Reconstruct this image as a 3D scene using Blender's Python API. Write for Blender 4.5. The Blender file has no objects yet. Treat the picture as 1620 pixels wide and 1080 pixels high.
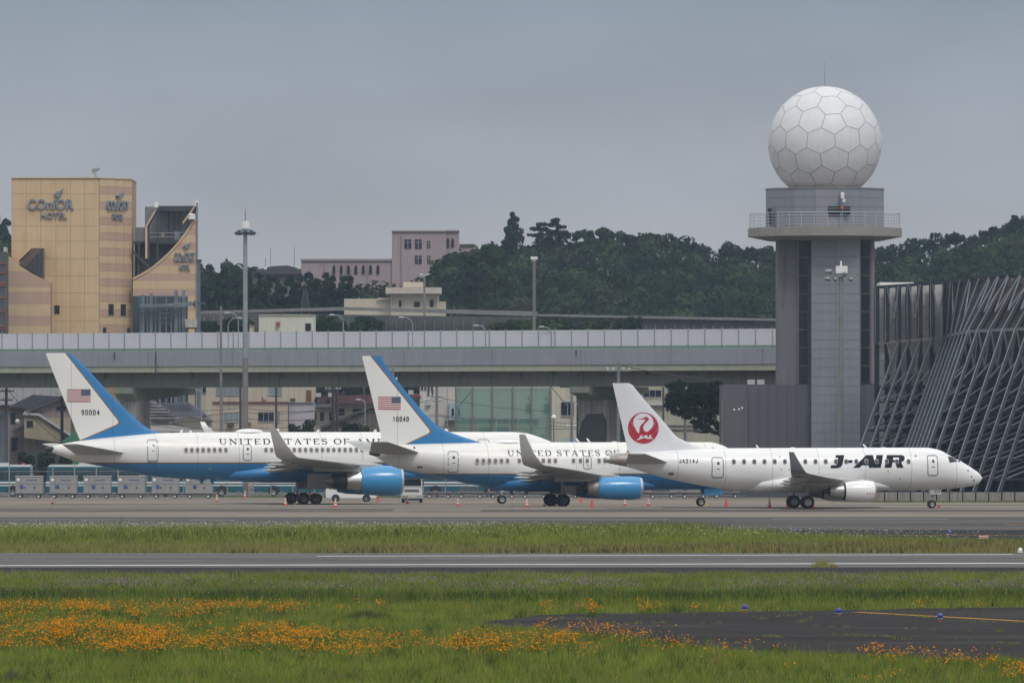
import bpy, bmesh, math, random
import numpy as np
from mathutils import Vector, Matrix

# ------------------------------------------------------------------ camera, sky, sun, exposure
F = 13045.0            # focal length in photo pixels (photo 1620 px wide)
CAMZ = 7.0             # eye height above the apron
HY = 661.5             # photo row of the horizon
scene = bpy.context.scene
C = scene.collection
cam_data = bpy.data.cameras.new('camera')
cam_data.sensor_width = 36.0
cam_data.lens = F / 1620.0 * 36.0
cam_data.shift_y = (HY - 540.0) / 1620.0
cam_data.clip_start = 1.0
cam_data.clip_end = 20000.0
cam = bpy.data.objects.new('camera', cam_data)
C.objects.link(cam)
cam.location = (0, 0, CAMZ)
cam.rotation_euler = (math.radians(90), 0, 0)
scene.camera = cam

SUN_EL, SUN_AZ = math.radians(52), math.radians(158)   # azimuth clockwise from +Y (view direction)
world = bpy.data.worlds.new('World')
scene.world = world
world.use_nodes = True
wn, wl = world.node_tree.nodes, world.node_tree.links
wn.clear()
w_out = wn.new('ShaderNodeOutputWorld')
w_bg = wn.new('ShaderNodeBackground')
w_bg.inputs['Strength'].default_value = 0.1
sky = wn.new('ShaderNodeTexSky')
sky.sky_type = 'NISHITA'
sky.sun_disc = False
sky.sun_elevation = SUN_EL
sky.sun_rotation = SUN_AZ
sky.air_density = 1.0
sky.dust_density = 3.0
w_tc = wn.new('ShaderNodeTexCoord')
w_sep = wn.new('ShaderNodeSeparateXYZ')
wl.new(w_tc.outputs['Generated'], w_sep.inputs[0])
# overcast deck: brighter towards the zenith, a little blue just above the horizon veil
w_ramp = wn.new('ShaderNodeValToRGB')
cr = w_ramp.color_ramp
cr.elements[0].position = 0.0;  cr.elements[0].color = (4.75, 4.72, 4.9, 1)
cr.elements[1].position = 1.0;  cr.elements[1].color = (13.6, 13.7, 13.8, 1)
for p, c in ((0.02, (4.35, 4.42, 4.7)), (0.036, (3.62, 3.95, 4.42)), (0.052, (2.85, 3.42, 4.1)), (0.12, (3.9, 4.2, 4.7)), (0.35, (7.0, 7.2, 7.5)), (0.7, (11.2, 11.3, 11.5))):
    e = cr.elements.new(p); e.color = c + (1,)
wl.new(w_sep.outputs['Z'], w_ramp.inputs['Fac'])
w_map = wn.new('ShaderNodeMapping')
w_map.inputs['Scale'].default_value = (16, 16, 42)
wl.new(w_tc.outputs['Generated'], w_map.inputs['Vector'])
w_noise = wn.new('ShaderNodeTexNoise')
w_noise.inputs['Scale'].default_value = 1.0
w_noise.inputs['Detail'].default_value = 3.0
w_noise.inputs['Roughness'].default_value = 0.5
wl.new(w_map.outputs['Vector'], w_noise.inputs['Vector'])
w_nr = wn.new('ShaderNodeMapRange')
w_nr.inputs['From Min'].default_value = 0.3
w_nr.inputs['From Max'].default_value = 0.7
w_nr.inputs['To Min'].default_value = 0.88
w_nr.inputs['To Max'].default_value = 1.09
wl.new(w_noise.outputs['Fac'], w_nr.inputs['Value'])
w_mul = wn.new('ShaderNodeMix'); w_mul.data_type = 'RGBA'; w_mul.blend_type = 'MULTIPLY'
w_mul.inputs['Factor'].default_value = 1.0
wl.new(w_ramp.outputs['Color'], w_mul.inputs['A'])
wl.new(w_nr.outputs['Result'], w_mul.inputs['B'])
w_mix = wn.new('ShaderNodeMix'); w_mix.data_type = 'RGBA'
w_mix.inputs['Factor'].default_value = 0.93       # cloud cover over the clear sky
wl.new(sky.outputs['Color'], w_mix.inputs['A'])
wl.new(w_mul.outputs['Result'], w_mix.inputs['B'])
wl.new(w_mix.outputs['Result'], w_bg.inputs['Color'])
wl.new(w_bg.outputs[0], w_out.inputs['Surface'])

sun_data = bpy.data.lights.new('sun', 'SUN')
sun_data.energy = 1.15
sun_data.angle = math.radians(14)
sun_data.color = (1.0, 0.96, 0.9)
sun = bpy.data.objects.new('sun', sun_data)
C.objects.link(sun)
sd = Vector((math.sin(SUN_AZ) * math.cos(SUN_EL), math.cos(SUN_AZ) * math.cos(SUN_EL), math.sin(SUN_EL)))
sun.rotation_euler = (-sd).to_track_quat('-Z', 'Y').to_euler()
sun.location = sd * 300

scene.view_settings.view_transform = 'Standard'
scene.view_settings.look = 'None'
scene.view_settings.gamma = 1.0
scene.view_settings.exposure = 0.0
scene.view_settings.use_curve_mapping = False
scene.render.engine = 'CYCLES'
scene.cycles.use_denoising = True
scene.cycles.max_bounces = 6
scene.cycles.diffuse_bounces = 3
scene.cycles.glossy_bounces = 3
scene.cycles.transparent_max_bounces = 12
scene.cycles.volume_bounces = 0
scene.cycles.volume_step_rate = 4.0

rng = random.Random(7)
nr = np.random.default_rng(11)

# ------------------------------------------------------------------ measuring
def X(px, d): return (px - 810.0) * d / F
def Z(py, d): return CAMZ - (py - HY) * d / F
GP = [(-1000, 0), (640, 0), (660, -.06), (690, -.36), (735, -.635), (815, -.9), (900, -1.0), (9000, -1.0)]
def zg(d): return float(np.interp(d, [a for a, b in GP], [b for a, b in GP]))
def gd(py):                                  # distance at which the ground shows at photo row py
    lo, hi = 150.0, 1500.0
    for _ in range(50):
        m = (lo + hi) / 2
        if HY + F * (CAMZ - zg(m)) / m > py: lo = m
        else: hi = m
    return lo
ORD = ['first', 'second', 'third', 'fourth', 'fifth', 'sixth', 'seventh', 'eighth', 'ninth', 'tenth', 'eleventh', 'twelfth', 'thirteenth', 'fourteenth', 'fifteenth', 'sixteenth']

# ------------------------------------------------------------------ mesh builder
class MB:
    def __init__(s): s.v = []; s.f = []; s.m = []
    def add(s, vs, fs, mi=0):
        o = len(s.v)
        s.v.extend(tuple(map(float, p)) for p in vs)
        for f in fs: s.f.append(tuple(i + o for i in f)); s.m.append(mi)
        return s
    def box(s, x0, x1, y0, y1, z0, z1, mi=0):
        v = [(x, y, z) for z in (z0, z1) for y in (y0, y1) for x in (x0, x1)]
        return s.add(v, [(0, 2, 3, 1), (4, 5, 7, 6), (0, 1, 5, 4), (2, 6, 7, 3), (0, 4, 6, 2), (1, 3, 7, 5)], mi)
    def beam(s, p, q, w, h, mi=0, up=(0, 0, 1)):           # rectangular bar from p to q
        p, q = Vector(p), Vector(q); d = (q - p).normalized(); u = Vector(up)
        if abs(d.dot(u)) > .98: u = Vector((0, 1, 0))
        a = d.cross(u).normalized() * (w / 2); b = a.cross(d).normalized() * (h / 2)
        v = [p - a - b, p + a - b, p + a + b, p - a + b, q - a - b, q + a - b, q + a + b, q - a + b]
        return s.add(v, [(3, 2, 1, 0), (4, 5, 6, 7), (0, 1, 5, 4), (1, 2, 6, 5), (2, 3, 7, 6), (3, 0, 4, 7)], mi)
    def tube(s, pts, rs, n=8, mi=0, cap=True):
        pts = [Vector(p) for p in pts]
        if not hasattr(rs, '__len__'): rs = [rs] * len(pts)
        rings = []
        for i, p in enumerate(pts):
            d = (pts[min(i + 1, len(pts) - 1)] - pts[max(i - 1, 0)]).normalized()
            u = Vector((0, 0, 1)) if abs(d.z) < .9 else Vector((0, 1, 0))
            a = d.cross(u).normalized(); b = a.cross(d).normalized()
            rings.append([p + (a * math.cos(t) + b * math.sin(t)) * rs[i] for t in [2 * math.pi * k / n for k in range(n)]])
        return s.loft(rings, mi, cap)
    def loft(s, rings, mi=0, cap=True):
        n = len(rings[0]); v = [p for r in rings for p in r]; f = []
        for i in range(len(rings) - 1):
            for k in range(n):
                a, b = i * n + k, i * n + (k + 1) % n
                f.append((a, b, b + n, a + n))
        if cap:
            f.append(tuple(range(n - 1, -1, -1))); o = (len(rings) - 1) * n; f.append(tuple(o + k for k in range(n)))
        return s.add(v, f, mi)
    def lathe(s, prof, origin=(0, 0, 0), axis='x', n=24, mi=0, cap=False, sy=1.0):   # prof: (along, radius)
        rings = []
        for a, r in prof:
            ring = []
            for k in range(n):
                t = 2 * math.pi * k / n; c, q = r * math.cos(t), r * math.sin(t) * sy
                p = {'x': (a, c, q), 'y': (c, a, q), 'z': (c, q, a)}[axis]
                ring.append((p[0] + origin[0], p[1] + origin[1], p[2] + origin[2]))
            rings.append(ring)
        return s.loft(rings, mi, cap)
    def prism(s, poly, a0, a1, axis='y', mi=0):            # poly in the two other axes, extruded
        def P(u, w, a): return {'y': (u, a, w), 'x': (a, u, w), 'z': (u, w, a)}[axis]
        n = len(poly); v = [P(u, w, a0) for u, w in poly] + [P(u, w, a1) for u, w in poly]
        f = [tuple(range(n)), tuple(range(2 * n - 1, n - 1, -1))] + [(k, k + n, (k + 1) % n + n, (k + 1) % n) for k in range(n)]
        return s.add(v, f, mi)
    def mesh(s, name, mats, smooth=False, fix=True):
        me = bpy.data.meshes.new(name)
        me.from_pydata(s.v, [], s.f)
        if not isinstance(mats, (list, tuple)): mats = [mats]
        for m in mats: me.materials.append(m)
        if len(mats) > 1: me.polygons.foreach_set('material_index', s.m)
        if fix:
            bm = bmesh.new(); bm.from_mesh(me); bmesh.ops.recalc_face_normals(bm, faces=bm.faces); bm.to_mesh(me); bm.free()
        if smooth:
            me.polygons.foreach_set('use_smooth', [True] * len(me.polygons))
            if smooth is not True:
                me.set_sharp_from_angle(angle=math.radians(smooth))
        me.update()
        return me
    def build(s, name, mats, parent=None, smooth=False, fix=True, loc=None):
        return obj(name, s.mesh(name, mats, smooth, fix), parent, loc)

def obj(name, me, parent=None, loc=None, rotz=0):
    o = bpy.data.objects.new(name, me); C.objects.link(o)
    if parent is not None: o.parent = parent
    if loc is not None: o.location = loc
    if rotz: o.rotation_euler = (0, 0, rotz)
    return o
def tag(o, label, cat, group=None):
    o['label'] = label; o['category'] = cat
    if group: o['group'] = group
    return o
def thing(name, label, cat, loc=(0, 0, 0), rotz=0, group=None):
    o = bpy.data.objects.new(name, None); C.objects.link(o)
    o.empty_display_size = .3
    o.location = loc; o.rotation_euler = (0, 0, rotz)
    return tag(o, label, cat, group)
def struct(o): o['kind'] = 'structure'; return o
def stuff(o): o['kind'] = 'stuff'; return o
def copy_tree(o, parent=None):
    c = o.copy(); C.objects.link(c); c.parent = parent
    for ch in KIDS(o): copy_tree(ch, c)
    return c
def KIDS(o): return [c for c in list(C.objects) if c.parent == o]
def rawmesh(name, V, Fq, mats, mi=None, smooth=False):     # numpy arrays, one polygon size
    me = bpy.data.meshes.new(name)
    n, k = Fq.shape
    me.vertices.add(len(V)); me.vertices.foreach_set('co', np.asarray(V, dtype=np.float32).ravel())
    me.loops.add(n * k); me.loops.foreach_set('vertex_index', np.asarray(Fq, dtype=np.int32).ravel())
    me.polygons.add(n)
    me.polygons.foreach_set('loop_start', np.arange(0, n * k, k, dtype=np.int32))
    for m in mats: me.materials.append(m)
    if mi is not None: me.polygons.foreach_set('material_index', np.asarray(mi, dtype=np.int32))
    if smooth: me.polygons.foreach_set('use_smooth', np.ones(n, dtype=bool))
    me.update(calc_edges=True)
    return me

# ------------------------------------------------------------------ materials
def srgb(r, g, b):
    f = lambda c: c / 12.92 if c <= .04045 else ((c + .055) / 1.055) ** 2.4
    return (f(r / 255), f(g / 255), f(b / 255), 1)
_M = {}
def mat(name, col, rough=.6, var=.08, scale=1.0, metal=0., bump=0., streak=0., spec=.5, coat=0., dirt=None, dirt_amt=.0, dirt_scale=.3):
    """plain paint / concrete / steel: base colour with noise mottling, optional downward streaks and blotchy dirt"""
    if name in _M: return _M[name]
    m = bpy.data.materials.new(name); m.use_nodes = True; nt = m.node_tree; N, L = nt.nodes, nt.links
    b = N['Principled BSDF']
    c = col if len(col) == 4 else tuple(col) + (1,)
    b.inputs['Roughness'].default_value = rough; b.inputs['Metallic'].default_value = metal
    b.inputs['Specular IOR Level'].default_value = spec
    if coat: b.inputs['Coat Weight'].default_value = coat
    tc = N.new('ShaderNodeTexCoord')
    last = None
    def noise(sc, detail=4, vec=None):
        n = N.new('ShaderNodeTexNoise'); n.inputs['Scale'].default_value = sc; n.inputs['Detail'].default_value = detail
        L.new(vec or tc.outputs['Object'], n.inputs['Vector']); return n
    if var > 0:
        n1 = noise(scale); mr = N.new('ShaderNodeMapRange')
        mr.inputs['From Min'].default_value = .3; mr.inputs['From Max'].default_value = .7
        mr.inputs['To Min'].default_value = 1 - var; mr.inputs['To Max'].default_value = 1 + var
        L.new(n1.outputs['Fac'], mr.inputs['Value'])
        mx = N.new('ShaderNodeMix'); mx.data_type = 'RGBA'; mx.blend_type = 'MULTIPLY'; mx.inputs['Factor'].default_value = 1
        mx.inputs['A'].default_value = c; L.new(mr.outputs['Result'], mx.inputs['B']); last = mx.outputs['Result']
    if streak > 0:
        mp = N.new('ShaderNodeMapping'); mp.inputs['Scale'].default_value = (3.0, 3.0, .12); L.new(tc.outputs['Object'], mp.inputs['Vector'])
        n2 = noise(1.0, 5, mp.outputs['Vector']); r2 = N.new('ShaderNodeMapRange')
        r2.inputs['From Min'].default_value = .45; r2.inputs['From Max'].default_value = .75
        r2.inputs['To Min'].default_value = 1; r2.inputs['To Max'].default_value = 1 - streak
        L.new(n2.outputs['Fac'], r2.inputs['Value'])
        m2 = N.new('ShaderNodeMix'); m2.data_type = 'RGBA'; m2.blend_type = 'MULTIPLY'; m2.inputs['Factor'].default_value = 1
        if last: L.new(last, m2.inputs['A'])
        else: m2.inputs['A'].default_value = c
        L.new(r2.outputs['Result'], m2.inputs['B']); last = m2.outputs['Result']
    if dirt is not None:
        n3 = noise(dirt_scale, 6); r3 = N.new('ShaderNodeMapRange')
        r3.inputs['From Min'].default_value = .48; r3.inputs['From Max'].default_value = .72
        r3.inputs['To Min'].default_value = 0; r3.inputs['To Max'].default_value = dirt_amt
        L.new(n3.outputs['Fac'], r3.inputs['Value'])
        m3 = N.new('ShaderNodeMix'); m3.data_type = 'RGBA'
        L.new(r3.outputs['Result'], m3.inputs['Factor'])
        if last: L.new(last, m3.inputs['A'])
        else: m3.inputs['A'].default_value = c
        m3.inputs['B'].default_value = dirt; last = m3.outputs['Result']
    if last: L.new(last, b.inputs['Base Color'])
    else: b.inputs['Base Color'].default_value = c
    if bump:
        n4 = noise(scale * 6, 5); bp = N.new('ShaderNodeBump'); bp.inputs['Strength'].default_value = bump
        L.new(n4.outputs['Fac'], bp.inputs['Height']); L.new(bp.outputs['Normal'], b.inputs['Normal'])
    _M[name] = m
    return m
def leafmat(name, col, trans=.35, var=.3, scale=.4):
    m = bpy.data.materials.new(name); m.use_nodes = True; nt = m.node_tree; N, L = nt.nodes, nt.links
    b = N['Principled BSDF']; out = N['Material Output']
    b.inputs['Roughness'].default_value = .6; b.inputs['Specular IOR Level'].default_value = .03
    tc = N.new('ShaderNodeTexCoord'); n1 = N.new('ShaderNodeTexNoise'); n1.inputs['Scale'].default_value = scale; n1.inputs['Detail'].default_value = 5
    L.new(tc.outputs['Object'], n1.inputs['Vector'])
    mr = N.new('ShaderNodeMapRange'); mr.inputs['From Min'].default_value = .3; mr.inputs['From Max'].default_value = .7
    mr.inputs['To Min'].default_value = 1 - var; mr.inputs['To Max'].default_value = 1 + var; L.new(n1.outputs['Fac'], mr.inputs['Value'])
    mx = N.new('ShaderNodeMix'); mx.data_type = 'RGBA'; mx.blend_type = 'MULTIPLY'; mx.inputs['Factor'].default_value = 1
    mx.inputs['A'].default_value = tuple(col) + (1,); L.new(mr.outputs['Result'], mx.inputs['B'])
    L.new(mx.outputs['Result'], b.inputs['Base Color'])
    t = N.new('ShaderNodeBsdfTranslucent'); L.new(mx.outputs['Result'], t.inputs['Color'])
    ms = N.new('ShaderNodeMixShader'); ms.inputs[0].default_value = trans
    L.new(b.outputs[0], ms.inputs[1]); L.new(t.outputs[0], ms.inputs[2]); L.new(ms.outputs[0], out.inputs['Surface'])
    return m
glass_dark = mat('dark_window_glass', (.014, .02, .03), .2, 0, spec=.3)
glass_pale = mat('pale_curtained_glass', (.22, .26, .28), .2, .15, .8)
steel_galv = mat('galvanised_steel', (.26, .29, .31), .5, .1, 1.5, streak=.25)
steel_dark = mat('dark_painted_steel', (.075, .09, .11), .55, .12, .8, streak=.2)
rubber = mat('tyre_rubber', (.018, .018, .02), .8, .1, 3)
hub_grey = mat('wheel_hub_grey', (.3, .3, .3), .45, .08, 4, metal=.3)
chrome = mat('polished_metal', (.75, .74, .72), .22, .05, 1, metal=1.)
black = mat('matt_black', (.015, .015, .017), .7, .05, 2)
white_paint = mat('white_paint', (.78, .78, .77), .4, .03, .5)
red_paint = mat('red_paint', (.5, .035, .03), .5, .05, 2)

# ------------------------------------------------------------------ lettering
def text_mesh(txt, size, bold=0., shear=0., spacing=1.0):
    cu = bpy.data.curves.new('txt', 'FONT'); cu.body = txt; cu.size = size; cu.offset = bold; cu.shear = shear; cu.space_character = spacing
    o = bpy.data.objects.new('txt', cu); C.objects.link(o)
    bpy.context.view_layer.update()
    dg = bpy.context.evaluated_depsgraph_get()
    me = bpy.data.meshes.new_from_object(o.evaluated_get(dg))
    v = [tuple(p.co) for p in me.vertices]; f = [tuple(p.vertices) for p in me.polygons]
    bpy.data.meshes.remove(me); bpy.data.objects.remove(o); bpy.data.curves.remove(cu)
    return v, f
def fit_text(txt, x0, x1, z0, z1, **kw):
    """text scaled to fill a rectangle; returns 2D verts, faces"""
    v, f = text_mesh(txt, 1.0, **kw)
    a = np.array(v)[:, :2]; lo, hi = a.min(0), a.max(0)
    a = (a - lo) / (hi - lo)
    return [(x0 + p[0] * (x1 - x0), z0 + p[1] * (z1 - z0)) for p in a], f
# a small roman face with thick stems, thin hairlines and serifs (unit height, own widths)
def _stroke(out, p, q, w):
    d = (q[0] - p[0], q[1] - p[1]); l = math.hypot(*d) or 1; n = (-d[1] / l * w / 2, d[0] / l * w / 2)
    out.append([(p[0] + n[0], p[1] + n[1]), (p[0] - n[0], p[1] - n[1]), (q[0] - n[0], q[1] - n[1]), (q[0] + n[0], q[1] + n[1])])
def roman(txt, height, space=.3, word=.62):
    T, H = .17, .075; polys = []; x = 0.0
    def stem(a, z0=0, z1=1, t=T): polys.append([(x + a - t / 2, z0), (x + a + t / 2, z0), (x + a + t / 2, z1), (x + a - t / 2, z1)])
    def ser(a, z, w=.36): polys.append([(x + a - w / 2, z), (x + a + w / 2, z), (x + a + w / 2, z + H), (x + a - w / 2, z + H)])
    def hair(p, q, w=H): _stroke(polys, (x + p[0], p[1]), (x + q[0], q[1]), w)
    def arc(cx, cz, rx, rz, a0, a1, w0, w1, n=14):
        pr = None
        for i in range(n + 1):
            t = i / n; a = math.radians(a0 + (a1 - a0) * t); k = abs(math.cos(a)); w = w0 + (w1 - w0) * k
            p = ((cx + x + (rx - w / 2) * math.cos(a), cz + (rz - w / 2) * math.sin(a)), (cx + x + (rx + w / 2) * math.cos(a), cz + (rz + w / 2) * math.sin(a)))
            if pr: polys.append([pr[0], pr[1], p[1], p[0]])
            pr = p
    letters = []
    for ch in txt:
        if ch == ' ': x += word; continue
        if ch == 'U':
            stem(.2, .3, 1); ser(.2, 1 - H, .4); stem(.85, .3, 1, H); ser(.85, 1 - H, .34); arc(.525, .32, .325, .32, 180, 360, H, T * .7); w = 1.05
        elif ch == 'N':
            stem(.2, 0, 1, H); ser(.2, 0); ser(.2, 1 - H); stem(.95, 0, 1, H); ser(.95, 1 - H); hair((.22, .97), (.93, .03), T); w = 1.15
        elif ch == 'I': stem(.2); ser(.2, 0, .42); ser(.2, 1 - H, .42); w = .42
        elif ch == 'T': stem(.5); ser(.5, 0, .42); ser(.5, 1 - H, 1.0); hair((.04, 1), (.04, .74)); hair((.96, 1), (.96, .74)); w = 1.0
        elif ch == 'E': stem(.2); ser(.45, 0, .8); ser(.45, 1 - H, .8); ser(.4, .48, .5); hair((.82, .28), (.82, 0)); hair((.8, 1), (.8, .76)); w = .9
        elif ch == 'F': stem(.2); ser(.2, 0, .44); ser(.45, 1 - H, .8); ser(.4, .48, .5); hair((.8, 1), (.8, .74)); w = .85
        elif ch == 'D': stem(.2); ser(.3, 0, .5); ser(.3, 1 - H, .5); arc(.45, .5, .5, .47, -90, 90, H, T); w = 1.02
        elif ch == 'O': arc(.5, .5, .46, .47, 0, 360, H, T, 24); w = 1.0
        elif ch == 'C': arc(.5, .5, .46, .47, 45, 315, H, T, 20); hair((.84, .98), (.84, .7)); w = .95
        elif ch == 'S':
            arc(.36, .735, .3, .235, 30, 235, H, T * .8); arc(.38, .265, .32, .235, 55, -150, H, T * .8); hair((.2, .57), (.56, .44), T)
            hair((.64, .97), (.64, .72)); hair((.07, .28), (.07, .02)); w = .76
        elif ch == 'A': hair((.5, .98), (.14, .03)); hair((.5, .98), (.92, .03), T); ser(.14, 0, .3); ser(.9, 0, .4); ser(.46, .3, .46); w = 1.05
        elif ch == 'M':
            stem(.18, 0, 1, H); ser(.18, 0, .34); ser(.12, 1 - H, .26); hair((.2, .97), (.62, .04), T); hair((.62, .04), (1.04, .97)); stem(1.08, 0, 1, T); ser(1.08, 0, .4); ser(1.12, 1 - H, .28); w = 1.3
        elif ch == 'R': stem(.2); ser(.2, 0, .42); ser(.3, 1 - H, .5); arc(.45, .745, .38, .225, -90, 90, H, T * .9); ser(.35, .48, .4); hair((.5, .5), (.92, .02), T); ser(.94, 0, .24); w = 1.05
        x += w + space
        v, f = [], []
        for p in polys:
            o = len(v); v += [(a * height, b * height) for a, b in p]; f.append(tuple(range(o, o + len(p))))
        letters.append((v, f)); polys.clear()
    return letters, (x - space) * height

_SANS = {'0': [[(.25, 0), (.75, 0), (1, .2), (1, .8), (.75, 1), (.25, 1), (0, .8), (0, .2), (.25, 0)]], '1': [[(.55, 0), (.55, 1), (.25, .82)]], '2': [[(0, .8), (.2, 1), (.8, 1), (1, .8), (1, .6), (0, 0), (1, 0)]],
         '4': [[(.75, 0), (.75, 1), (0, .3), (1, .3)]], '9': [[(.1, 0), (.7, 0), (1, .25), (1, .8), (.8, 1), (.2, 1), (0, .8), (0, .62), (.2, .45), (1, .45)]], 'J': [[(0, .25), (.2, 0), (.7, 0), (.9, .2), (.9, 1)]], 'A': [[(0, 0), (.5, 1), (1, 0)], [(.2, .33), (.8, .33)]]}
def sans(txt, x0, x1, z0, z1, w):
    """plain stroke numerals and capitals filling a rectangle; one (verts, faces) per character"""
    n = len(txt); adv = (x1 - x0) / (n - .3); cw = adv * .7; out = []
    for i, ch in enumerate(txt):
        polys = []
        for pl in _SANS[ch]:
            P = [(x0 + i * adv + w / 2 + a * (cw - w), z0 + w / 2 + b * (z1 - z0 - w)) for a, b in pl]
            for p, q in zip(P, P[1:]):
                l = math.hypot(q[0] - p[0], q[1] - p[1]) or 1; e = ((q[0] - p[0]) / l * w * .3, (q[1] - p[1]) / l * w * .3)
                _stroke(polys, (p[0] - e[0], p[1] - e[1]), (q[0] + e[0], q[1] + e[1]), w)
        v, f = [], []
        for p in polys: f.append(tuple(range(len(v), len(v) + 4))); v += p
        out.append((v, f))
    return out
# ------------------------------------------------------------------ ground, runway, apron
def sheet(name, x0, x1, y0, y1, lift, m, nx=1, extra=()):
    ys = sorted(set([y0, y1] + [a for a, _ in GP if y0 < a < y1] + [e for e in extra if y0 < e < y1]))
    mb = MB(); xs = [x0 + (x1 - x0) * i / nx for i in range(nx + 1)]
    v = [(x, y, zg(y) + lift) for y in ys for x in xs]; n = nx + 1
    mb.add(v, [(j * n + i, j * n + i + 1, (j + 1) * n + i + 1, (j + 1) * n + i) for j in range(len(ys) - 1) for i in range(nx)])
    return struct(mb.build(name, m, fix=False))
def groundmat(name, stops, scale, rough=.9, scale2=None, amt2=.25, stretch=(1, 1, 1), bump=.2, joints=None):
    m = bpy.data.materials.new(name); m.use_nodes = True; N, L = m.node_tree.nodes, m.node_tree.links; b = N['Principled BSDF']
    tc = N.new('ShaderNodeTexCoord'); mp = N.new('ShaderNodeMapping'); mp.inputs['Scale'].default_value = stretch; L.new(tc.outputs['Object'], mp.inputs['Vector'])
    n = N.new('ShaderNodeTexNoise'); n.inputs['Scale'].default_value = scale; n.inputs['Detail'].default_value = 8; n.inputs['Roughness'].default_value = .62; L.new(mp.outputs['Vector'], n.inputs['Vector'])
    r = N.new('ShaderNodeValToRGB'); r.color_ramp.elements[0].position = .3; r.color_ramp.elements[1].position = .72
    r.color_ramp.elements[0].color = stops[0] + (1,); r.color_ramp.elements[1].color = stops[-1] + (1,)
    for i, s_ in enumerate(stops[1:-1]):
        e = r.color_ramp.elements.new(.3 + .42 * (i + 1) / (len(stops) - 1)); e.color = s_ + (1,)
    L.new(n.outputs['Fac'], r.inputs['Fac']); last = r.outputs['Color']
    if scale2:
        n2 = N.new('ShaderNodeTexNoise'); n2.inputs['Scale'].default_value = scale2; n2.inputs['Detail'].default_value = 6; L.new(mp.outputs['Vector'], n2.inputs['Vector'])
        q = N.new('ShaderNodeMapRange'); q.inputs['From Min'].default_value = .3; q.inputs['From Max'].default_value = .7; q.inputs['To Min'].default_value = 1 - amt2; q.inputs['To Max'].default_value = 1 + amt2; L.new(n2.outputs['Fac'], q.inputs['Value'])
        x = N.new('ShaderNodeMix'); x.data_type = 'RGBA'; x.blend_type = 'MULTIPLY'; x.inputs['Factor'].default_value = 1; L.new(last, x.inputs['A']); L.new(q.outputs['Result'], x.inputs['B']); last = x.outputs['Result']
    if joints:
        bt = N.new('ShaderNodeTexBrick'); bt.offset = 0; bt.inputs['Scale'].default_value = 1; bt.inputs['Brick Width'].default_value = joints[0]; bt.inputs['Row Height'].default_value = joints[1]
        bt.inputs['Mortar Size'].default_value = joints[2]; bt.inputs['Color1'].default_value = (1, 1, 1, 1); bt.inputs['Color2'].default_value = (.86, .87, .88, 1); bt.inputs['Mortar'].default_value = joints[3] + (1,)
        L.new(tc.outputs['Object'], bt.inputs['Vector'])
        x = N.new('ShaderNodeMix'); x.data_type = 'RGBA'; x.blend_type = 'MULTIPLY'; x.inputs['Factor'].default_value = 1; L.new(last, x.inputs['A']); L.new(bt.outputs['Color'], x.inputs['B']); last = x.outputs['Result']
    L.new(last, b.inputs['Base Color']); b.inputs['Roughness'].default_value = rough; b.inputs['Specular IOR Level'].default_value = .06
    return m
soil = groundmat('meadow_soil', [(.045, .06, .018), (.06, .085, .022), (.085, .10, .03)], .12, scale2=1.3)
town_soil = groundmat('town_ground', [(.12, .12, .11), (.17, .165, .15)], .1)
asphalt_run = groundmat('runway_asphalt', [(.09, .089, .088), (.122, .12, .117), (.155, .152, .147)], .35, scale2=1.5, amt2=.25, stretch=(.06, 1, 1))
asphalt_dark = groundmat('shoulder_asphalt', [(.018, .018, .021), (.028, .028, .031), (.042, .041, .041)], .5, scale2=4, amt2=.2, stretch=(.4, 1, 1))
asphalt_old = groundmat('old_taxiway_asphalt', [(.018, .0165, .0165), (.03, .0275, .027), (.055, .05, .047)], .22, scale2=1.7, amt2=.3, stretch=(.35, 1, 1))
apron_con = groundmat('apron_concrete', [(.115, .098, .082), (.18, .158, .132), (.27, .245, .21)], .035, scale2=.25, amt2=.3, stretch=(.16, 1, 1), joints=(7.5, 7.5, .035, (.72, .66, .6)))
apron_dark = groundmat('apron_asphalt', [(.065, .06, .057), (.09, .085, .08), (.145, .135, .125)], .05, scale2=.4, amt2=.34, stretch=(.12, 1, 1), joints=(15, 9, .03, (.75, .73, .7)))
asphalt_tyre = groundmat('rubbered_asphalt', [(.05, .05, .05), (.075, .074, .073), (.1, .099, .097)], .5, scale2=2, amt2=.25, stretch=(.05, 1, 1))
line_white = groundmat('runway_paint', [(.45, .45, .44), (.68, .68, .67), (.76, .76, .75)], .8, scale2=5, amt2=.12)
line_worn = groundmat('worn_white_paint', [(.22, .215, .2), (.34, .33, .31), (.42, .41, .39)], .8)
line_yellow = groundmat('taxiway_yellow_paint', [(.32, .15, .03), (.42, .22, .05), (.5, .28, .08)], .8)
line_rust = groundmat('rust_sealant', [(.24, .15, .09), (.33, .2, .11), (.36, .22, .13)], .5)

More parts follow.
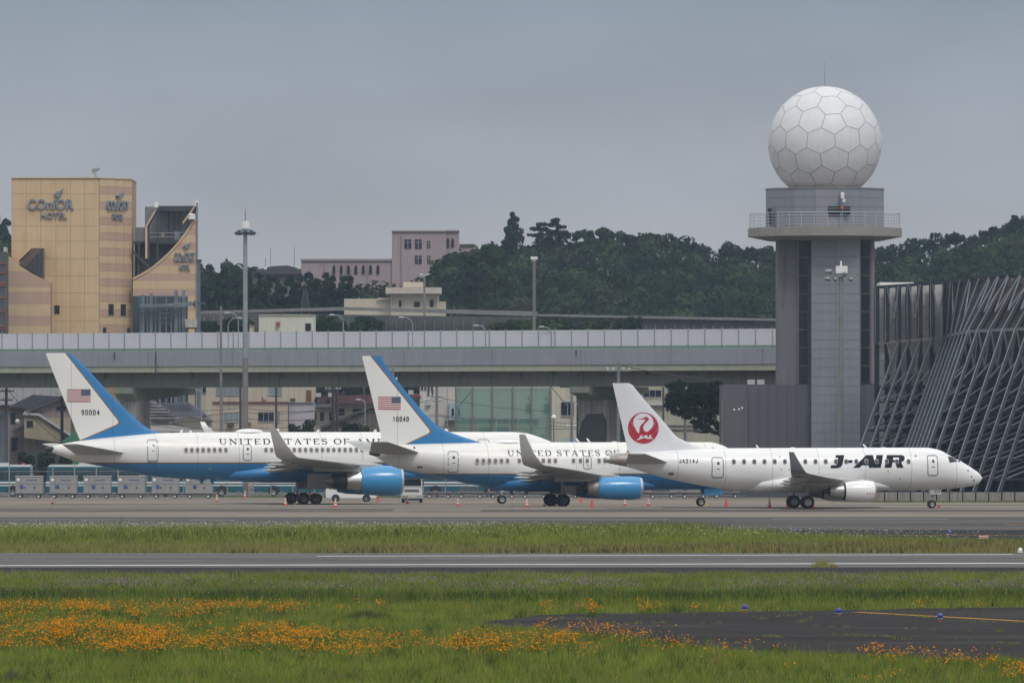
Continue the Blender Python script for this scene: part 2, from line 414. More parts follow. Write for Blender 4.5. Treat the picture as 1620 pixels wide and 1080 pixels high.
g0 = MB()
for (ya, yb) in zip([-300, 640, 660, 690, 735, 815, 900], [640, 660, 690, 735, 815, 900, 2500]):
    g0.add([(-1400, ya, zg(ya) - .03), (1400, ya, zg(ya) - .03), (1400, yb, zg(yb) - .03), (-1400, yb, zg(yb) - .03)], [(0, 1, 2, 3)])
struct(g0.build('ground', soil, fix=False))
D = lambda py: F * CAMZ / (py - HY)
sheet('runway', -400, 400, D(897), D(874.5), .0, asphalt_run)
sheet('runway_shoulder', -400, 400, D(908), D(897.4), -.004, asphalt_dark)
def obl(name, pa, pb, hw, m, lift=.012):        # painted line between two photo points on the flat near ground
    (xa, ya), (xb, yb) = [(X(p, D(q)), D(q)) for p, q in (pa, pb)]
    d = Vector((xb - xa, yb - ya, 0)).normalized(); n = Vector((-d.y, d.x, 0)) * hw
    mb = MB(); mb.add([(xa - n.x, ya - n.y, lift), (xb - n.x, yb - n.y, lift), (xb + n.x, yb + n.y, lift), (xa + n.x, ya + n.y, lift)], [(0, 1, 2, 3)])
    return struct(mb.build(name, m))
obl('runway_edge_line', (-900, 896.6), (2600, 888.4), .75, line_white)
obl('runway_side_stripe', (500, 879.6), (1603, 876.8), .5, line_white)
# apron
sheet('apron_asphalt', -400, 400, D(838.5), 600, .0, apron_dark)
sheet('apron', -400, 400, 600, 826, .0, apron_con)
sheet('service_road', -400, 400, 826.5, 870, .0, apron_dark)
sheet('town_ground', -1350, 1350, 870.5, 2450, .0, town_soil)
def apl(name, px0, px1, py, hw, m, tilt=0):
    d = gd(py); x0, x1 = X(px0, d), X(px1, d); mb = MB()
    mb.add([(x0, d - hw, zg(d - hw) + .012), (x1, d - hw + tilt, zg(d - hw + tilt) + .012), (x1, d + hw + tilt, zg(d + hw + tilt) + .012), (x0, d + hw, zg(d + hw) + .012)], [(0, 1, 2, 3)])
    return struct(mb.build(name, m))
for px0, px1, py, hw, m_ in ((300, 372, 822.3, .7, line_worn), (545, 1060, 821.5, .55, line_worn), (1220, 1500, 820.5, .8, line_worn), (-60, 210, 812, .8, line_worn), (1590, 1700, 830, .6, line_yellow),
                         (120, 180, 806.5, .7, line_rust), (380, 440, 805.5, .5, line_rust), (520, 600, 809, .7, line_rust), (930, 1000, 812, .6, line_rust), (1240, 1290, 813, .8, line_rust), (1340, 1420, 806, .5, line_rust), (640, 700, 806, .4, line_rust), (20, 90, 801, .5, line_rust), (1500, 1600, 811, .6, line_rust)):
    apl('apron_marking', px0, px1, py, hw, m_)
apron_warm = groundmat('apron_warm_concrete', [(.14, .118, .095), (.21, .185, .152), (.29, .262, .222)], .03, scale2=.3, amt2=.3, stretch=(.12, 1, 1))
apron_tar = groundmat('apron_patch_asphalt', [(.055, .05, .047), (.085, .078, .072), (.13, .12, .11)], .05, scale2=.5, amt2=.35, stretch=(.1, 1, 1))
def slab(px0, px1, py0, py1, m, lift=.006):                 # repaired bays, following the apron's fall
    da, db = gd(py1), gd(py0); n = 8; v = []
    for k in range(n + 1):
        d = da + (db - da) * k / n; v += [(X(px0, da), d, zg(d) + lift), (X(px1, da), d, zg(d) + lift)]
    mb = MB(); mb.add(v, [(2 * k, 2 * k + 1, 2 * k + 3, 2 * k + 2) for k in range(n)]); struct(mb.build('apron_bay', m, fix=False))
slab(-150, 1750, 789.5, 797.5, apron_warm); slab(-150, 620, 804.5, 808.5, apron_tar); slab(760, 1750, 806, 809, apron_tar); slab(-150, 1750, 812.5, 817.5, apron_warm); slab(330, 980, 818.5, 820.5, apron_tar); slab(1050, 1400, 800.5, 803, apron_tar, .007)
for px0, px1, py, hw in ((-50, 560, 883.5, 1.2), (300, 1100, 886.2, 1.6), (900, 1700, 882.2, 1.0), (100, 800, 888.6, .8), (1100, 1650, 886.6, 1.3)):
    d = D(py); mb = MB(); n = 24; xs = [X(px0, d) + (X(px1, d) - X(px0, d)) * k / n for k in range(n + 1)]; v = []
    for k, x_ in enumerate(xs): t = math.sin(math.pi * k / n) ** .5; v += [(x_, d - hw * t * rng.uniform(.5, 1), .006), (x_, d + hw * t * rng.uniform(.5, 1) + .01, .006)]
    mb.add(v, [(2 * k, 2 * k + 1, 2 * k + 3, 2 * k + 2) for k in range(n)]); struct(mb.build('rubber_mark', asphalt_tyre, fix=True))
apl('apron_edge_line', 1180, 1900, 845.5, .35, line_yellow, -6)
# dark apron corner on the right beyond the far grass strip
mb = MB(); c_ = [(1120, 845), (1260, 849), (1420, 852), (1560, 856), (1900, 858), (1900, 838), (1120, 838)]
mb.add([(X(a, D(b)), D(b), .006) for a, b in c_], [tuple(range(len(c_)))]); struct(mb.build('taxiway_fillet', asphalt_dark))
# old taxiway in the meadow, ragged edge
TW = [(725, 986), (790, 981), (850, 972.5), (930, 970), (1040, 968.5), (1180, 967), (1300, 965), (1460, 962.5), (1750, 959), (1900, 958), (1900, 1052), (1640, 1049), (1560, 1046), (1470, 1043), (1400, 1038), (1290, 1037), (1180, 1033), (1090, 1024), (1010, 1012), (930, 1004), (850, 996), (770, 991)]
tw_xy = []
for i, (a, b) in enumerate(TW):
    a2, b2 = TW[(i + 1) % len(TW)]
    for k in range(6):
        t = k / 6; qx, qy = a + (a2 - a) * t, b + (b2 - b) * t + (rng.uniform(-.8, .8) if a < 1700 else 0); tw_xy.append((X(qx, D(qy)), D(qy)))
mb = MB(); mb.add([(a, b, .004) for a, b in tw_xy], [tuple(range(len(tw_xy)))]); struct(mb.build('old_taxiway', asphalt_old))
obl('taxiway_centre_line', (1355, 968), (1760, 990), .22, line_yellow)
# ------------------------------------------------------------------ aircraft
def pchip(xs, ys, q):
    xs, ys, q = np.asarray(xs, float), np.asarray(ys, float), np.asarray(q, float)
    h = np.diff(xs); dl = np.diff(ys) / h; m = np.zeros(len(xs))
    m[0], m[-1] = dl[0], dl[-1]
    for i in range(1, len(xs) - 1):
        if dl[i - 1] * dl[i] > 0:
            w1, w2 = 2 * h[i] + h[i - 1], h[i] + 2 * h[i - 1]; m[i] = (w1 + w2) / (w1 / dl[i - 1] + w2 / dl[i])
    k = np.clip(np.searchsorted(xs, q) - 1, 0, len(xs) - 2)
    t = np.clip((q - xs[k]) / h[k], 0, 1); hh = h[k]
    return (2*t**3 - 3*t**2 + 1) * ys[k] + (t**3 - 2*t**2 + t) * hh * m[k] + (-2*t**3 + 3*t**2) * ys[k+1] + (t**3 - t**2) * hh * m[k+1]

class Fus:
    """body of revolution-like hull: top line, bottom line and half width along x (tail 0, nose L)"""
    def __init__(s, top, bot, wid): s.top, s.bot, s.wid = list(zip(*top)), list(zip(*bot)), list(zip(*wid))
    def sec(s, x):
        t, b = float(pchip(*s.top, [x])[0]), float(pchip(*s.bot, [x])[0]); w = float(pchip(*s.wid, [x])[0])
        return (t + b) / 2, max((t - b) / 2, .01), max(w, .01)
    def y(s, x, z):
        zc, hh, w = s.sec(x); q = max(0., 1 - ((z - zc) / hh) ** 2); return w * math.sqrt(q)
    def mesh(s, name, mats, stations, n=44):
        mb = MB(); rings = []
        for x in stations:
            zc, hh, w = s.sec(x)
            rings.append([(x, w * math.cos(t), zc + hh * math.sin(t)) for t in [2 * math.pi * k / n for k in range(n)]])
        mb.loft(rings); return mb.mesh(name, mats, True)
    def patch(s, x0, x1, z0, z1, off, nx=2, nz=5, rad=0.):
        mb = MB(); v, f = [], []
        for j in range(nz + 1):
            z = z0 + (z1 - z0) * j / nz
            for i in range(nx + 1):
                x = x0 + (x1 - x0) * i / nx; v.append((x, -s.y(x, z) - off, z))
        for j in range(nz):
            for i in range(nx): a = j * (nx + 1) + i; f.append((a, a + 1, a + nx + 2, a + nx + 1))
        return mb.add(v, f)
    def outline(s, x0, x1, z0, z1, r, w, off):
        """rounded-rectangle frame lying on the hull"""
        def loop(g):
            pts = []
            for cx, cz, a in ((x1 - r, z1 - r, 0), (x0 + r, z1 - r, 90), (x0 + r, z0 + r, 180), (x1 - r, z0 + r, 270)):
                for k in range(4):
                    t = math.radians(a + 30 * k); pts.append((cx + (r + g) * math.cos(t), cz + (r + g) * math.sin(t)))
            full = []
            for i, p in enumerate(pts):
                q = pts[(i + 1) % len(pts)]; full.append(p); n = 3 if math.hypot(q[0]-p[0], q[1]-p[1]) > .5 else 1
                for k in range(1, n): full.append((p[0] + (q[0]-p[0]) * k / n, p[1] + (q[1]-p[1]) * k / n))
            return full
        A, B = loop(0), loop(w); n = len(A); mb = MB()
        v = [(p[0], -s.y(*p) - off, p[1]) for p in A + B]
        return mb.add(v, [(k, (k + 1) % n, (k + 1) % n + n, k + n) for k in range(n)])
    def window(s, xc, zc, w, h, off, n=14):
        v = []
        for k in range(n):
            t = 2 * math.pi * k / n; c, q = math.cos(t), math.sin(t); e = .6
            x = xc + w / 2 * math.copysign(abs(c) ** e, c); z = zc + h / 2 * math.copysign(abs(q) ** e, q)
            v.append((x, -s.y(x, z) - off, z))
        return v
    def print2d(s, name, v2, f, m, parent, off=.02, layered=False, step=.07): return film_print(s, name, v2, f, m, parent, off, layered, step)

def film_print(surf, name, v2, f, m, parent, off=.02, layered=False, step=.07):
    """flat outlines cut into thin courses and laid on a curved skin (surf.y gives the half width)"""
    bm = bmesh.new()
    if layered:
        for i, fc in enumerate(f): bm.faces.new([bm.verts.new((v2[k][0], .0014 * (i % 7), v2[k][1])) for k in fc])
    else:
        vs = [bm.verts.new((a, 0, b)) for a, b in v2]
        for fc in f: bm.faces.new([vs[k] for k in fc])
    zs = [b for _, b in v2]; z = min(zs) + step
    while z < max(zs):
        bmesh.ops.bisect_plane(bm, geom=bm.verts[:] + bm.edges[:] + bm.faces[:], plane_co=(0, 0, z), plane_no=(0, 0, 1)); z += step
    xs = [a for a, _ in v2]; x = min(xs) + step * 4
    while x < max(xs):
        bmesh.ops.bisect_plane(bm, geom=bm.verts[:] + bm.edges[:] + bm.faces[:], plane_co=(x, 0, 0), plane_no=(1, 0, 0)); x += step * 4
    for v in bm.verts: v.co.y = -surf.y(v.co.x, v.co.z) - off - v.co.y
    me = bpy.data.meshes.new(name); bm.to_mesh(me); bm.free(); me.materials.append(m)
    return obj(name, me, parent)
class FinSkin:
    def __init__(s, rows, tc): s.r = sorted(rows); s.tc = tc
    def y(s, x, z):
        zs = [q[0] for q in s.r]; a = np.interp(z, zs, [q[1] for q in s.r]); b = np.interp(z, zs, [q[2] for q in s.r]); ch = a - b
        c = min(max((a - x) / ch, 0.), 1.); t = s.tc if z > s.r[len(s.r) - 3][0] - 99 else s.tc
        return 5 * t * (.2969 * math.sqrt(c) - .126 * c - .3516 * c**2 + .2843 * c**3 - .1036 * c**4) * ch

def foil(mb, secs, n=9, mi=0):
    """secs: (x_le, y, z, chord, thickness ratio, normal) - lofted aerofoil sections, chord running aft (-x)"""
    rings = []
    for xl, y, z, ch, tc, nv in secs:
        ring = []
        cs = [(1 - math.cos(math.pi * i / n)) / 2 for i in range(n + 1)]
        def th(c): return 5 * tc * (.2969 * math.sqrt(c) - .126 * c - .3516 * c**2 + .2843 * c**3 - .1036 * c**4)
        for c in cs: ring.append((xl - c * ch, y + nv[0] * th(c) * ch, z + nv[1] * th(c) * ch))
        for c in reversed(cs[1:-1]): ring.append((xl - c * ch, y - nv[0] * th(c) * ch * .8, z - nv[1] * th(c) * ch * .8))
        rings.append(ring)
    return mb.loft(rings)

def livery(name, zline, lower, upper, gold, gw):
    """two-tone paint: colour below a waterline, gilt pinstripe, colour above"""
    m = bpy.data.materials.new(name); m.use_nodes = True; N, L = m.node_tree.nodes, m.node_tree.links; b = N['Principled BSDF']
    tc = N.new('ShaderNodeTexCoord'); sp = N.new('ShaderNodeSeparateXYZ'); L.new(tc.outputs['Object'], sp.inputs[0])
    def gt(v):
        g = N.new('ShaderNodeMath'); g.operation = 'GREATER_THAN'; g.inputs[1].default_value = v; L.new(sp.outputs['Z'], g.inputs[0]); return g
    m1 = N.new('ShaderNodeMix'); m1.data_type = 'RGBA'; m1.inputs['A'].default_value = lower; m1.inputs['B'].default_value = gold
    L.new(gt(zline).outputs[0], m1.inputs['Factor'])
    m2 = N.new('ShaderNodeMix'); m2.data_type = 'RGBA'; L.new(m1.outputs['Result'], m2.inputs['A']); m2.inputs['B'].default_value = upper
    L.new(gt(zline + gw).outputs[0], m2.inputs['Factor'])
    L.new(grime(N, L, tc, m2.outputs['Result']), b.inputs['Base Color'])
    b.inputs['Roughness'].default_value = .38; b.inputs['Coat Weight'].default_value = .08
    return m
def grime(N, L, tc, src, amt=.12):
    """faint soot streaks drawn out along the airflow, and skin joints"""
    mp = N.new('ShaderNodeMapping'); mp.inputs['Scale'].default_value = (.35, 1, 3.5); L.new(tc.outputs['Object'], mp.inputs['Vector'])
    n = N.new('ShaderNodeTexNoise'); n.inputs['Scale'].default_value = 1.2; n.inputs['Detail'].default_value = 6; L.new(mp.outputs['Vector'], n.inputs['Vector'])
    r = N.new('ShaderNodeMapRange'); r.inputs['From Min'].default_value = .35; r.inputs['From Max'].default_value = .75; r.inputs['To Min'].default_value = 1; r.inputs['To Max'].default_value = 1 - amt
    L.new(n.outputs['Fac'], r.inputs['Value'])
    w = N.new('ShaderNodeTexWave'); w.wave_type = 'BANDS'; w.bands_direction = 'X'; w.inputs['Scale'].default_value = .085; L.new(tc.outputs['Object'], w.inputs['Vector'])
    g = N.new('ShaderNodeMapRange'); g.inputs['From Min'].default_value = .9985; g.inputs['From Max'].default_value = 1.; g.inputs['To Min'].default_value = 1; g.inputs['To Max'].default_value = .68
    L.new(w.outputs['Fac'], g.inputs['Value'])
    k = N.new('ShaderNodeMath'); k.operation = 'MULTIPLY'; L.new(r.outputs[0], k.inputs[0]); L.new(g.outputs[0], k.inputs[1])
    mx = N.new('ShaderNodeMix'); mx.data_type = 'RGBA'; mx.blend_type = 'MULTIPLY'; mx.inputs['Factor'].default_value = 1
    L.new(src, mx.inputs['A']); L.new(k.outputs[0], mx.inputs['B']); return mx.outputs['Result']
def finmat(name, p1, q1, p2, q2, k, blue, white, gold, gw):
    """white panel bounded by line p1-q1 (front) and p2-q2 (below), rounded corner radius k, gilt border, blue outside"""
    m = bpy.data.materials.new(name); m.use_nodes = True; N, L = m.node_tree.nodes, m.node_tree.links; b = N['Principled BSDF']
    tc = N.new('ShaderNodeTexCoord')
    def dist(p, q):
        dx, dz = q[0] - p[0], q[1] - p[1]; l = math.hypot(dx, dz); nx, nz = -dz / l, dx / l
        d = N.new('ShaderNodeVectorMath'); d.operation = 'DOT_PRODUCT'; d.inputs[1].default_value = (nx, 0, nz); L.new(tc.outputs['Object'], d.inputs[0])
        a = N.new('ShaderNodeMath'); a.operation = 'SUBTRACT'; a.inputs[1].default_value = p[0] * nx + p[1] * nz; L.new(d.outputs['Value'], a.inputs[0]); return a
    sm = N.new('ShaderNodeMath'); sm.operation = 'SMOOTH_MIN'; sm.inputs[2].default_value = k
    L.new(dist(p1, q1).outputs[0], sm.inputs[0]); L.new(dist(p2, q2).outputs[0], sm.inputs[1])
    def gt(v):
        g = N.new('ShaderNodeMath'); g.operation = 'GREATER_THAN'; g.inputs[1].default_value = v; L.new(sm.outputs[0], g.inputs[0]); return g
    m1 = N.new('ShaderNodeMix'); m1.data_type = 'RGBA'; m1.inputs['A'].default_value = blue; m1.inputs['B'].default_value = gold; L.new(gt(-gw).outputs[0], m1.inputs['Factor'])
    m2 = N.new('ShaderNodeMix'); m2.data_type = 'RGBA'; L.new(m1.outputs['Result'], m2.inputs['A']); m2.inputs['B'].default_value = white; L.new(gt(0).outputs[0], m2.inputs['Factor'])
    L.new(grime(N, L, tc, m2.outputs['Result'], .05), b.inputs['Base Color']); b.inputs['Roughness'].default_value = .34
    return m

AIR_WHITE = (.80, .79, .755, 1); AIR_BLUE = (.028, .2, .46, 1); GOLD = (.24, .115, .02, 1)
pl_white = mat('airliner_white', (.82, .82, .82), .3, .04, .35, coat=.2, dirt=(.5, .47, .42, 1), dirt_amt=.25, dirt_scale=.25)
wing_grey = mat('wing_grey', (.42, .42, .40), .42, .06, .5, dirt=(.2, .19, .18, 1), dirt_amt=.35, dirt_scale=.6)
wing_dark = mat('winglet_grey', (.2, .21, .22), .4, .06, .5)
wing_cream = mat('winglet_cream', (.47, .46, .43), .4, .05, .6)
nac_blue = mat('nacelle_blue', (.042, .26, .54), .28, .03, .6, coat=.3)
dark_metal = mat('burnt_exhaust_metal', (.06, .055, .05), .45, .15, 2, metal=.6)
tan_metal = mat('exhaust_tan_metal', (.36, .31, .28), .42, .12, 2, metal=.55)
lip_metal = mat('inlet_lip_metal', (.6, .61, .62), .3, .04, 1, metal=.7)
win_grey = mat('cabin_window_shade', (.17, .15, .14), .3, .1, 3)
win_dark = mat('cabin_window_dark', (.035, .04, .05), .2, .05, 3)
door_line = mat('door_seal_line', (.22, .24, .3), .5, .05, 3)
ink = mat('livery_lettering', (.014, .016, .024), .6, 0, spec=.12)
flag_red = mat('flag_red', (.36, .03, .05), .5, 0); flag_white = mat('flag_white', (.74, .73, .7), .5, 0); flag_blue = mat('flag_canton_blue', (.03, .04, .09), .5, 0)
gear_grey = mat('gear_leg_grey', (.4, .42, .43), .45, .1, 3)
chock_yellow = mat('chock_yellow', (.55, .36, .03), .6, .1, 4)

def wheel(parent, x, y, z, r, w, hub=None):
    """tyre with a hub as its sub-part, axle along y"""
    mb = MB(); h = w / 2
    mb.lathe([(y - h * .55, r * .55), (y - h, r * .66), (y - h, r * .85), (y - h * .7, r * .97), (y - h * .3, r), (y + h * .3, r), (y + h * .7, r * .97), (y + h, r * .85), (y + h, r * .66), (y + h * .55, r * .55)], (x, 0, z), 'y', 24)
    t = mb.build('tyre', rubber, parent, 40)
    m2 = MB()
    m2.lathe([(y - h * .62, .001), (y - h * .62, r * .2), (y - h * .4, r * .28), (y - h * .45, r * .47), (y - h * .7, r * .57), (y + h * .7, r * .57), (y + h * .45, r * .47), (y + h * .4, .001)], (x, 0, z), 'y', 18)
    m2.build('hub', hub or hub_grey, t, 40)
def chock(x, y, m, label):
    mb = MB(); mb.prism([(-.16, 0), (.16, 0), (.06, .16), (-.06, .16)], -.3, .3); o = mb.build('wheel_chock', m, loc=(x, y, zg(y) + .004))
    return tag(o, label, 'chock', 'wheel chocks under the parked aircraft')
def antenna(parent, f, x, h, lean=.5, w=.35, yo=0):
    zc, hh, _ = f.sec(x); z = zc + hh - .03; mb = MB()
    foil(mb, [(x + w, yo, z, w, .12, (1, 0)), (x + w * .75 - lean * h, yo, z + h, w * .55, .1, (1, 0))], 5); mb.build('antenna', white_paint, parent, True)
def rect(x0, x1, z0, z1): return [(x0, z0), (x1, z0), (x1, z1), (x0, z1)]
def flagprint(parent, fs, x0, x1, z0, z1):
    h = (z1 - z0) / 13; Q = [(0, 1, 2, 3)]
    fl = film_print(fs, 'flag', rect(x0, x1, z0, z1), Q, flag_white, parent, .008, step=.15)
    for k in range(7):
        xr = x1 if k < 3 else x0 + (x1 - x0) * .6
        film_print(fs, 'stripe', rect(x0, xr, z0 + h * 2 * k, z0 + h * (2 * k + 1)), Q, flag_red, fl, .014, step=.15)
    film_print(fs, 'canton', rect(x0 + (x1 - x0) * .6, x1, z0 + h * 6, z1), Q, flag_blue, fl, .014, step=.15)
    st = MB()
    for r in range(9):
        for c in range(6 - r % 2):
            sx = x0 + (x1 - x0) * (.6 + .4 * (c + .5 + .5 * (r % 2)) / 6); sz = z0 + h * 6 + h * 7 * (r + .7) / 9.4
            st.add([(sx + .017 * math.cos(a), -fs.y(sx, sz) - .021, sz + .017 * math.sin(a)) for a in [k * math.pi / 2.5 + .3 for k in range(5)]], [(0, 1, 2, 3, 4)])
    stuff(st.build('stars', flag_white, fl, fix=False))

def airliner(P):
    """P: dictionary of one aircraft's measures, local x forward from the tail end, y to port, z up from the tyres"""
    A = thing(P['name'], P['label'], 'airplane', P['loc'], math.radians(P['yaw']), 'parked airliners')
    f = P['fus']; L = P['L']
    st = list(np.linspace(0, L * .12, 9)) + list(np.linspace(L * .12, L * .78, 26)[1:]) + [L - (L * .22) * (1 - t) ** 1.9 for t in np.linspace(.03, 1, 34)]
    body = obj('fuselage', f.mesh('fuselage', P['skin'], st), A)
    # fairing under the wing
    fa = P['fairing']; rings = []
    for x, w, zb, zt in fa:
        rings.append([(x, w * math.copysign(abs(math.cos(t)) ** .8, math.cos(t)), (zb + zt) / 2 + (zt - zb) / 2 * math.sin(t)) for t in [2 * math.pi * k / 32 for k in range(32)]])
    MB().loft(rings).build('belly_fairing', P['skin'], A, True)
    # fin: upright loft through measured leading and trailing edges
    mb = MB(); foil(mb, [(a, 0, z, a - b, P['fin_tc'], (1, 0)) for z, a, b in P['fin']], 10)
    mb.build('tail_fin', P['finmat'], A, 50)
    for sgn in (-1, 1):
        mb = MB(); foil(mb, [(a, sgn * y, z, c, .09, (0, 1)) for a, y, z, c in P['stab']], 8); mb.build('tailplane', wing_grey, A, 50)
        # wing with blended winglet
        secs = []
        for a, y, z, c, tc in P['wing']: secs.append((a, sgn * y, z, c, tc, (0, 1)))
        mb = MB(); foil(mb, secs, 11); wing = mb.build('wing', wing_grey, A, 50)
        wl_ = []
        for a, y, z, c, tc, ang in P['winglet']:
            t = math.radians(ang); wl_.append((a, sgn * y, z, c, tc * (1 if ang < 10 else .65), (-sgn * math.sin(t), math.cos(t))))
        mb = MB(); foil(mb, wl_, 8); mb.build('winglet', P['wlmat'], wing, 50)
        for a, y, z, l in P['tracks']:                       # flap track fairings
            mb = MB(); mb.lathe([(0, .02), (l * .18, .13), (l * .5, .19), (l * .8, .15), (l, .02)], (a - l, sgn * y, z), 'x', 10); mb.build('flap_track_fairing', wing_grey, wing, True)
        for x0, x1, y0, y1, z0, z1 in P.get('flaps', []):
            mb = MB(); mb.add([(x0, sgn * y0, z0), (x1 , sgn * y0, z0 - .18), (x1, sgn * y1, z1 - .18), (x0, sgn * y1, z1), (x0, sgn * y0, z0 - .1), (x1, sgn * y0, z0 - .24), (x1, sgn * y1, z1 - .24), (x0, sgn * y1, z1 - .1)],
                       [(0, 1, 2, 3), (7, 6, 5, 4), (0, 4, 5, 1), (3, 2, 6, 7), (0, 3, 7, 4), (1, 5, 6, 2)]); mb.build('flap', wing_grey, wing)
        # engine
        e = P['eng']; ex, ey, ez, r, l = e['x'], sgn * e['y'], e['z'], e['r'], e['l']; o = (ex, ey, ez)
        mb = MB(); mb.lathe([(-l, r * e.get('aft', .86)), (-l * .8, r * .95), (-l * .5, r), (-l * .22, r), (-l * .06, r * .94)], o, 'x', 36, sy=e.get('sy', 1)); nac = mb.build('engine_nacelle', P['nac'], A, 40)
        mb = MB(); mb.lathe([(-l * .06, r * .94), (-l * .02, r * .9), (0, r * .85), (-l * .01, r * .8), (-l * .06, r * .775)], o, 'x', 36, sy=e.get('sy', 1)); mb.build('inlet_lip', lip_metal, nac, True)
        mb = MB(); mb.lathe([(-l * .06, r * .775), (-l * .3, r * .76), (-l * .31, r * .74), (-l * .31, .02)], o, 'x', 36, sy=e.get('sy', 1)); mb.build('inlet_duct', black, nac, 40)
        mb = MB(); mb.lathe([(-l * .12, .01), (-l * .16, r * .13), (-l * .24, r * .24), (-l * .3, r * .28)], o, 'x', 16); mb.build('spinner', dark_metal, nac, True)
        fan = MB()
        for k in range(22):
            t = 2 * math.pi * k / 22; t2 = t + .17; fan.add([(ex - l * .25, ey + r * .24 * math.cos(t), ez + r * .24 * math.sin(t)), (ex - l * .25, ey + r * .74 * math.cos(t), ez + r * .74 * math.sin(t)), (ex - l * .3, ey + r * .74 * math.cos(t2), ez + r * .74 * math.sin(t2)), (ex - l * .3, ey + r * .24 * math.cos(t2), ez + r * .24 * math.sin(t2))], [(0, 1, 2, 3)])
        fan.build('fan_blades', dark_metal, nac, fix=False)
        mb = MB(); mb.lathe([(-l, r * e.get('aft', .86) * .985), (-l + .25, r * .5)], o, 'x', 30); mb.build('fan_nozzle', black, nac, 40)
        for nm, pr, mm in e['core']:
            mb = MB(); mb.lathe([(-l + a, b) for a, b in pr], o, 'x', 28); mb.build(nm, mm, nac, 40)
        mb = MB(); foil(mb, [(a, ey, z, c, .07, (1, 0)) for a, z, c in P['pylon']], 8); mb.build('pylon', P.get('pylmat', wing_grey), A, 50)
        # main gear
        g = P['gear']; gx, gy, r, w = g['x'], sgn * g['y'], g['r'], g['w']
        mb = MB(); top = g['top']; mb.tube([(gx, gy, r), (gx, gy, r + (top - r) * .5)], .1, 10); mb.tube([(gx, gy, r + (top - r) * .5), (gx, gy, top)], .16, 10)
        mb.tube([(gx, gy, r + .35), (gx, gy - sgn * .9, top)], .07, 8)
        for dx in g['axles']: mb.tube([(gx + dx, gy - g['half'], r), (gx + dx, gy + g['half'], r)], .08, 8)
        if len(g['axles']) > 1: mb.beam((gx + g['axles'][0], gy, r), (gx + g['axles'][-1], gy, r), .16, .2)
        mg = mb.build('main_gear', gear_grey, A, 40)
        for dx in g['axles']:
            for dy in (-1, 1): wheel(mg, gx + dx, gy + dy * g['half'], r, r, w, g.get('hub'))
        if 'door' in g:
            x0, x1, z0, z1, x2, x3, dy = g['door']; yy = gy + sgn * dy; mb = MB(); mb.prism([(x0, z0), (x1, z0), (x3, z1), (x2, z1)], yy - .04, yy + .04); mb.build('gear_door', g['doormat'], mg)
    n = P['nose']; mb = MB(); mb.tube([(n['x'], 0, n['r']), (n['x'] + .05, 0, n['top'])], .08, 10); mb.tube([(n['x'], -n['half'], n['r']), (n['x'], n['half'], n['r'])], .06, 8); mb.tube([(n['x'], 0, n['r'] + .5), (n['x'] + 1.0, 0, n['top'])], .045, 8)
    ng = mb.build('nose_gear', gear_grey, A, 40)
    for s_ in (-1, 1): wheel(ng, n['x'], s_ * n['half'], n['r'], n['r'], n['w'])
    for x0, x1, z0, z1, y in n['doors']:
        for s_ in (-1, 1): mb = MB(); mb.box(x0, x1, s_ * y - .02, s_ * y + .02, z0, z1); mb.build('nose_gear_door', P['doorskin'], ng)
    # cabin windows (the photo's side), doors
    w = P['win']; base = f.window(0 + w['x0'], w['z'], w['w'], w['h'], .034)
    pane = MB(); pane.add([(a - w['x0'], b, c) for a, b, c in base], [tuple(range(len(base)))]); pm = pane.mesh('window', w['mat'], fix=False)
    ring = MB(); o2 = f.window(w['x0'], w['z'], w['w'] + .07, w['h'] + .07, .03); k = len(base)
    ring.add([(a - w['x0'], b, c) for a, b, c in base] + [(a - w['x0'], b, c) for a, b, c in o2], [(i, (i + 1) % k, (i + 1) % k + k, i + k) for i in range(k)]); rm = ring.mesh('window_frame', w['frame'], fix=False)
    for x in w['xs']:
        o = obj('window', pm, A, (x, 0, 0)); obj('window_frame', rm, o)
    for x0, x1, z0, z1 in P['doors']:
        d = f.patch(x0 + .03, x1 - .03, z0 + .03, z1 - .03, .008, 2, 8).build('door', P['skin'], A, True, fix=False)
        f.outline(x0, x1, z0, z1, .14, P.get('dw', .07), .014).build('door_seal', P.get('dline', door_line), d, fix=False)
        xm, zm = (x0 + x1) / 2 + .05, z0 + (z1 - z0) * .72
        v = f.window(xm, zm, .2, .24, .016); mb = MB(); mb.add(v, [tuple(range(len(v)))]); mb.build('door_window', win_dark, d, fix=False)
        v = f.window(xm, zm - .45, .26, .09, .016); mb = MB(); mb.add(v, [tuple(range(len(v)))]); mb.build('door_handle', door_line, d, fix=False)
    for x, h, ln, wd in P['ants']: antenna(A, f, x, h, ln, wd)
    return A, f

YAW = 10.0
SY, CY = math.sin(math.radians(YAW)), math.cos(math.radians(YAW))
def place(px_tail, dc, half):
    d0 = dc - half * SY
    return (X(px_tail, d0), d0, zg(dc))

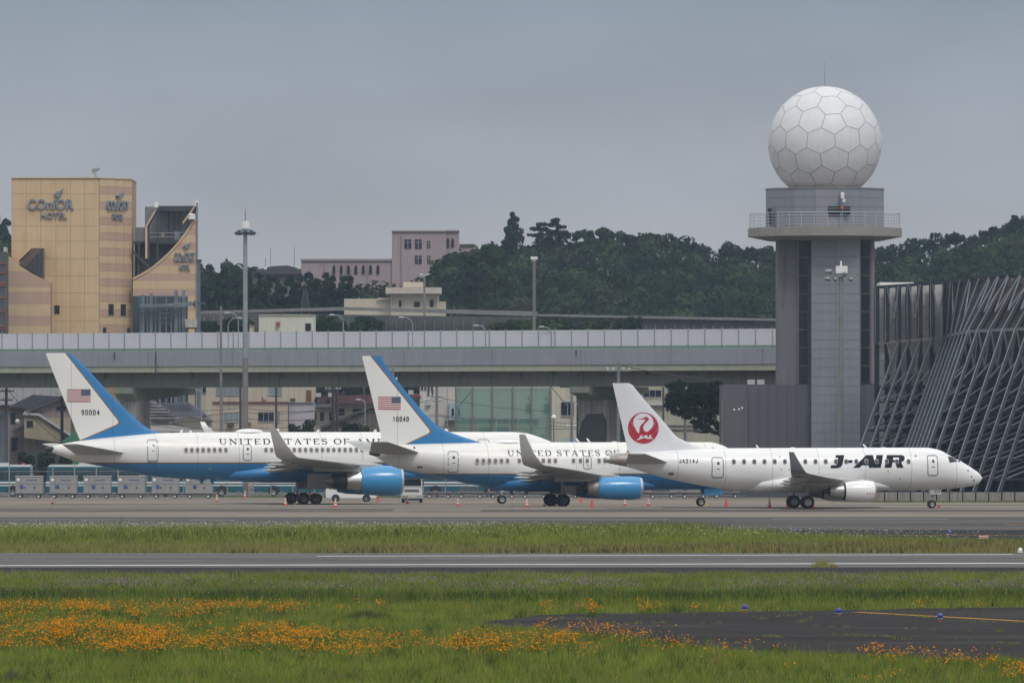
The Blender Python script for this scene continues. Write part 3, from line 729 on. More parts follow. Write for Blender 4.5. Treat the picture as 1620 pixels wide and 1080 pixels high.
# --- the rear, longest blue and white jet
S7 = 17.48; H7 = 17.75
def x7(px, y=0): return (px - 80 - (-y) * SY * H7) / S7 if y else (px - 80) / S7
def z7(py): return (797 - py) / H7
fu7 = Fus(top=[(0, z7(706)), (.5, z7(703.5)), (3, z7(696)), (6, z7(690)), (10, z7(684.5)), (14, z7(683.3)), (41.4, z7(683)), (42.8, z7(685)), (44.0, z7(691)), (45.0, z7(698)), (46.0, z7(708)), (46.7, z7(718)), (47.0, z7(727))],
          bot=[(0, z7(714)), (1.35, z7(723.5)), (2.1, z7(728)), (3.7, z7(734)), (5.4, z7(740)), (7.6, z7(748.5)), (9.7, z7(754)), (11.9, z7(757)), (14, z7(758)), (40, z7(757.5)), (43, z7(753)), (45, z7(746)), (46.3, z7(738)), (47.0, z7(728))],
          wid=[(0, .2), (1.3, .62), (3.7, 1.05), (7.6, 1.58), (12, 1.85), (15, 1.88), (40, 1.88), (42.5, 1.75), (44.5, 1.4), (46, .85), (46.8, .35), (47.0, .02)])
sk7 = livery('rear_jet_paint', z7(732.6), AIR_BLUE, AIR_WHITE, GOLD, .11)
fp = lambda px, py: ((px - 80) / S7, (797 - py) / H7)
fm7 = finmat('rear_jet_fin_paint', fp(184, 664), fp(103, 559.5), fp(127.5, 695), fp(183, 671), .55, AIR_BLUE, AIR_WHITE, GOLD, .1)
fin7 = [(z7(py), (a - 80) / S7, (b - 80) / S7) for py, a, b in ((698, 262, 127), (689, 258, 123), (684, 252.5, 121), (679.5, 236, 119), (671, 222.5, 116), (650, 200, 107.8), (617.5, 167.5, 95), (583.7, 137.5, 81.7), (560.5, 113.5, 72.8), (558.8, 110.5, 74))]
P7 = dict(name='passenger_jet', label='long blue and white twin-engine jet numbered 90004 parked at the left', yaw=YAW, loc=place(80, 735, 23), L=47.0, fus=fu7, skin=sk7,
    fairing=[(14.5, .3, z7(757), z7(744)), (16.5, 1.5, z7(761), z7(738)), (19, 2.05, z7(763), z7(733)), (26, 2.1, z7(763), z7(733)), (30, 1.9, z7(761), z7(736)), (32.5, 1.2, z7(758), z7(742)), (33.5, .3, z7(756), z7(746))],
    fin=fin7, fin_tc=.06, finmat=fm7,
    stab=[(7.0, .6, z7(717.5), 4.9), (1.6, 7.55, z7(702), 1.5)],
    wing=[(31.0, 0, 3.05, 10.2, .12), (29.6, 1.9, 3.25, 8.9, .13), (26.9, 6.45, 3.5, 6.6, .12), (23.3, 12.2, 3.85, 4.1, .11), (19.6, 18.6, 4.2, 1.95, .10)],
    winglet=[(19.6, 18.6, 4.2, 1.95, .1, 0), (19.2, 19.2, 4.3, 1.8, .1, 25), (18.8, 19.7, 4.6, 1.6, .09, 55), (18.2, 20.1, 5.3, 1.2, .09, 74), (17.15, 20.6, 6.8, .55, .08, 76)], wlmat=wing_cream,
    tracks=[(21.4, 8.7, 3.35, 3.6), (20.6, 12.0, 3.6, 3.0), (19.7, 15.2, 3.85, 2.4), (21.5, 4.6, 3.05, 3.2)],
    flaps=[(20.9, 19.3, 2.1, 6.2, 3.05, 3.3), (20.4, 18.6, 7.0, 12.6, 3.35, 3.75)],
    eng=dict(x=30.55, y=6.45, z=2.12, r=1.33, l=3.8, aft=.84, core=[('core_cowl', [(.2, .95), (0, .95), (-1.25, .72)], chrome), ('exhaust_nozzle', [(-1.2, .72), (-1.25, .76), (-2.4, .62), (-2.42, .54)], dark_metal), ('exhaust_plug', [(-2.0, .4), (-2.9, .3), (-3.6, .03)], tan_metal)]),
    pylon=[(29.8, 2.95, 7.2), (28.6, 3.55, 6.0)], pylmat=wing_grey, nac=nac_blue,
    gear=dict(x=22.65, y=3.66, r=.51, w=.37, half=.43, axles=(-.57, .57), top=2.6, hub=mat('hub_dark_grey', (.12, .12, .125), .5, .1, 4), door=(22.75, 24.1, 1.35, 2.75, 22.55, 24.75, .35), doormat=wing_grey),
    nose=dict(x=40.6, r=.39, w=.28, half=.25, top=2.4, doors=[(40.9, 42.7, 1.35, 2.3, .5)]), doorskin=nac_blue,
    win=dict(x0=20., z=z7(711.2), w=.29, h=.4, mat=win_grey, frame=mat('window_surround', (.62, .6, .56), .4, 0),
             xs=[x7(287.5 + 8.88 * k) for k in range(8)] + [x7(412.5 + 8.88 * k) for k in range(19)] + [x7(600 + 8.88 * k) for k in range(14)]),
    doors=[(x7(228.5), x7(243.5), z7(727.5), z7(695.5)), (x7(377.5), x7(389), z7(727), z7(703)), (x7(748), x7(764), z7(727.5), z7(695.5))],
    ants=[(x7(281), .28, -.4, .3), (x7(296), .2, -.2, .3), (x7(320), .95, .55, .75), (x7(431), .33, -.3, .4), (x7(495), .25, -.5, .35), (x7(585), .25, -.5, .35), (x7(700), .3, .4, .4)])
A7, f7 = airliner(P7)
mb = MB(); mb.lathe([(-2.2, .3), (-1.5, .62), (0, .78), (1.5, .62), (2.2, .3)], (0, 0, 0), 'x', 20)
def dome(parent, f, x, l, h, w, name='satellite_dome'):
    zc, hh, _ = f.sec(x); z = zc + hh - .06; rings = []
    for i in range(13):
        t = math.pi * i / 12; xx = x - l / 2 * math.cos(t); s_ = max(math.sin(t), .02) ** .7
        rings.append([(xx, w * s_ * math.cos(a), z + h * s_ * math.sin(a)) for a in [math.pi * k / 12 for k in range(13)]])
    mb = MB(); mb.loft(rings, cap=False); mb.build(name, pl_white, parent, True)
dome(A7, f7, x7(391), 2.5, .36, .6)
letters, tw = roman('UNITED STATES OF AMERICA', .5)
sc = (x7(652) - x7(340)) / tw
for v, fc in letters: f7.print2d('letter', [(x7(340) + a * sc, z7(702.3) + b) for a, b in v], fc, ink, A7, .016, True)
fs7 = FinSkin(fin7, .06)
flagprint(A7, fs7, x7(105.5), x7(142), z7(635.5), z7(615.7))
for v, fc in sans('90004', x7(128), x7(156), z7(656.2), z7(648), .065): film_print(fs7, 'digit', v, fc, ink, A7, .012, True)
mb = MB(); mb.lathe([(-.55, .12), (-.5, .2), (.15, .26), (.3, .3)], (0, 0, z7(710)), 'x', 18); mb.build('tail_exhaust', dark_metal, A7, True)
for px, py in ((325, 741), (236, 706)): 
    v = f7.window(x7(px), z7(py), .16, .16, .014); MB().add(v, [tuple(range(len(v)))]).build('port', chrome, A7, fix=False)
mb = MB(); mb.box(x7(228), x7(244.5), -f7.y(8.9, z7(728.5)) - .08, -f7.y(8.9, z7(728.5)) + .1, z7(729.4), z7(728)); mb.build('door_sill', steel_galv, A7)
for px in (316, 333): zb = f7.sec(x7(px))[0] - f7.sec(x7(px))[1]; mb = MB(); foil(mb, [(x7(px) + .25, 0, zb + .03, .45, .1, (1, 0)), (x7(px) + .1, 0, zb - .38, .22, .1, (1, 0))], 5); mb.build('belly_antenna', nac_blue, A7, True)

# --- the middle blue and white jet
S3 = 18.67; H3 = 18.96
def x3(px): return (px - 594) / S3
def z3(py): return (801 - py) / H3
fu3 = Fus(top=[(0, z3(707)), (.6, z3(705)), (3, z3(702.5)), (8, z3(700.3)), (12, z3(699.5)), (28.3, z3(699.5)), (29.2, z3(703)), (30.2, z3(712)), (31.2, z3(722)), (32.0, z3(733)), (32.5, z3(745))],
          bot=[(0, z3(722)), (.5, z3(728)), (1.7, z3(739.5)), (3.3, z3(746)), (4.4, z3(750)), (5.9, z3(757.5)), (7.2, z3(763)), (8.5, z3(767.5)), (9.8, z3(770.5)), (12, z3(773)), (14, z3(774.5)), (27.5, z3(775)), (29.2, z3(771.5)), (31, z3(764)), (32, z3(756)), (32.5, z3(748))],
          wid=[(0, .25), (1.7, .72), (4.4, 1.25), (8.5, 1.78), (11.5, 1.88), (27, 1.88), (29, 1.72), (30.5, 1.35), (31.7, .8), (32.3, .35), (32.5, .03)])
sk3 = livery('middle_jet_paint', z3(750.6), AIR_BLUE, AIR_WHITE, GOLD, .1)
fp = lambda px, py: ((px - 594) / S3, (801 - py) / H3)
fm3 = finmat('middle_jet_fin_paint', fp(680, 682), fp(586, 564), fp(639.4, 703), fp(679, 684.5), .5, AIR_BLUE, AIR_WHITE, GOLD, .095)
fin3 = [(z3(py), x3(a), x3(b)) for py, a, b in ((706, 768, 607), (700.2, 761, 605.6), (690, 728.5, 603), (681, 704.4, 600.8), (673, 691, 599), (651, 668, 593.6), (622, 644, 586.7), (592, 620, 579.4), (569, 603.5, 574), (566, 605, 573.2), (563.5, 604, 573.8))]
P3 = dict(name='passenger_jet', label='blue and white twin-engine jet numbered 10040 parked in the middle', yaw=YAW, loc=place(594, 688, 16), L=32.5, fus=fu3, skin=sk3,
    fairing=[(9.5, .3, z3(772), z3(758)), (11, 1.4, z3(776), z3(752)), (13, 2.0, z3(778), z3(748)), (18, 2.05, z3(778), z3(748)), (21.5, 1.85, z3(777), z3(752)), (23.3, 1.2, z3(775.5), z3(758)), (24, .3, z3(774), z3(764))],
    fin=fin3, fin_tc=.06, finmat=fm3,
    stab=[(3.7, .6, z3(716.5), 4.3), (-.1, 7.15, z3(698.6), 1.35)],
    wing=[(21.6, 0, 2.15, 9.2, .12), (20.4, 1.9, 2.35, 7.8, .13), (18.3, 4.83, 2.6, 5.4, .12), (14.8, 11.2, 3.1, 3.1, .11), (11.4, 16.7, 3.5, 1.75, .10)],
    winglet=[(11.4, 16.7, 3.5, 1.75, .1, 0), (11.0, 17.2, 3.6, 1.6, .1, 28), (10.7, 17.5, 3.9, 1.45, .09, 58), (10.2, 17.8, 4.5, 1.1, .09, 75), (9.4, 18.2, 6.05, .5, .08, 78)], wlmat=wing_cream,
    tracks=[(13.6, 6.2, 2.45, 3.0), (12.9, 8.8, 2.7, 2.6), (12.0, 12.0, 2.95, 2.1)],
    flaps=[(13.2, 11.7, 2.1, 4.6, 2.2, 2.4), (13.1, 11.6, 5.4, 10.4, 2.5, 2.9)],
    eng=dict(x=21.6, y=4.83, z=1.56, r=1.02, l=3.75, aft=.82, sy=.95, core=[('core_cowl', [(.2, .75), (0, .72), (-.9, .56)], tan_metal), ('exhaust_nozzle', [(-.85, .56), (-.9, .6), (-1.0, .6), (-1.05, .5)], dark_metal), ('exhaust_plug', [(-.6, .4), (-1.3, .26), (-1.9, .03)], dark_metal)]),
    pylon=[(20.2, 2.1, 6.0), (19.6, 2.65, 5.2)], pylmat=wing_grey, nac=nac_blue,
    gear=dict(x=15.3, y=2.86, r=.53, w=.38, half=.43, axles=(0,), top=2.1, hub=mat('hub_blue', (.03, .09, .16), .5, .1, 4), door=(15.5, 16.3, 1.05, 1.75, 15.2, 16.5, .45), doormat=wing_grey),
    nose=dict(x=27.55, r=.36, w=.22, half=.2, top=1.7, doors=[(27.75, 29.3, .95, 1.5, .5)]), doorskin=nac_blue,
    win=dict(x0=14., z=z3(728.7), w=.28, h=.38, mat=win_grey, frame=mat('window_surround', (.62, .6, .56), .4, 0),
             xs=[x3(748.5 + 9.48 * k) for k in range(6)] + [x3(814.5 + 9.48 * k) for k in range(7)] + [x3(p) for p in (900, 911, 921.7, 940.5, 949.5, 958.5, 968, 977.5, 987, 996.5)] + [x3(1010 + 9.48 * k) for k in range(9)]),
    doors=[(x3(704.5), x3(718.5), z3(746), z3(714.5)), (x3(916.5), x3(927.5), z3(741), z3(722.5)), (x3(1112), x3(1127), z3(746), z3(714.5))],
    ants=[(x3(913), .36, .7, .25), (x3(930), .36, .7, .25), (x3(742), .2, .4, .3), (x3(966), .1, .2, .6)])
A3, f3 = airliner(P3)
dome(A3, f3, x3(803), 2.4, .3, .62)
letters, tw = roman('UNITED STATES OF AMERICA', .46)
sc = (x3(1065) - x3(797)) / tw
for v, fc in letters: f3.print2d('letter', [(x3(797) + a * sc, z3(720.8) + b) for a, b in v], fc, ink, A3, .012, True)
fs3 = FinSkin(fin3, .06)
flagprint(A3, fs3, x3(598), x3(633.4), z3(647.7), z3(627.8))
for v, fc in sans('10040', x3(621), x3(646), z3(666.8), z3(658.8), .062): film_print(fs3, 'digit', v, fc, ink, A3, .012, True)
mb = MB(); mb.lathe([(-.5, .16), (-.1, .28), (.35, .4)], (0, 0, z3(716)), 'x', 18); mb.build('tail_exhaust', dark_metal, A3, True)
for px, py in ((659, 738.5), (663, 738.5), (653, 708)):
    v = f3.window(x3(px), z3(py), .17, .17, .014); MB().add(v, [tuple(range(len(v)))]).build('port', win_dark, A3, fix=False)
for px in (786, 808, 832): zb = f3.sec(x3(px))[0] - f3.sec(x3(px))[1]; mb = MB(); foil(mb, [(x3(px) + .25, 0, zb + .03, .45, .1, (1, 0)), (x3(px) + .1, 0, zb - .38, .22, .1, (1, 0))], 5); mb.build('belly_antenna', nac_blue, A3, True)

# --- the white regional jet in front
S1 = 19.98; H1 = 20.29
def x1(px): return (px - 958) / S1
def z1(py): return (801.5 - py) / H1
fu1 = Fus(top=[(0, z1(720)), (.6, z1(718.3)), (1.9, z1(714)), (4, z1(711)), (8, z1(707)), (10, z1(706.3)), (25.4, z1(705.6)), (26.5, z1(709)), (27.25, z1(716.5)), (28.3, z1(727.5)), (29.2, z1(738.5)), (29.75, z1(746.5)), (30.0, z1(753))],
          bot=[(0, z1(728)), (1.2, z1(733)), (2.0, z1(737.5)), (4.2, z1(750.5)), (6.2, z1(760)), (8.1, z1(767)), (9.4, z1(771)), (11.5, z1(773)), (25, z1(773)), (27, z1(771)), (28.7, z1(768)), (29.7, z1(762.5)), (30.0, z1(755))],
          wid=[(0, .2), (2, .6), (5, 1.1), (9, 1.48), (11, 1.505), (24.5, 1.505), (26.5, 1.38), (28, 1.02), (29.2, .58), (29.8, .26), (30.0, .02)])
pl_body = livery('regional_jet_paint', -5, AIR_WHITE, (.83, .83, .83, 1), GOLD, .05)
fin1 = [(z1(py), x1(a), x1(b)) for py, a, b in ((716, 1124, 996), (707.5, 1117, 992.5), (699, 1093, 990.6), (690, 1072.4, 988.6), (683.7, 1066, 987), (655, 1042, 980.6), (632.8, 1021.5, 975.6), (613, 1005.5, 971), (606.5, 1000, 969.6), (603.8, 994, 969))]
P1 = dict(name='passenger_jet', label='white twin-engine airliner with a red crane roundel on its fin', yaw=YAW, loc=place(958, 643, 15), L=30.0, fus=fu1, skin=pl_body,
    fairing=[(10.8, .3, z1(772), z1(757)), (12.2, 1.3, z1(775.5), z1(752)), (14, 1.7, z1(777), z1(748)), (18, 1.75, z1(777), z1(748)), (20.5, 1.5, z1(775.5), z1(752)), (22.3, .9, z1(773.5), z1(758)), (23, .25, z1(772), z1(764))],
    fin=fin1, fin_tc=.06, finmat=mat('fin_white', (.72, .73, .76), .35, .04, .5),
    stab=[(5.0, .5, z1(730), 3.5), (2.2, 4.95, z1(714.8), 1.35)],
    wing=[(20.9, 0, 1.95, 7.0, .12), (20.0, 1.5, 2.05, 6.0, .13), (18.1, 4.0, 2.2, 4.2, .12), (15.6, 8.3, 2.5, 2.6, .11), (13.5, 12.1, 2.8, 1.35, .10)],
    winglet=[(13.5, 12.1, 2.8, 1.35, .1, 0), (13.25, 12.45, 2.88, 1.2, .1, 30), (13.05, 12.65, 3.1, 1.05, .09, 58), (12.7, 12.85, 3.6, .78, .09, 74), (12.15, 13.1, 4.45, .38, .08, 78)], wlmat=wing_dark,
    tracks=[(14.9, 5.2, 2.0, 2.2), (14.3, 7.6, 2.2, 1.9), (13.9, 9.8, 2.4, 1.5)],
    flaps=[(14.5, 13.3, 1.8, 3.9, 1.85, 1.95), (14.3, 13.2, 4.6, 9.0, 2.0, 2.4)],
    eng=dict(x=20.5, y=4.0, z=1.36, r=.83, l=2.4, aft=.84, core=[('exhaust_gap', [(.05, .69), (-.12, .66)], black), ('core_cowl', [(0, .58), (-.25, .6), (-1.2, .46), (-1.22, .4)], mat('titanium_grey', (.42, .42, .41), .4, .1, 1.5, metal=.6)), ('exhaust_plug', [(-1.0, .3), (-1.5, .18), (-1.95, .03)], dark_metal)]),
    pylon=[(19.6, 1.8, 4.8), (19.1, 2.25, 4.2)], nac=pl_white,
    gear=dict(x=(1276.7 - 958 - 9.2) / S1 - .05, y=2.6, r=.5, w=.33, half=.34, axles=(0,), top=1.9, hub=mat('hub_pale', (.5, .5, .5), .4, .1, 4, metal=.4)),
    nose=dict(x=x1(1476.5), r=.32, w=.2, half=.18, top=1.6, doors=[(x1(1472), x1(1490), z1(779.5), z1(772), .34)]), doorskin=pl_white,
    win=dict(x0=14., z=z1(727.2), w=.25, h=.32, mat=win_dark, frame=mat('window_surround_grey', (.3, .31, .33), .4, 0),
             xs=[x1(1155.3 + 16.2 * k) for k in range(17)] + [x1(1433)]),
    doors=[(x1(1121.5), x1(1138), z1(752), z1(721.5)), (x1(1464.3), x1(1479.3), z1(749), z1(718.5))], dline=mat('door_seal_dark', (.1, .1, .11), .5, .05, 3), dw=.06,
    ants=[(x1(1127), .26, .4, .2), (x1(1198), .26, .6, .22), (x1(1370), .3, .9, .25), (x1(1250), .08, 0, .5), (x1(1395), .06, 0, .5)])
A1, f1 = airliner(P1)
mb = MB(); mb.lathe([(-.02, .17), (0, .2), (1.0, .42), (1.9, .59)], (0, 0, z1(724.5)), 'x', 24); mb.build('tail_exhaust', tan_metal, A1, True)
# flight-deck windows
def hullpoly(f, pts, off):
    return [(x1(a), -f.y(x1(a), z1(b)) - off, z1(b)) for a, b in pts]
for pts in ([(1499, 719.5), (1508.2, 719), (1514.5, 727.5), (1500.3, 729.2)], [(1509.5, 719.6), (1514.5, 721), (1524.5, 728.2), (1517.2, 728.4)]):
    film_print(f1, 'cockpit_window', [(x1(a), z1(b)) for a, b in pts], [tuple(range(len(pts)))], glass_dark, A1, .03, step=.06)
JAIR = [[[(443, 167), (503, 167), (482, 238), (440, 238), (456, 186), (438, 186)], [(402, 239), (481, 239), (470, 252), (446, 260), (397, 260)]],
    [[(514, 203), (560, 203), (554, 223), (508, 223)]],
    [[(558, 257), (606, 257), (684, 178), (690, 167), (660, 167)], [(661, 167), (708, 167), (722, 257), (673, 257)], [(622, 222), (672, 222), (675, 240), (606, 240)]],
    [[(733, 167), (781, 167), (757, 257), (708, 257)]],
    [[(808, 167), (858, 167), (834, 257), (784, 257)], [(852, 167), (912, 167), (930, 173), (935, 185), (846, 185)], [(894, 185), (935, 185), (930, 202), (890, 202)], [(840, 201), (930, 201), (918, 213), (900, 219), (836, 219)], [(862, 218), (905, 218), (921, 257), (874, 257)]]]
for lt in JAIR:
    v, fc = [], []
    for pl in lt: fc.append(tuple(range(len(v), len(v) + len(pl)))); v += [(x1(1220 + a / 4.5), z1(680 + b / 4.5)) for a, b in pl]
    f1.print2d('letter', v, fc, ink, A1, .016, True)
for v, fc in sans('JA214J', x1(1070), x1(1099), z1(729.6), z1(723.1), .055): f1.print2d('letter', v, fc, ink, A1, .012, True)
v, fc = fit_text('214', x1(1480), x1(1488), z1(777.5), z1(773.5), bold=.01)
MB().add([(a, -.375, b) for a, b in v], fc).build('door_number', ink, A1, fix=False)
for px, py, m_, w_ in ((1445.5, 718.5, red_paint, .13), (1229, 720, red_paint, .09), (1230, 740, red_paint, .09), (1242.5, 740, red_paint, .09), (1400, 743, win_dark, .1), (1531.5, 742, win_dark, .12), (1537.5, 751.8, win_dark, .12), (1541.5, 757.5, win_dark, .14), (1419.8, 755, red_paint, .1)):
    v = f1.window(x1(px), z1(py), w_, w_, .02); MB().add(v, [tuple(range(len(v)))]).build('port', m_, A1, fix=False)
f1.patch(x1(1054.5), x1(1062), z1(749), z1(744.5), .012).build('vent', win_grey, A1, fix=False)
for px, w_ in ((1376, .1), (1366, .1), (1371, .1)):
    e_ = P1['eng']; mb = MB(); mb.lathe([(0, .05), (.012, .05)], (x1(px) - .7, -e_['y'] - .84, 1.2), 'y', 10, cap=True); mb.build('plug', red_paint, A1)
# red crane roundel: disc, white inner field, crane, feather slits, lettering, each a thin sheet of paint film
LCX, LCZ, LR = x1(1017.4), z1(674.4), 1.21
fs1 = FinSkin(fin1, .06)
roundel_red = mat('roundel_red', (.42, .012, .035), .4, 0); roundel_white = mat('roundel_white', (.72, .73, .76), .35, 0)
U = LR / 208.0
def lp(pts): return [(LCX + (a - 490) * U, LCZ - (b - 720) * U) for a, b in pts]
def film(name, pts, m, lay, parent):
    return film_print(fs1, name, pts, [tuple(range(len(pts)))], m, parent, .008 + lay * .006, step=.12)
disc = film('roundel', [(LCX + LR * math.cos(a), LCZ + LR * math.sin(a)) for a in [2 * math.pi * k / 64 for k in range(64)]], roundel_red, 0, A1)
inner = [(490 + 137 * math.cos(a) * (1 if math.sin(a) > 0 else 1), 648 - 125 * math.sin(a)) for a in [math.radians(-52 + (232 + 52) * k / 40) for k in range(41)]]
inner += [(375, 735), (400, 765), (428, 797), (437, 765), (450, 760), (545, 772)]
film('roundel_field', lp(inner), roundel_white, 1, disc)
crane = [(398, 602), (470, 593), (490, 588), (505, 575), (525, 570), (545, 577), (560, 592), (572, 607), (556, 613), (541, 634), (512, 662), (492, 690), (486, 715), (492, 742), (508, 762), (530, 771), (545, 776), (520, 800), (450, 800), (437, 790), (436, 750), (440, 715), (452, 688), (475, 662), (505, 634), (516, 620), (510, 608), (490, 606)]
film('crane', lp(crane), roundel_red, 2, disc)
for s_ in (-1, 1):
    for a, b, t in (((203, 690), (160, 775), 7), ((193, 740), (150, 800), 7), ((160, 640), (142, 720), 6), ((206, 712), (170, 752), 5)):
        p, q = (490 + s_ * a[0], a[1]), (490 + s_ * b[0], b[1]); film('feather_slit', lp([(p[0], p[1] - t), (q[0], q[1]), (p[0] - s_ * t, p[1] + t)]), roundel_white, 2, disc)
v, fc = fit_text('JAL', *[LCX + (a - 490) * U for a in (400, 622)], *[LCZ - (b - 720) * U for b in (880, 815)], bold=.05, shear=.3)
film_print(fs1, 'roundel_lettering', v, fc, roundel_white, disc, .026)
# ------------------------------------------------------------------ buildings and large structures
def cyl(mb, x, y, z0, z1, r, r1=None, n=12): return mb.tube([(x, y, z0), (x, y, z1)], [r, r if r1 is None else r1], n)

# --- elevated expressway
con_grey = mat('viaduct_parapet_grey', (.27, .28, .315), .7, .06, .3, streak=.14)
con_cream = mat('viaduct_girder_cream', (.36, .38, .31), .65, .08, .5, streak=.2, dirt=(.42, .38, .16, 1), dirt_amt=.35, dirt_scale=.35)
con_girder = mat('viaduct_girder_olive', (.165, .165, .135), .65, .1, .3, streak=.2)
con_pier = mat('pier_concrete', (.3, .28, .26), .85, .12, .5, streak=.35, bump=.2)
panel_w = mat('noise_panel_white', (.6, .61, .66), .45, .05, .4, streak=.1)
panel_g = mat('noise_panel_green', (.15, .27, .21), .5, .08, .6)
VY0, VY1 = 925.0, 866.0                                     # viaduct depth at photo columns 0 and 1400
VA, VB = Vector((X(-420, 943), 943, 0)), Vector((X(1900, 845), 845, 0))
vdir = (VB - VA).normalized(); vlen = (VB - VA).length; vn = Vector((-vdir.y, vdir.x, 0))   # vn points away from the camera
vrot = math.atan2(vdir.y, vdir.x)
via = thing('viaduct', 'long elevated expressway with white noise barrier crossing behind the aircraft', 'viaduct', (VA.x, VA.y, zg(900)), vrot)
VZ = 1.0                                                     # local z = world z + 1
def vbox(name, x0, x1, y0, y1, z0, z1, m, par=via): mb = MB(); mb.box(x0, x1, y0, y1, z0 + VZ, z1 + VZ); return mb.build(name, m, par)
vbox('deck', 0, vlen, .4, 13.5, 12.55, 13.3, con_grey)
vbox('parapet', 0, vlen, 0, .35, 12.75, 14.42, con_grey)
vbox('parapet_far', 0, vlen, 13.6, 13.95, 12.75, 14.4, con_grey)
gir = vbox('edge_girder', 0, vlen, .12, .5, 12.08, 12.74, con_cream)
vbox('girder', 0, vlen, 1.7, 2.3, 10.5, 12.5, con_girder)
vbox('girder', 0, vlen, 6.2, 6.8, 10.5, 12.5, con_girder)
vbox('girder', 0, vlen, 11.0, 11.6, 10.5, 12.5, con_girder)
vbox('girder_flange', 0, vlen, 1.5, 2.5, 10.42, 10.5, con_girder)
k = 0; xx = 3.0
stf = MB().box(0, .12, 1.62, 1.7, 10.52 + VZ, 12.48 + VZ).mesh('web_stiffener', con_girder)
brk = MB().prism([(1.7, 11.5 + VZ), (1.7, 12.3 + VZ), (.55, 12.3 + VZ)], 0, .12, 'x').mesh('bracket', con_girder)
while xx < vlen:
    obj('web_stiffener', stf, via, (xx, 0, 0))
    if k % 3 == 0: obj('bracket', brk, via, (xx + .3, 0, 0))
    k += 1; xx += 3.9
xx = 1.0
jn = MB().box(0, .05, -.004, .03, 12.8 + VZ, 14.38 + VZ).mesh('parapet_joint', steel_dark)
while xx < vlen: obj('parapet_joint', jn, via, (xx, 0, 0)); xx += 11.2
# noise barrier panels, posts
PW = 2.07; n_p = int(vlen / PW)
pan = MB()
for i in range(5): z0 = 14.75 + VZ + i * .35; pan.box(.06, PW - .06, .1, .16 , z0, z0 + .31)
pm_ = pan.mesh('noise_panel', panel_w)
gpm = MB().box(.06, PW - .06, .09, .17, 14.44 + VZ, 14.74 + VZ).mesh('green_panel', panel_g)
psm = MB().box(-.025, .025, .02, .2, 14.42 + VZ, 16.58 + VZ).mesh('barrier_post', mat('barrier_post_grey', (.3, .32, .32), .5, .1, 1))
for i in range(n_p):
    obj('noise_panel', pm_, via, (i * PW, 0, 0)); obj('green_panel', gpm, via, (i * PW, 0, 0)); obj('barrier_post', psm, via, (i * PW, 0, 0))
# far barrier: plain continuous
vbox('far_barrier', 0, vlen, 13.7, 13.8, 14.42, 16.3, panel_w)
# drain pipes on the parapet
for px, z0, z1 in ((275, 11.9, 14.35), (205, 13.5, 14.35), (978, 13.7, 14.3)):
    d = 925 - 42 * px / 1230; lx = (Vector((X(px, d), d, 0)) - VA).dot(vdir)
    mb = MB(); mb.tube([(lx, -.06, z1 + VZ), (lx, -.06, z0 + VZ)], .07, 8); mb.build('drain_pipe', steel_dark, via)
# piers: column and a transverse hammerhead cap
def via_lx(px, ly):
    lo, hi = 0., vlen
    for _ in range(40):
        m_ = (lo + hi) / 2; p = VA + vdir * m_ + vn * ly
        if 810 + F * p.x / p.y < px: lo = m_
        else: hi = m_
    return lo
for px, hw, py0 in ((213, 1.2, 1.6), (948, 1.9, 3.6), (1500, 1.3, 3.6)):
    lx = via_lx(px, py0 + 1.2)
    mb = MB(); mb.box(lx - hw, lx + hw, py0, py0 + 2.4, 0, 9.0 + VZ); pr = mb.build('pier', con_pier, via)
    mb = MB(); mb.prism([(py0 - .3, 9.02 + VZ), (py0 + 2.7, 9.02 + VZ), (13.2, 9.75 + VZ), (13.2, 10.4 + VZ), (.6, 10.4 + VZ), (.6, 9.75 + VZ)], lx - 1.2, lx + 1.2, 'x'); mb.build('pier_cap', mat('pier_cap_olive', (.21, .225, .18), .7, .1, .5, streak=.2), pr)
    for k in range(6): xg = lx - hw + .2 + k * (2 * hw - .4) / 5; mb = MB(); mb.box(xg - .06, xg + .06, py0 - .06, py0 - .003, 0, 8.9 + VZ); mb.build('rib', con_pier, pr)
    if hw == 1.9:
        a = [(lx - 1.7, 0), (lx + 1.6, 0), (lx + 1.6, 6.8 + VZ), (lx + 1.15, 7.5 + VZ), (lx - .6, 7.5 + VZ), (lx - 1.3, 6.6 + VZ), (lx - 1.75, 5.0 + VZ)]
        mb = MB(); mb.prism(a, py0 - .3, py0 - .07, 'y'); mb.build('dark_cover', mat('dark_pier_cover', (.035, .038, .045), .6, .1, .6), pr)

# --- second, more distant elevated road
con_far = mat('far_viaduct_concrete', (.2, .2, .2), .8, .1, .2, streak=.2)
con_farw = mat('far_viaduct_wall', (.09, .095, .1), .8, .15, .4, streak=.3)
fv = thing('far_viaduct', 'distant grey elevated road below the wooded hill', 'viaduct', (X(-200, 1160), 1160, -1))
def fbox(name, pa, pb, ya, yb, da, db, dy, m):
    """slab between photo columns pa,pb whose top follows ya and bottom yb (pairs), depth da..db"""
    o = fv.location; v = []
    for p, t, b, d in ((pa, ya[0], yb[0], da), (pb, ya[1], yb[1], db)):
        for yy in (d, d + dy):
            for r in (b, t): v.append((X(p, d) - o.x, yy - o.y, Z(r, d) - o.z))
    mb = MB(); mb.add(v, [(0, 1, 3, 2), (4, 6, 7, 5), (0, 4, 5, 1), (2, 3, 7, 6), (1, 5, 7, 3), (0, 2, 6, 4)]); return mb.build(name, m, fv)
fbox('parapet', 312, 545, (492, 485.5), (496, 491), 1160, 1160, 1, con_far)
fbox('parapet', 545.3, 850, (485.5, 492.5), (490.5, 500), 1160, 1160, 1, con_far)
fbox('parapet', 850.3, 1700, (496.5, 513), (500, 517), 1162, 1162, 1, con_far)
fbox('wall', 312, 1700, (494, 515), (560, 560), 1163, 1163, 2, con_farw)
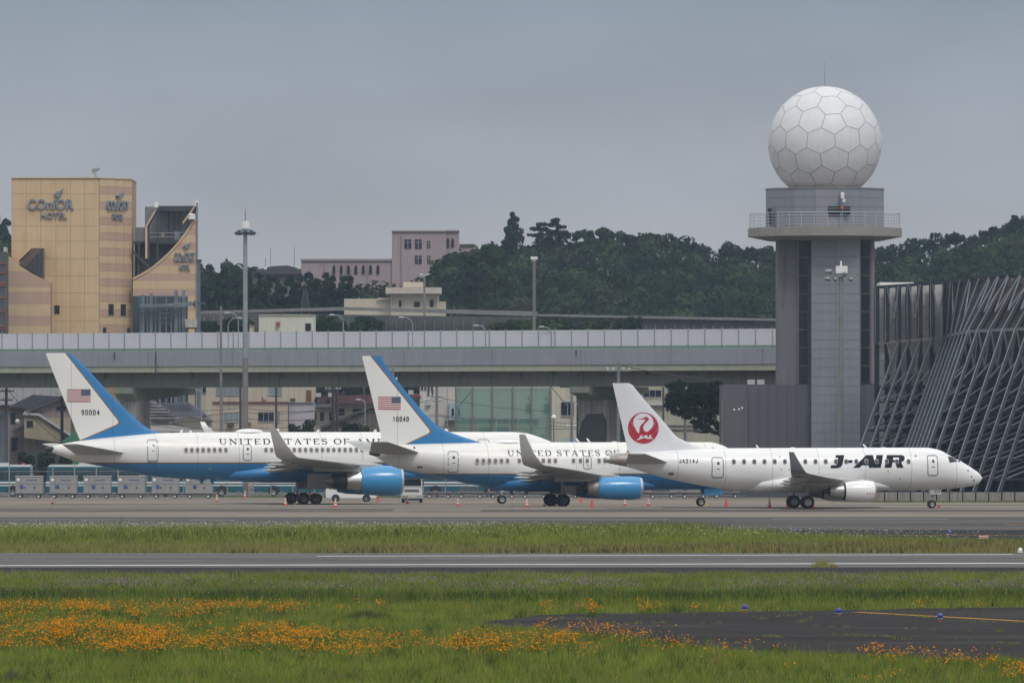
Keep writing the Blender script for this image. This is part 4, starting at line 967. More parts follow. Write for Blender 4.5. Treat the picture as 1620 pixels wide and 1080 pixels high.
for i in range(62):
    px = 322 + i * 15.2
    if px < 1232: fbox('wall_rib', px, px + 1.6, (501 + (px - 322) * .018, 501 + (px - 322) * .018), (545, 545), 1162.6, 1162.6, .4, con_far)
# --- cream building with overhanging roof slab
cb = thing('flat_roofed_building', 'cream flat-roofed building with overhanging roof slab below the hill', 'building', (X(625, 1250), 1250, -1))
def rel(parent, name, px0, px1, py0, py1, d, dep, m):
    o = parent.location; mb = MB(); mb.box(X(px0, d) - o.x, X(px1, d) - o.x, d - o.y, d + dep - o.y, Z(py1, d) - o.z, Z(py0, d) - o.z); return mb.build(name, m, parent if parent.parent is None or True else None)
cream = mat('cream_render', (.52, .47, .38), .8, .06, .3, streak=.1); cream_d = mat('cream_parapet', (.5, .45, .39), .8, .06, .4, streak=.15)
rel(cb, 'wall', 618, 694, 464.5, 560, 1250, 8, cream); rel(cb, 'roof_slab', 610, 698, 454.5, 464.3, 1248.5, 11, cream_d); rel(cb, 'penthouse', 638, 669, 446, 454.3, 1251, 5, cream)
rel(cb, 'side_wing', 544.5, 617.8, 472.5, 560, 1251, 7, cream); rel(cb, 'side_wing', 694.2, 705, 477, 560, 1251, 6, cream)
rel(cb, 'parapet', 597, 617.5, 471, 474, 1250.4, .4, cream_d)
for a, b, c, d in ((631, 635, 475.5, 485), (655, 664, 477, 485), (680, 686, 474, 485)): rel(cb, 'window', a, b, c, d, 1249.85, .3, glass_dark)
for px in (619.5, 692): rel(cb, 'pilaster', px - 1.2, px + 1.2, 464.5, 490, 1249.7, .25, cream_d)
# --- white block just behind the expressway
wb = thing('white_block', 'plain off-white rooftop block just behind the expressway barrier', 'building', (X(452, 1012), 1012, -1))
rel(wb, 'wall', 409.5, 496.5, 498.5, 690, 1012, 10, mat('offwhite_wall', (.55, .56, .5), .8, .05, .3, streak=.12))
rel(wb, 'coping', 409, 497, 497.4, 498.4, 1011.8, 10.4, cream_d); rel(wb, 'window', 483, 492, 511.5, 523, 1011.9, .3, glass_dark); rel(wb, 'vent_unit', 437, 443, 509, 515.5, 1011.5, .6, mat('vent_red', (.3, .08, .05), .5, .1, 2))
wb2 = thing('rooftop_hut', 'small cream rooftop hut left of the off-white block', 'building', (X(398, 1013), 1013, -1)); rel(wb2, 'wall', 394.5, 401.5, 515, 690, 1013, 3, cream); rel(wb2, 'roof', 394, 402, 514.2, 514.9, 1012.8, 3.4, cream_d)
# --- pink building on the hill
pink = mat('pink_render', (.37, .29, .295), .8, .06, .15, streak=.15); pink_t = mat('pink_coping', (.3, .235, .24), .8, .05, .3)
pb = thing('pink_building', 'pink hilltop building with square tower and rows of pointed windows', 'building', (X(610, 1480), 1480, Z(470, 1480)))
PD = 1480
def pointed(parent, px0, px1, py0, py1, d, m=glass_dark):
    o = parent.location; w = (px1 - px0); pts = [(px0, py1), (px1, py1), (px1, py0 + w * .9), ((px0 + px1) / 2, py0), (px0, py0 + w * .9)]
    mb = MB(); mb.prism([(X(a, d) - o.x, Z(b, d) - o.z) for a, b in pts], d - .25 - o.y, d + .3 - o.y); return mb.build('window', m, parent)
rel(pb, 'tower_wall', 620, 706, 367, 470, PD, 14, pink); rel(pb, 'tower_wing', 706.2, 726, 366.5, 470, PD + .8, 10, pink); rel(pb, 'coping', 619.5, 706.4, 364.5, 366.8, PD - .3, 14.6, pink_t); rel(pb, 'coping', 706.6, 726.5, 364, 366.3, PD + .4, 11, pink_t)
rel(pb, 'low_wing', 476.5, 619.8, 413, 480, PD + .5, 10, pink); rel(pb, 'low_coping', 475.5, 619.6, 409.5, 412.8, PD + .2, 10.6, pink_t)
rel(pb, 'side_terrace', 726.4, 752, 391, 470, PD + 2, 8, pink); rel(pb, 'planter', 727, 750, 386, 390.8, PD + 1.8, 3, mat('planter_green', (.05, .08, .04), .9, .3, 1))
for a, b, c, d in ((640, 650.5, 378.5, 393), (656.5, 667, 378.5, 393), (675.5, 680.5, 381, 392), (656.5, 667, 404, 417), (676, 681, 404, 415)):
    w_ = rel(pb, 'window', a, b, c, d, PD - .12, .3, glass_dark)
    o = pb.location
    mb = MB(); xm = X((a + b) / 2, PD) - o.x; mb.box(xm - .06, xm + .06, PD - .2 - o.y, PD - .1 - o.y, Z(d, PD) - o.z, Z(c, PD) - o.z); zm = Z(c + (d - c) * .35, PD) - o.z; mb.box(X(a, PD) - o.x, X(b, PD) - o.x, PD - .21 - o.y, PD - .12 - o.y, zm - .05, zm + .05); mb.build('glazing_bar', pink_t, w_)
for px in (706.5, 714): pointed(pb, px, px + 4.2, 376, 391, PD + .8)
for k in range(7): pointed(pb, 526 + k * 11.6, 530.5 + k * 11.6, 418.5 - k * .1, 433, PD + .5)
for px in (481, 491.5): pointed(pb, px, px + 4.5, 432, 446, PD + .5)
for px in (634.5, 513, 547.5, 581.5): rel(pb, 'downpipe', px - .6, px + .6, 372 if px > 600 else 413, 470, PD - .25 if px > 600 else PD + .25, .2, pink_t)
# --- dark roof with aerials on the hill, left of the pink building
dr = thing('hill_house', 'dark-roofed house with aerials among the trees left of the pink building', 'house', (X(438, 1470), 1470, Z(470, 1470)))
o = dr.location; mb = MB()
mb.prism([(X(a, 1470) - o.x, Z(b, 1470) - o.z) for a, b in ((396, 434), (478, 434), (470, 424), (455, 420), (432, 421), (410, 426))], -1, 8); mb.build('roof', mat('dark_slate', (.05, .052, .058), .7, .15, .5), dr)
rel(dr, 'wall', 399, 474, 434.2, 470, 1470, 6, mat('hill_house_wall', (.16, .14, .12), .8, .1, .4))
for px, py in ((420, 408), (428, 392), (465.5, 391)):
    mb = MB(); mb.tube([(X(px, 1471) - o.x, 1, Z(424, 1471) - o.z), (X(px, 1471) - o.x, 1, Z(py, 1471) - o.z)], .06, 6); mb.build('aerial', steel_galv, dr)
mb = MB(); mb.lathe([(0, .02), (.06, .16), (.12, .25)], (X(420, 1469) - o.x, -1.6, Z(425, 1469) - o.z), 'y', 14); mb.build('dish', white_paint, dr, True)

# --- hotel
ht_cream = mat('hotel_cream_panel', (.62, .45, .265), .65, .04, .15, streak=.1, dirt=(.46, .26, .12, 1), dirt_amt=.4, dirt_scale=.22)
ht_cream2 = mat('hotel_band_cream', (.6, .45, .27), .65, .05, .3, streak=.08)
ht_pink = mat('hotel_band_pink', (.49, .335, .25), .65, .05, .3, streak=.08)
ht_core = mat('hotel_joint', (.38, .27, .16), .8, .05, .5)
ht_steel = mat('hotel_dark_steel', (.045, .05, .06), .5, .1, .6); ht_corr = mat('hotel_corrugated', (.22, .235, .25), .5, .08, .6, streak=.25); ht_trim = mat('hotel_cream_trim', (.62, .46, .27), .6, .05, .4)
sign_grey = mat('hotel_sign_grey', (.22, .25, .28), .4, .1, 2)
HD = 1000.0
ht = thing('hotel', 'cream panelled hotel tower with grey rooftop signs and a curved sail wall', 'hotel', (X(113, HD), HD, -1))
hx = lambda px, d=HD: X(px, d) - ht.location.x
hz = lambda py, d=HD: Z(py, d) - ht.location.z
mb = MB(); mb.prism([(hx(18), 0), (hx(157), 0), (hx(208, HD + 5), 5), (hx(208, HD + 5), 18), (hx(18), 18)], 0, hz(282.5), 'z'); mb.build('core_wall', ht_core, ht)
mb = MB(); mb.prism([(hx(17.5), -.25), (hx(157.3), -.25), (hx(208.8, HD + 5), 4.75), (hx(208.8, HD + 5), 18.2), (hx(17.5), 18.2)], hz(282.3), hz(280.8), 'z'); mb.build('roof_coping', ht_trim, ht)
cols = [18, 41.5, 64.5, 88.5, 111.5, 134, 156.7]; rows = [282.5, 306.5, 331, 357.5, 381.5, 409.5, 436.5, 463.5, 486, 508, 560]
for a, b in zip(cols, cols[1:]):
    for c, d in zip(rows, rows[1:]):
        mb = MB(); mb.box(hx(a) + .015, hx(b) - .015, -.08, -.002, hz(d) + .015, hz(c) - .015); mb.build('panel', ht_cream, ht)
# oblique striped side
sv = Vector((hx(208, HD + 5) - hx(157), 5, 0)); sl = sv.length; sdir = sv.normalized(); sn = Vector((sdir.y, -sdir.x, 0))
def sidebox(name, u0, u1, z0, z1, t0, t1, m, par=ht):
    o = Vector((hx(157), 0, 0)); v = []
    for t in (t0, t1):
        for z in (z0, z1):
            for u in (u0, u1): p = o + sdir * u + sn * t; v.append((p.x, p.y, z))
    mb = MB(); mb.add(v, [(0, 1, 3, 2), (4, 6, 7, 5), (0, 4, 5, 1), (2, 3, 7, 6), (0, 2, 6, 4), (1, 5, 7, 3)]); return mb.build(name, m, par)
for k in range(21):
    c, d = 282.8 + k * 12.15, 282.8 + (k + 1) * 12.15
    for j in range(4): sidebox('panel', sl * j / 4 + .02, sl * (j + 1) / 4 - .02, hz(d) + .015, hz(c) - .015, .002, .07, ht_cream2 if k % 2 == 0 else ht_pink)
for u0, u1, c, d in ((.27, .43, 480.5, 497.5), (.65, .81, 480.5, 498), (.1, .2, 518, 530), (.85, .95, 518, 530)):
    w_ = sidebox('window', sl * u0, sl * u1, hz(d), hz(c), .075, .1, glass_dark); sidebox('window_frame', sl * u0 - .06, sl * u1 + .06, hz(d) - .06, hz(d) - .005, .072, .14, steel_dark, w_)
mb = MB(); mb.box(hx(86), hx(94.3), -.13, -.085, hz(495.5), hz(483)); w_ = mb.build('window', glass_dark, ht); mb = MB(); mb.box(hx(85.6), hx(94.7), -.16, -.085, hz(496.2), hz(495.6)); mb.build('window_sill', steel_dark, w_)
# signs
def sign(px0, px1, py0, py1, txt, y, par=ht, t=.25, bold=.03, m=sign_grey, xf=None):
    v, fc = fit_text(txt, px0, px1, -py1, -py0, bold=bold)
    mb = MB(); n = len(v); P_ = [(hx(a), hz(-b)) for a, b in v]
    front = [(p[0], y - t, p[1]) for p in P_]; back = [(p[0], y, p[1]) for p in P_]
    if xf: front, back = [xf(p) for p in front], [xf(p) for p in back]
    mb.add(front, fc)
    ed = {}
    for f_ in fc:
        for i in range(len(f_)):
            e = (f_[i], f_[(i + 1) % len(f_)]); ed[e] = 1
    side = [(a, b, b + n, a + n) for (a, b) in ed if (b, a) not in ed]
    mb.add(front + back, side); return mb.build('sign_lettering', m, par, fix=False)
def feather(px, py, s, y, xf=None):
    for pts in ([(-6, 4), (-2, 0), (5, -2), (9, -6), (8, -1), (4, 3), (0, 5)], [(-4, 8), (0, 5), (5, 4), (6, 1), (5, 6), (1, 8)]):
        P_ = [(hx(px + a * s), hz(py + b * s)) for a, b in pts]; mb = MB(); mb.prism(P_, y - .3, y)
        if xf: mb.v = [xf(p) for p in mb.v]
        mb.build('sign_feather', sign_grey, ht)
sign(44, 117, 315, 331.5, 'COnfOR', -.1, bold=.025); sign(65, 106, 336.5, 346, 'HOTEL', -.1, bold=.01); feather(91, 304, 1.0, -.1)
def side_xf(p):                                            # lay a front-plane drawing on the oblique side
    u = (p[0] - hx(157)) / (hx(208) - hx(157)) * sl; q = Vector((hx(157), 0, 0)) + sdir * u + sn * (-p[1]); return (q.x, q.y, p[2])
sign(167, 201, 317, 332, 'COnfORT', -.1, bold=.025, xf=side_xf); sign(176, 192, 338, 346, 'HOTEL', -.1, bold=.02, xf=side_xf); feather(186, 306, .8, -.1, side_xf)
# low front wing with sloping top and dark skylight
def lowtop(px): return float(np.interp(px, [13, 20, 35, 55, 83], [403, 410, 422, 434, 448]))
mb = MB(); mb.prism([(hx(px), hz(lowtop(px))) for px in (13, 20, 35, 55, 82.5)] + [(hx(82.5), 0), (hx(13), 0)], -3.9, -.12); mb.build('low_wing', ht_core, ht)
rowsl = [403, 430, 455.5, 462, 482, 500, 516, 560]
for k, (c, d) in enumerate(zip(rowsl, rowsl[1:])):
    for a, b in ((13, 30.5), (30.5, 48), (48, 65), (65, 82.5)):
        xs = [a + (b - a) * i / 4 for i in range(5)]; tops = [max(c, lowtop(x)) for x in xs]
        if min(tops) >= d - 1: continue
        poly = [(x, t) for x, t in zip(xs, tops) if t < d] + [(b, d), ([x for x, t in zip(xs, tops) if t < d][0], d)]
        mb = MB(); mb.prism([(hx(p) + (0), hz(q)) for p, q in poly], -3.98, -3.905); mb.build('panel', ht_pink if k % 2 else ht_cream2, ht)
mb = MB(); mb.prism([(hx(32), hz(414)), (hx(52), hz(393.5)), (hx(71), hz(393.5)), (hx(42), hz(424))], -3.5, -.3); mb.build('skylight_roof', mat('skylight_brown', (.12, .07, .055), .5, .1, 1), ht)
mb = MB(); mb.prism([(hx(42.5), hz(424.3)), (hx(71), hz(394)), (hx(71), hz(441))], -3.6, -.3); sk = mb.build('skylight_glass', mat('skylight_dark', (.05, .05, .055), .3, .1, 1), ht)
for t in (.3, .55, .8): mb = MB(); a = 42.5 + 28.5 * t; mb.box(hx(a) - .05, hx(a) + .05, -3.68, -3.61, hz(424 + 15 * t), hz(424 - 29 * t)); mb.build('mullion', steel_dark, sk)
mb = MB(); mb.beam((hx(29), -3.7, hz(414.5)), (hx(51), -3.7, hz(393.2)), .2, .25); mb.build('skylight_trim', ht_trim, ht)
mb = MB(); mb.box(hx(9), hx(12.8), -4.2, -.2, 0, hz(392)); mb.build('end_post', mat('white_grey_post', (.5, .5, .5), .5, .05, 1), ht)
# dark striped block at the far left edge
db = thing('dark_striped_building', 'dark grey building with orange stripes at the left edge beside the hotel', 'building', (X(-10, 990), 990, -1))
rel(db, 'wall', -40, 8.6, 398, 690, 990, 8, mat('dark_louvre', (.075, .08, .09), .6, .1, .5))
for py in (416, 431, 447.5, 451, 470, 492, 515, 519): rel(db, 'orange_stripe', -40, 8.7, py, py + 1.3, 989.85, .12, mat('orange_stripe', (.4, .11, .04), .5, .1, 1))
# sail wall with curved top edge
def sail(px): return float(np.interp(px, [208, 222, 238, 252, 266, 280, 292, 302, 308.5], [441.5, 434, 424.5, 413, 400, 385, 369, 354, 347]))
SD = 3.0
sx_ = [208.3, 222, 238, 252, 266, 280, 292, 302, 308.5]
mb = MB(); mb.prism([(hx(p), hz(sail(p))) for p in sx_] + [(hx(308.5), 0), (hx(208.3), 0)], SD, SD + .5); mb.build('sail_wall', ht_core, ht)
for k in range(17):
    c, d = 347 + k * 12.1, 347 + (k + 1) * 12.1
    for a, b in ((208.5, 228.5), (228.5, 248.5), (248.5, 268.5), (268.5, 288.5), (288.5, 308.3)):
        xs = [a + (b - a) * i / 6 for i in range(7)]; pts = [(x, max(c, sail(x))) for x in xs if max(c, sail(x)) < d - .3]
        if len(pts) < 2: continue
        mb = MB(); mb.prism([(hx(p), hz(q)) for p, q in pts + [(b, d), (pts[0][0], d)]], SD - .07, SD - .003); mb.build('panel', ht_cream2 if k % 2 == 0 else ht_pink, ht)
for a, b in zip(sx_, sx_[1:]): mb = MB(); mb.beam((hx(a), SD + .2, hz(sail(a)) + .05), (hx(b), SD + .2, hz(sail(b)) + .05), .8, .22); mb.build('sail_coping', ht_trim, ht)
mb = MB(); mb.box(hx(309), hx(311.5), SD - .2, SD + .8, 0, hz(319)); mb.build('corner_post', ht_corr, ht)
sign(274, 307, 398, 413, 'COnfORT', SD - .08, bold=.025); sign(282, 299, 418, 427, 'HOTEL', SD - .08, bold=.02); feather(293, 386, .8, SD - .08)
# steel and corrugated volume behind the sail
def hb(name, a, b, c, d, y0, y1, m): mb = MB(); mb.box(hx(a), hx(b), y0, y1, hz(d), hz(c)); return mb.build(name, m, ht)
hb('back_wall', 224, 308, 324, 480, 9, 9.4, ht_corr); hb('back_wall_low', 208, 224, 357, 480, 9.1, 9.5, ht_corr); hb('roof_beam', 245, 306, 324, 332, 5, 8.9, ht_steel); hb('floor_beam', 208, 282, 380, 384.5, 5, 8.9, ht_steel)
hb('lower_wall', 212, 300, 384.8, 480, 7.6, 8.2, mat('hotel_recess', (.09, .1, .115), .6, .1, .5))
for px, c, d in ((246.5, 324.5, 480), (231, 357, 480), (285.5, 356, 384), (217, 384.6, 480)): hb('steel_post', px - 1.6, px + 1.6, c, d, 4.6, 5.2, ht_steel)
for pts in ([(229, 478 - 70), (229, 357), (247, 325)], [(287, 352), (307, 324)]):
    for a, b in zip(pts, pts[1:]): mb = MB(); mb.beam((hx(a[0]), 4.2, hz(a[1])), (hx(b[0]), 4.2, hz(b[1])), .25, .2); mb.build('cream_trim', ht_trim, ht); mb = MB(); mb.beam((hx(a[0] + 2.5), 4.5, hz(a[1])), (hx(b[0] + 2.5), 4.5, hz(b[1])), .4, .4); mb.build('steel_rafter', ht_steel, ht)
mb = MB(); mb.beam((hx(207), 4.4, hz(396)), (hx(236), 4.4, hz(424)), .3, .3); mb.build('steel_brace', ht_steel, ht)
for px in (262, 271, 279, 294): hb('corrugated_rib', px - .5, px + .5, 332, 378, 8.9, 8.98, ht_steel)
for py in (367, 373.5): mb = MB(); mb.tube([(hx(229), 4.4, hz(py)), (hx(288), 4.4, hz(py))], .04, 6); mb.build('handrail', steel_galv, ht)
hb('roof_unit', 273, 284, 365, 378, 5.5, 7, ht_corr); hb('roof_unit', 252, 257, 367, 374, 5.5, 6.4, mat('unit_tan', (.3, .24, .17), .6, .1, 1))
for px, py in ((244.5, 318), (309, 316)): mb = MB(); cyl(mb, hx(px), 4, hz(py + 9), hz(py), .28, .22, 12); mb.build('roof_vent', white_paint, ht)
mb = MB(); cyl(mb, hx(302), 2.5, hz(346), hz(339), .45, .45, 14); mb.lathe([(hz(339), .5), (hz(338), .35), (hz(337), .05)], (hx(302), 2.5, 0), 'z', 14); mb.build('water_drum', white_paint, ht)
# roof antenna with bird-like head
mb = MB(); mb.beam((hx(153), 2, hz(281)), (hx(144.5), 2, hz(270)), .2, .2); mb.beam((hx(143.5), 2, hz(269)), (hx(156), 2, hz(266.5)), .25, .3); mb.beam((hx(148), 2, hz(272)), (hx(156.5), 2, hz(266.2)), .15, .2); mb.build('roof_lamp_arm', steel_galv, ht)
# steel parking gantry in front of the sail wall
gt_ = thing('parking_gantry', 'grey steel car-lift gantry with railings standing before the hotel sail wall', 'gantry', (X(262, 985), 985, -1))
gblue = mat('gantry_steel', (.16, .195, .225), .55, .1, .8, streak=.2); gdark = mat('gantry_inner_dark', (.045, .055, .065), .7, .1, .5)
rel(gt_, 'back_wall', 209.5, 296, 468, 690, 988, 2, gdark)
for px, c, w in ((226, 466, 2.4), (239, 464, 2.4), (253, 490, 1.6), (278.5, 459, 2.7), (290.5, 459, 2.7), (263, 470, 1.2), (271, 488, 1.2), (246, 470, .8), (233, 470, .8), (222, 470, .8), (284, 470, .9)): rel(gt_, 'column', px - w, px + w, c, 690, 985, .5, gblue)
mb = MB(); o = gt_.location; mb.beam((X(222, 984) - o.x, -.8, Z(487, 984) - o.z), (X(305, 984) - o.x, -.8, Z(480, 984) - o.z), .5, .5); mb.build('crossbeam', gblue, gt_)
mb = MB(); mb.beam((X(222, 984) - o.x, -1.5, Z(483, 984) - o.z), (X(282, 984) - o.x, -1.5, Z(482, 984) - o.z), .3, .25); mb.build('crossbeam', gblue, gt_)
mb = MB(); mb.lathe([(0, .05), (.25, .5), (.3, .55)], (X(305, 984) - o.x, -1.0, Z(481, 984) - o.z), 'x', 14); mb.build('pulley', steel_dark, gt_)
for px in range(243, 278, 4): rel(gt_, 'railing_post', px - .25, px + .25, 463.5, 470, 984.5, .06, steel_galv)
for a, b, py in ((241, 278, 463.5), (241, 278, 466.5), (282, 302, 466), (282, 302, 469)): rel(gt_, 'railing', a, b, py - .3, py + .3, 984.55, .05, steel_galv)
for py in (495, 503, 511): rel(gt_, 'ladder_rung', 255, 270, py - .5, py + .5, 985.6, .1, steel_galv)
rel(gt_, 'blue_box', 219.5, 222.5, 471, 491, 984.2, .4, mat('gantry_blue', (.04, .1, .22), .5, .1, 1)); tnk = rel(gt_, 'tank', 293, 313, 504.5, 518, 983, 2, mat('tank_white', (.46, .43, .4), .6, .1, .8, streak=.3)); rel(gt_, 'tank_frame', 293, 313, 518.2, 520, 983.2, 2, steel_dark); rel(gt_, 'tank_leg', 296, 298, 520.2, 690, 983.4, .3, steel_dark); rel(gt_, 'tank_leg', 308, 310, 520.2, 690, 983.4, .3, steel_dark)

# --- radar tower
TD = 835.0; TX = X(1305, TD)
tw_light = mat('tower_panel_grey', (.215, .23, .265), .55, .05, .2, streak=.08); tw_mid = mat('tower_panel_dark', (.085, .09, .104), .55, .05, .2, streak=.08)
tw_con = mat('tower_concrete', (.14, .147, .162), .75, .06, .3, streak=.15); tw_plat = mat('tower_platform_tan', (.27, .245, .225), .7, .06, .3, streak=.1); tw_joint = mat('tower_joint', (.1, .1, .11), .7, .05, 1); rust = mat('window_frame_brown', (.2, .16, .15), .6, .1, 1)
tower = thing('radar_tower', 'grey radar tower with ring platform carrying a white panelled radome', 'tower', (TX, TD, zg(TD)))
t0 = zg(TD)
tx = lambda px, d=TD: X(px, d) - TX
tz = lambda py, d=TD: Z(py, d) - t0
def tb(name, a, b, c, d, y0, y1, m, par=tower): mb = MB(); mb.box(tx(a), tx(b), y0, y1, tz(d), tz(c)); return mb.build(name, m, par)
shaft = tb('shaft_wall', 1229.5, 1381, 378, 770, -3.0, 5.0, tw_con)
# projecting clad front bay with horizontal panels
tb('front_bay', 1281, 1357.5, 378, 770, -4.6, -3.05, tw_joint)
py = 379.0; r_ = 0
while py < 712:
    tb('panel', 1281, 1318.9, py, py + 14.1, -4.72, -4.61, tw_light); tb('panel', 1319.3, 1357.5, py, py + 14.1, -4.72, -4.61, tw_light)
    py += 14.5
for k in range(24): tb('panel', 1229.7, 1257, 379 + k * 14.5, 379 + k * 14.5 + 14.2, -3.08, -3.005, tw_con)
# window strips
for a, b in ((1260.5, 1277), (1359, 1375)):
    st_ = tb('window_strip', a, b, 379, 607, -3.2, -3.01, rust)
    for k in range(8):
        tb('pane', a + 1.6, b - 1.2, 380.5 + k * 28.4, 380.5 + k * 28.4 + 26.8, -3.26, -3.205, glass_dark, st_)
tb('corner_trim', 1376.5, 1381.4, 378.5, 607, -3.12, -3.02, mat('tower_trim', (.2, .19, .2), .6, .05, .5))
tb('downpipe', 1236.5, 1238.7, 380, 487, -3.25, -3.1, tw_con); tb('vent_slot', 1237, 1240, 587, 608, -3.14, -3.09, rust)
# base building
base = tb('base_building', 1141.5, 1281, 608, 800, -3.9, 9, tw_mid); tb('base_building', 1357.6, 1420, 608, 800, -3.9, 9, tw_mid); tb('base_wing', 1141.5, 1179, 609.5, 800, -4.0, -3.905, mat('base_panel', (.1, .106, .122), .6, .05, .3, streak=.1))
for k in range(7): tb('cladding_rib', 1183 + k * 15, 1183.4 + k * 15, 611, 800, -3.96, -3.902, tw_joint)
for px in (1141.6, 1178): tb('corner_pipe', px - .6, px + .9, 632, 800, -4.15, -4.02, rust)
for a, c in ((1158.5, 647.5), (1166, 647), (1171, 645)): tb('mark', a, a + 2.6, c - 1.5, c + 1.5, -4.03, -4.004, white_paint)
for a in (1182, 1197): tb('roof_unit', a, a + 11, 600.5, 607.9, -2.5, -.5, mat('ac_unit', (.45, .45, .44), .6, .1, 2)); 
# ring platform and drum (twelve-sided)
def poly12(r, n=16, rot=0): return [(r * math.cos(2 * math.pi * (k + .5) / n + rot), r * math.sin(2 * math.pi * (k + .5) / n + rot)) for k in range(n)]
rp = (1426 - 1184) / 2 * TD / F / math.cos(math.pi / 16); cyo = .3
mb = MB(); rings = []
for r, z in ((rp * .72, tz(381.5)), (rp * .98, tz(375)), (rp * 1.0, tz(375)), (rp, tz(361.5)), (rp * .97, tz(361))): rings.append([(a, b + cyo, z) for a, b in poly12(r)])
mb.loft(rings); mb.build('ring_platform', tw_plat, tower)
rd = (1398 - 1212.5) / 2 * TD / F / math.cos(math.pi / 16); P_ = poly12(rd)
mb = MB(); mb.loft([[(a * .985, b * .985 + cyo, z) for a, b in P_] for z in (tz(361), tz(300))]); drum = mb.build('drum', tw_joint, tower)
for i in range(16):
    a, b = P_[i], P_[(i + 1) % 16]
    for j, (c, d) in enumerate(((300.5, 314), (314.4, 329), (329.4, 360.8))):
        e = .006; p = (a[0] + (b[0] - a[0]) * e, a[1] + (b[1] - a[1]) * e); q = (b[0] - (b[0] - a[0]) * e, b[1] - (b[1] - a[1]) * e)
        s_ = .98; mb = MB(); zz = (tz(d), tz(c))
        mb.add([(p[0], p[1] + cyo, zz[0]), (q[0], q[1] + cyo, zz[0]), (q[0], q[1] + cyo, zz[1]), (p[0], p[1] + cyo, zz[1]), (p[0] * s_, p[1] * s_ + cyo, zz[0]), (q[0] * s_, q[1] * s_ + cyo, zz[0]), (q[0] * s_, q[1] * s_ + cyo, zz[1]), (p[0] * s_, p[1] * s_ + cyo, zz[1])],
               [(0, 1, 2, 3), (7, 6, 5, 4), (0, 4, 5, 1), (3, 2, 6, 7), (0, 3, 7, 4), (1, 5, 6, 2)])
        mb.build('drum_panel', tw_light if (i * 7 + 1) % 3 else mat('tower_panel_pale', (.235, .248, .275), .55, .05, .2), drum)
mb = MB(); mb.loft([[(a * 1.012, b * 1.012 + cyo, z) for a, b in P_] for z in (tz(300.3), tz(298.6))]); mb.build('drum_coping', mat('drum_coping', (.25, .22, .2), .6, .05, 1), tower)
tb('louvre', 1307, 1341.5, 328.8, 342.5, -rd + cyo - .08, -rd * .97 + cyo, glass_dark); tb('louvre_door', 1213, 1219.5, 331, 358, -rd * .5, -rd * .38, glass_dark)
for c in (331.5, 336): tb('louvre_bar', 1307.5, 1341, c, c + 1.1, -rd + cyo - .13, -rd + cyo - .085, steel_galv)
mb = MB(); mb.beam((tx(1329), -rd - .5, tz(313)), (tx(1329), -rd + .3, tz(311)), .35, .5); mb.beam((tx(1331), -rd - .4, tz(318)), (tx(1331), -rd - .35, tz(322)), .3, .3); mb.build('camera_unit', white_paint, tower)
mb = MB(); mb.beam((tx(1326.5), -rd - .1, tz(331)), (tx(1331), -rd - .1, tz(331)), .3, .3); mb.build('warning_lamp', mat('warn_orange', (.5, .1, .03), .5, .1, 2), tower); mb = MB(); mb.tube([(tx(1329), -rd - .1, tz(360)), (tx(1329), -rd - .1, tz(333))], .05, 6); mb.build('lamp_stand', steel_galv, tower)
# railing
rr = rp * .965; n_r = 36; rail_m = mat('railing_pale', (.45, .47, .5), .45, .08, 1)
for i in range(n_r):
    a = 2 * math.pi * i / n_r; mb = MB(); mb.tube([(rr * math.cos(a), rr * math.sin(a) + cyo, tz(361)), (rr * math.cos(a), rr * math.sin(a) + cyo, tz(338))], .024, 5); mb.build('railing_post', rail_m, tower)
for py in (338, 343, 348, 352.5, 357):
    pts = [(rr * math.cos(a), rr * math.sin(a) + cyo, tz(py)) for a in [2 * math.pi * k / 64 for k in range(65)]]; mb = MB(); mb.tube(pts, .018 if py > 338 else .03, 5, cap=False); mb.build('rail', rail_m, tower)
# radome: 72 pentagonal and hexagonal panels on a dark seam shell
RR = (1394.5 - 1214.5) / 2 * TD / F; RC = Vector((0, cyo, tz(226.5)))
def radome_points(n=78):
    r = np.random.default_rng(4); p = r.normal(size=(n, 3)); p /= np.linalg.norm(p, axis=1)[:, None]
    for it in range(900):
        d = p[:, None] - p[None]; q = (d ** 2).sum(-1) + np.eye(n); fo = (d / q[..., None] ** 1.5).sum(1); fo -= (fo * p).sum(1)[:, None] * p
        p = p + fo * (.02 if it < 300 else .006); p /= np.linalg.norm(p, axis=1)[:, None]
    return p
pts = radome_points()
bm = bmesh.new(); vs = [bm.verts.new(p) for p in pts]; bmesh.ops.convex_hull(bm, input=vs); bm.verts.ensure_lookup_table()
rad_white = mat('radome_white', (.66, .67, .69), .45, .05, .25, streak=.06); rad_seam = mat('radome_seam', (.3, .26, .23), .7, .05, 1)
radome = MB(); rings = []
for i in range(33):
    t = -math.pi / 2 + math.pi * i / 32; rings.append((RR * .992 * math.sin(t), max(RR * .992 * math.cos(t), .01)))
rdm = MB().lathe(rings, RC, 'z', 64).build('radome', rad_seam, tower, True)
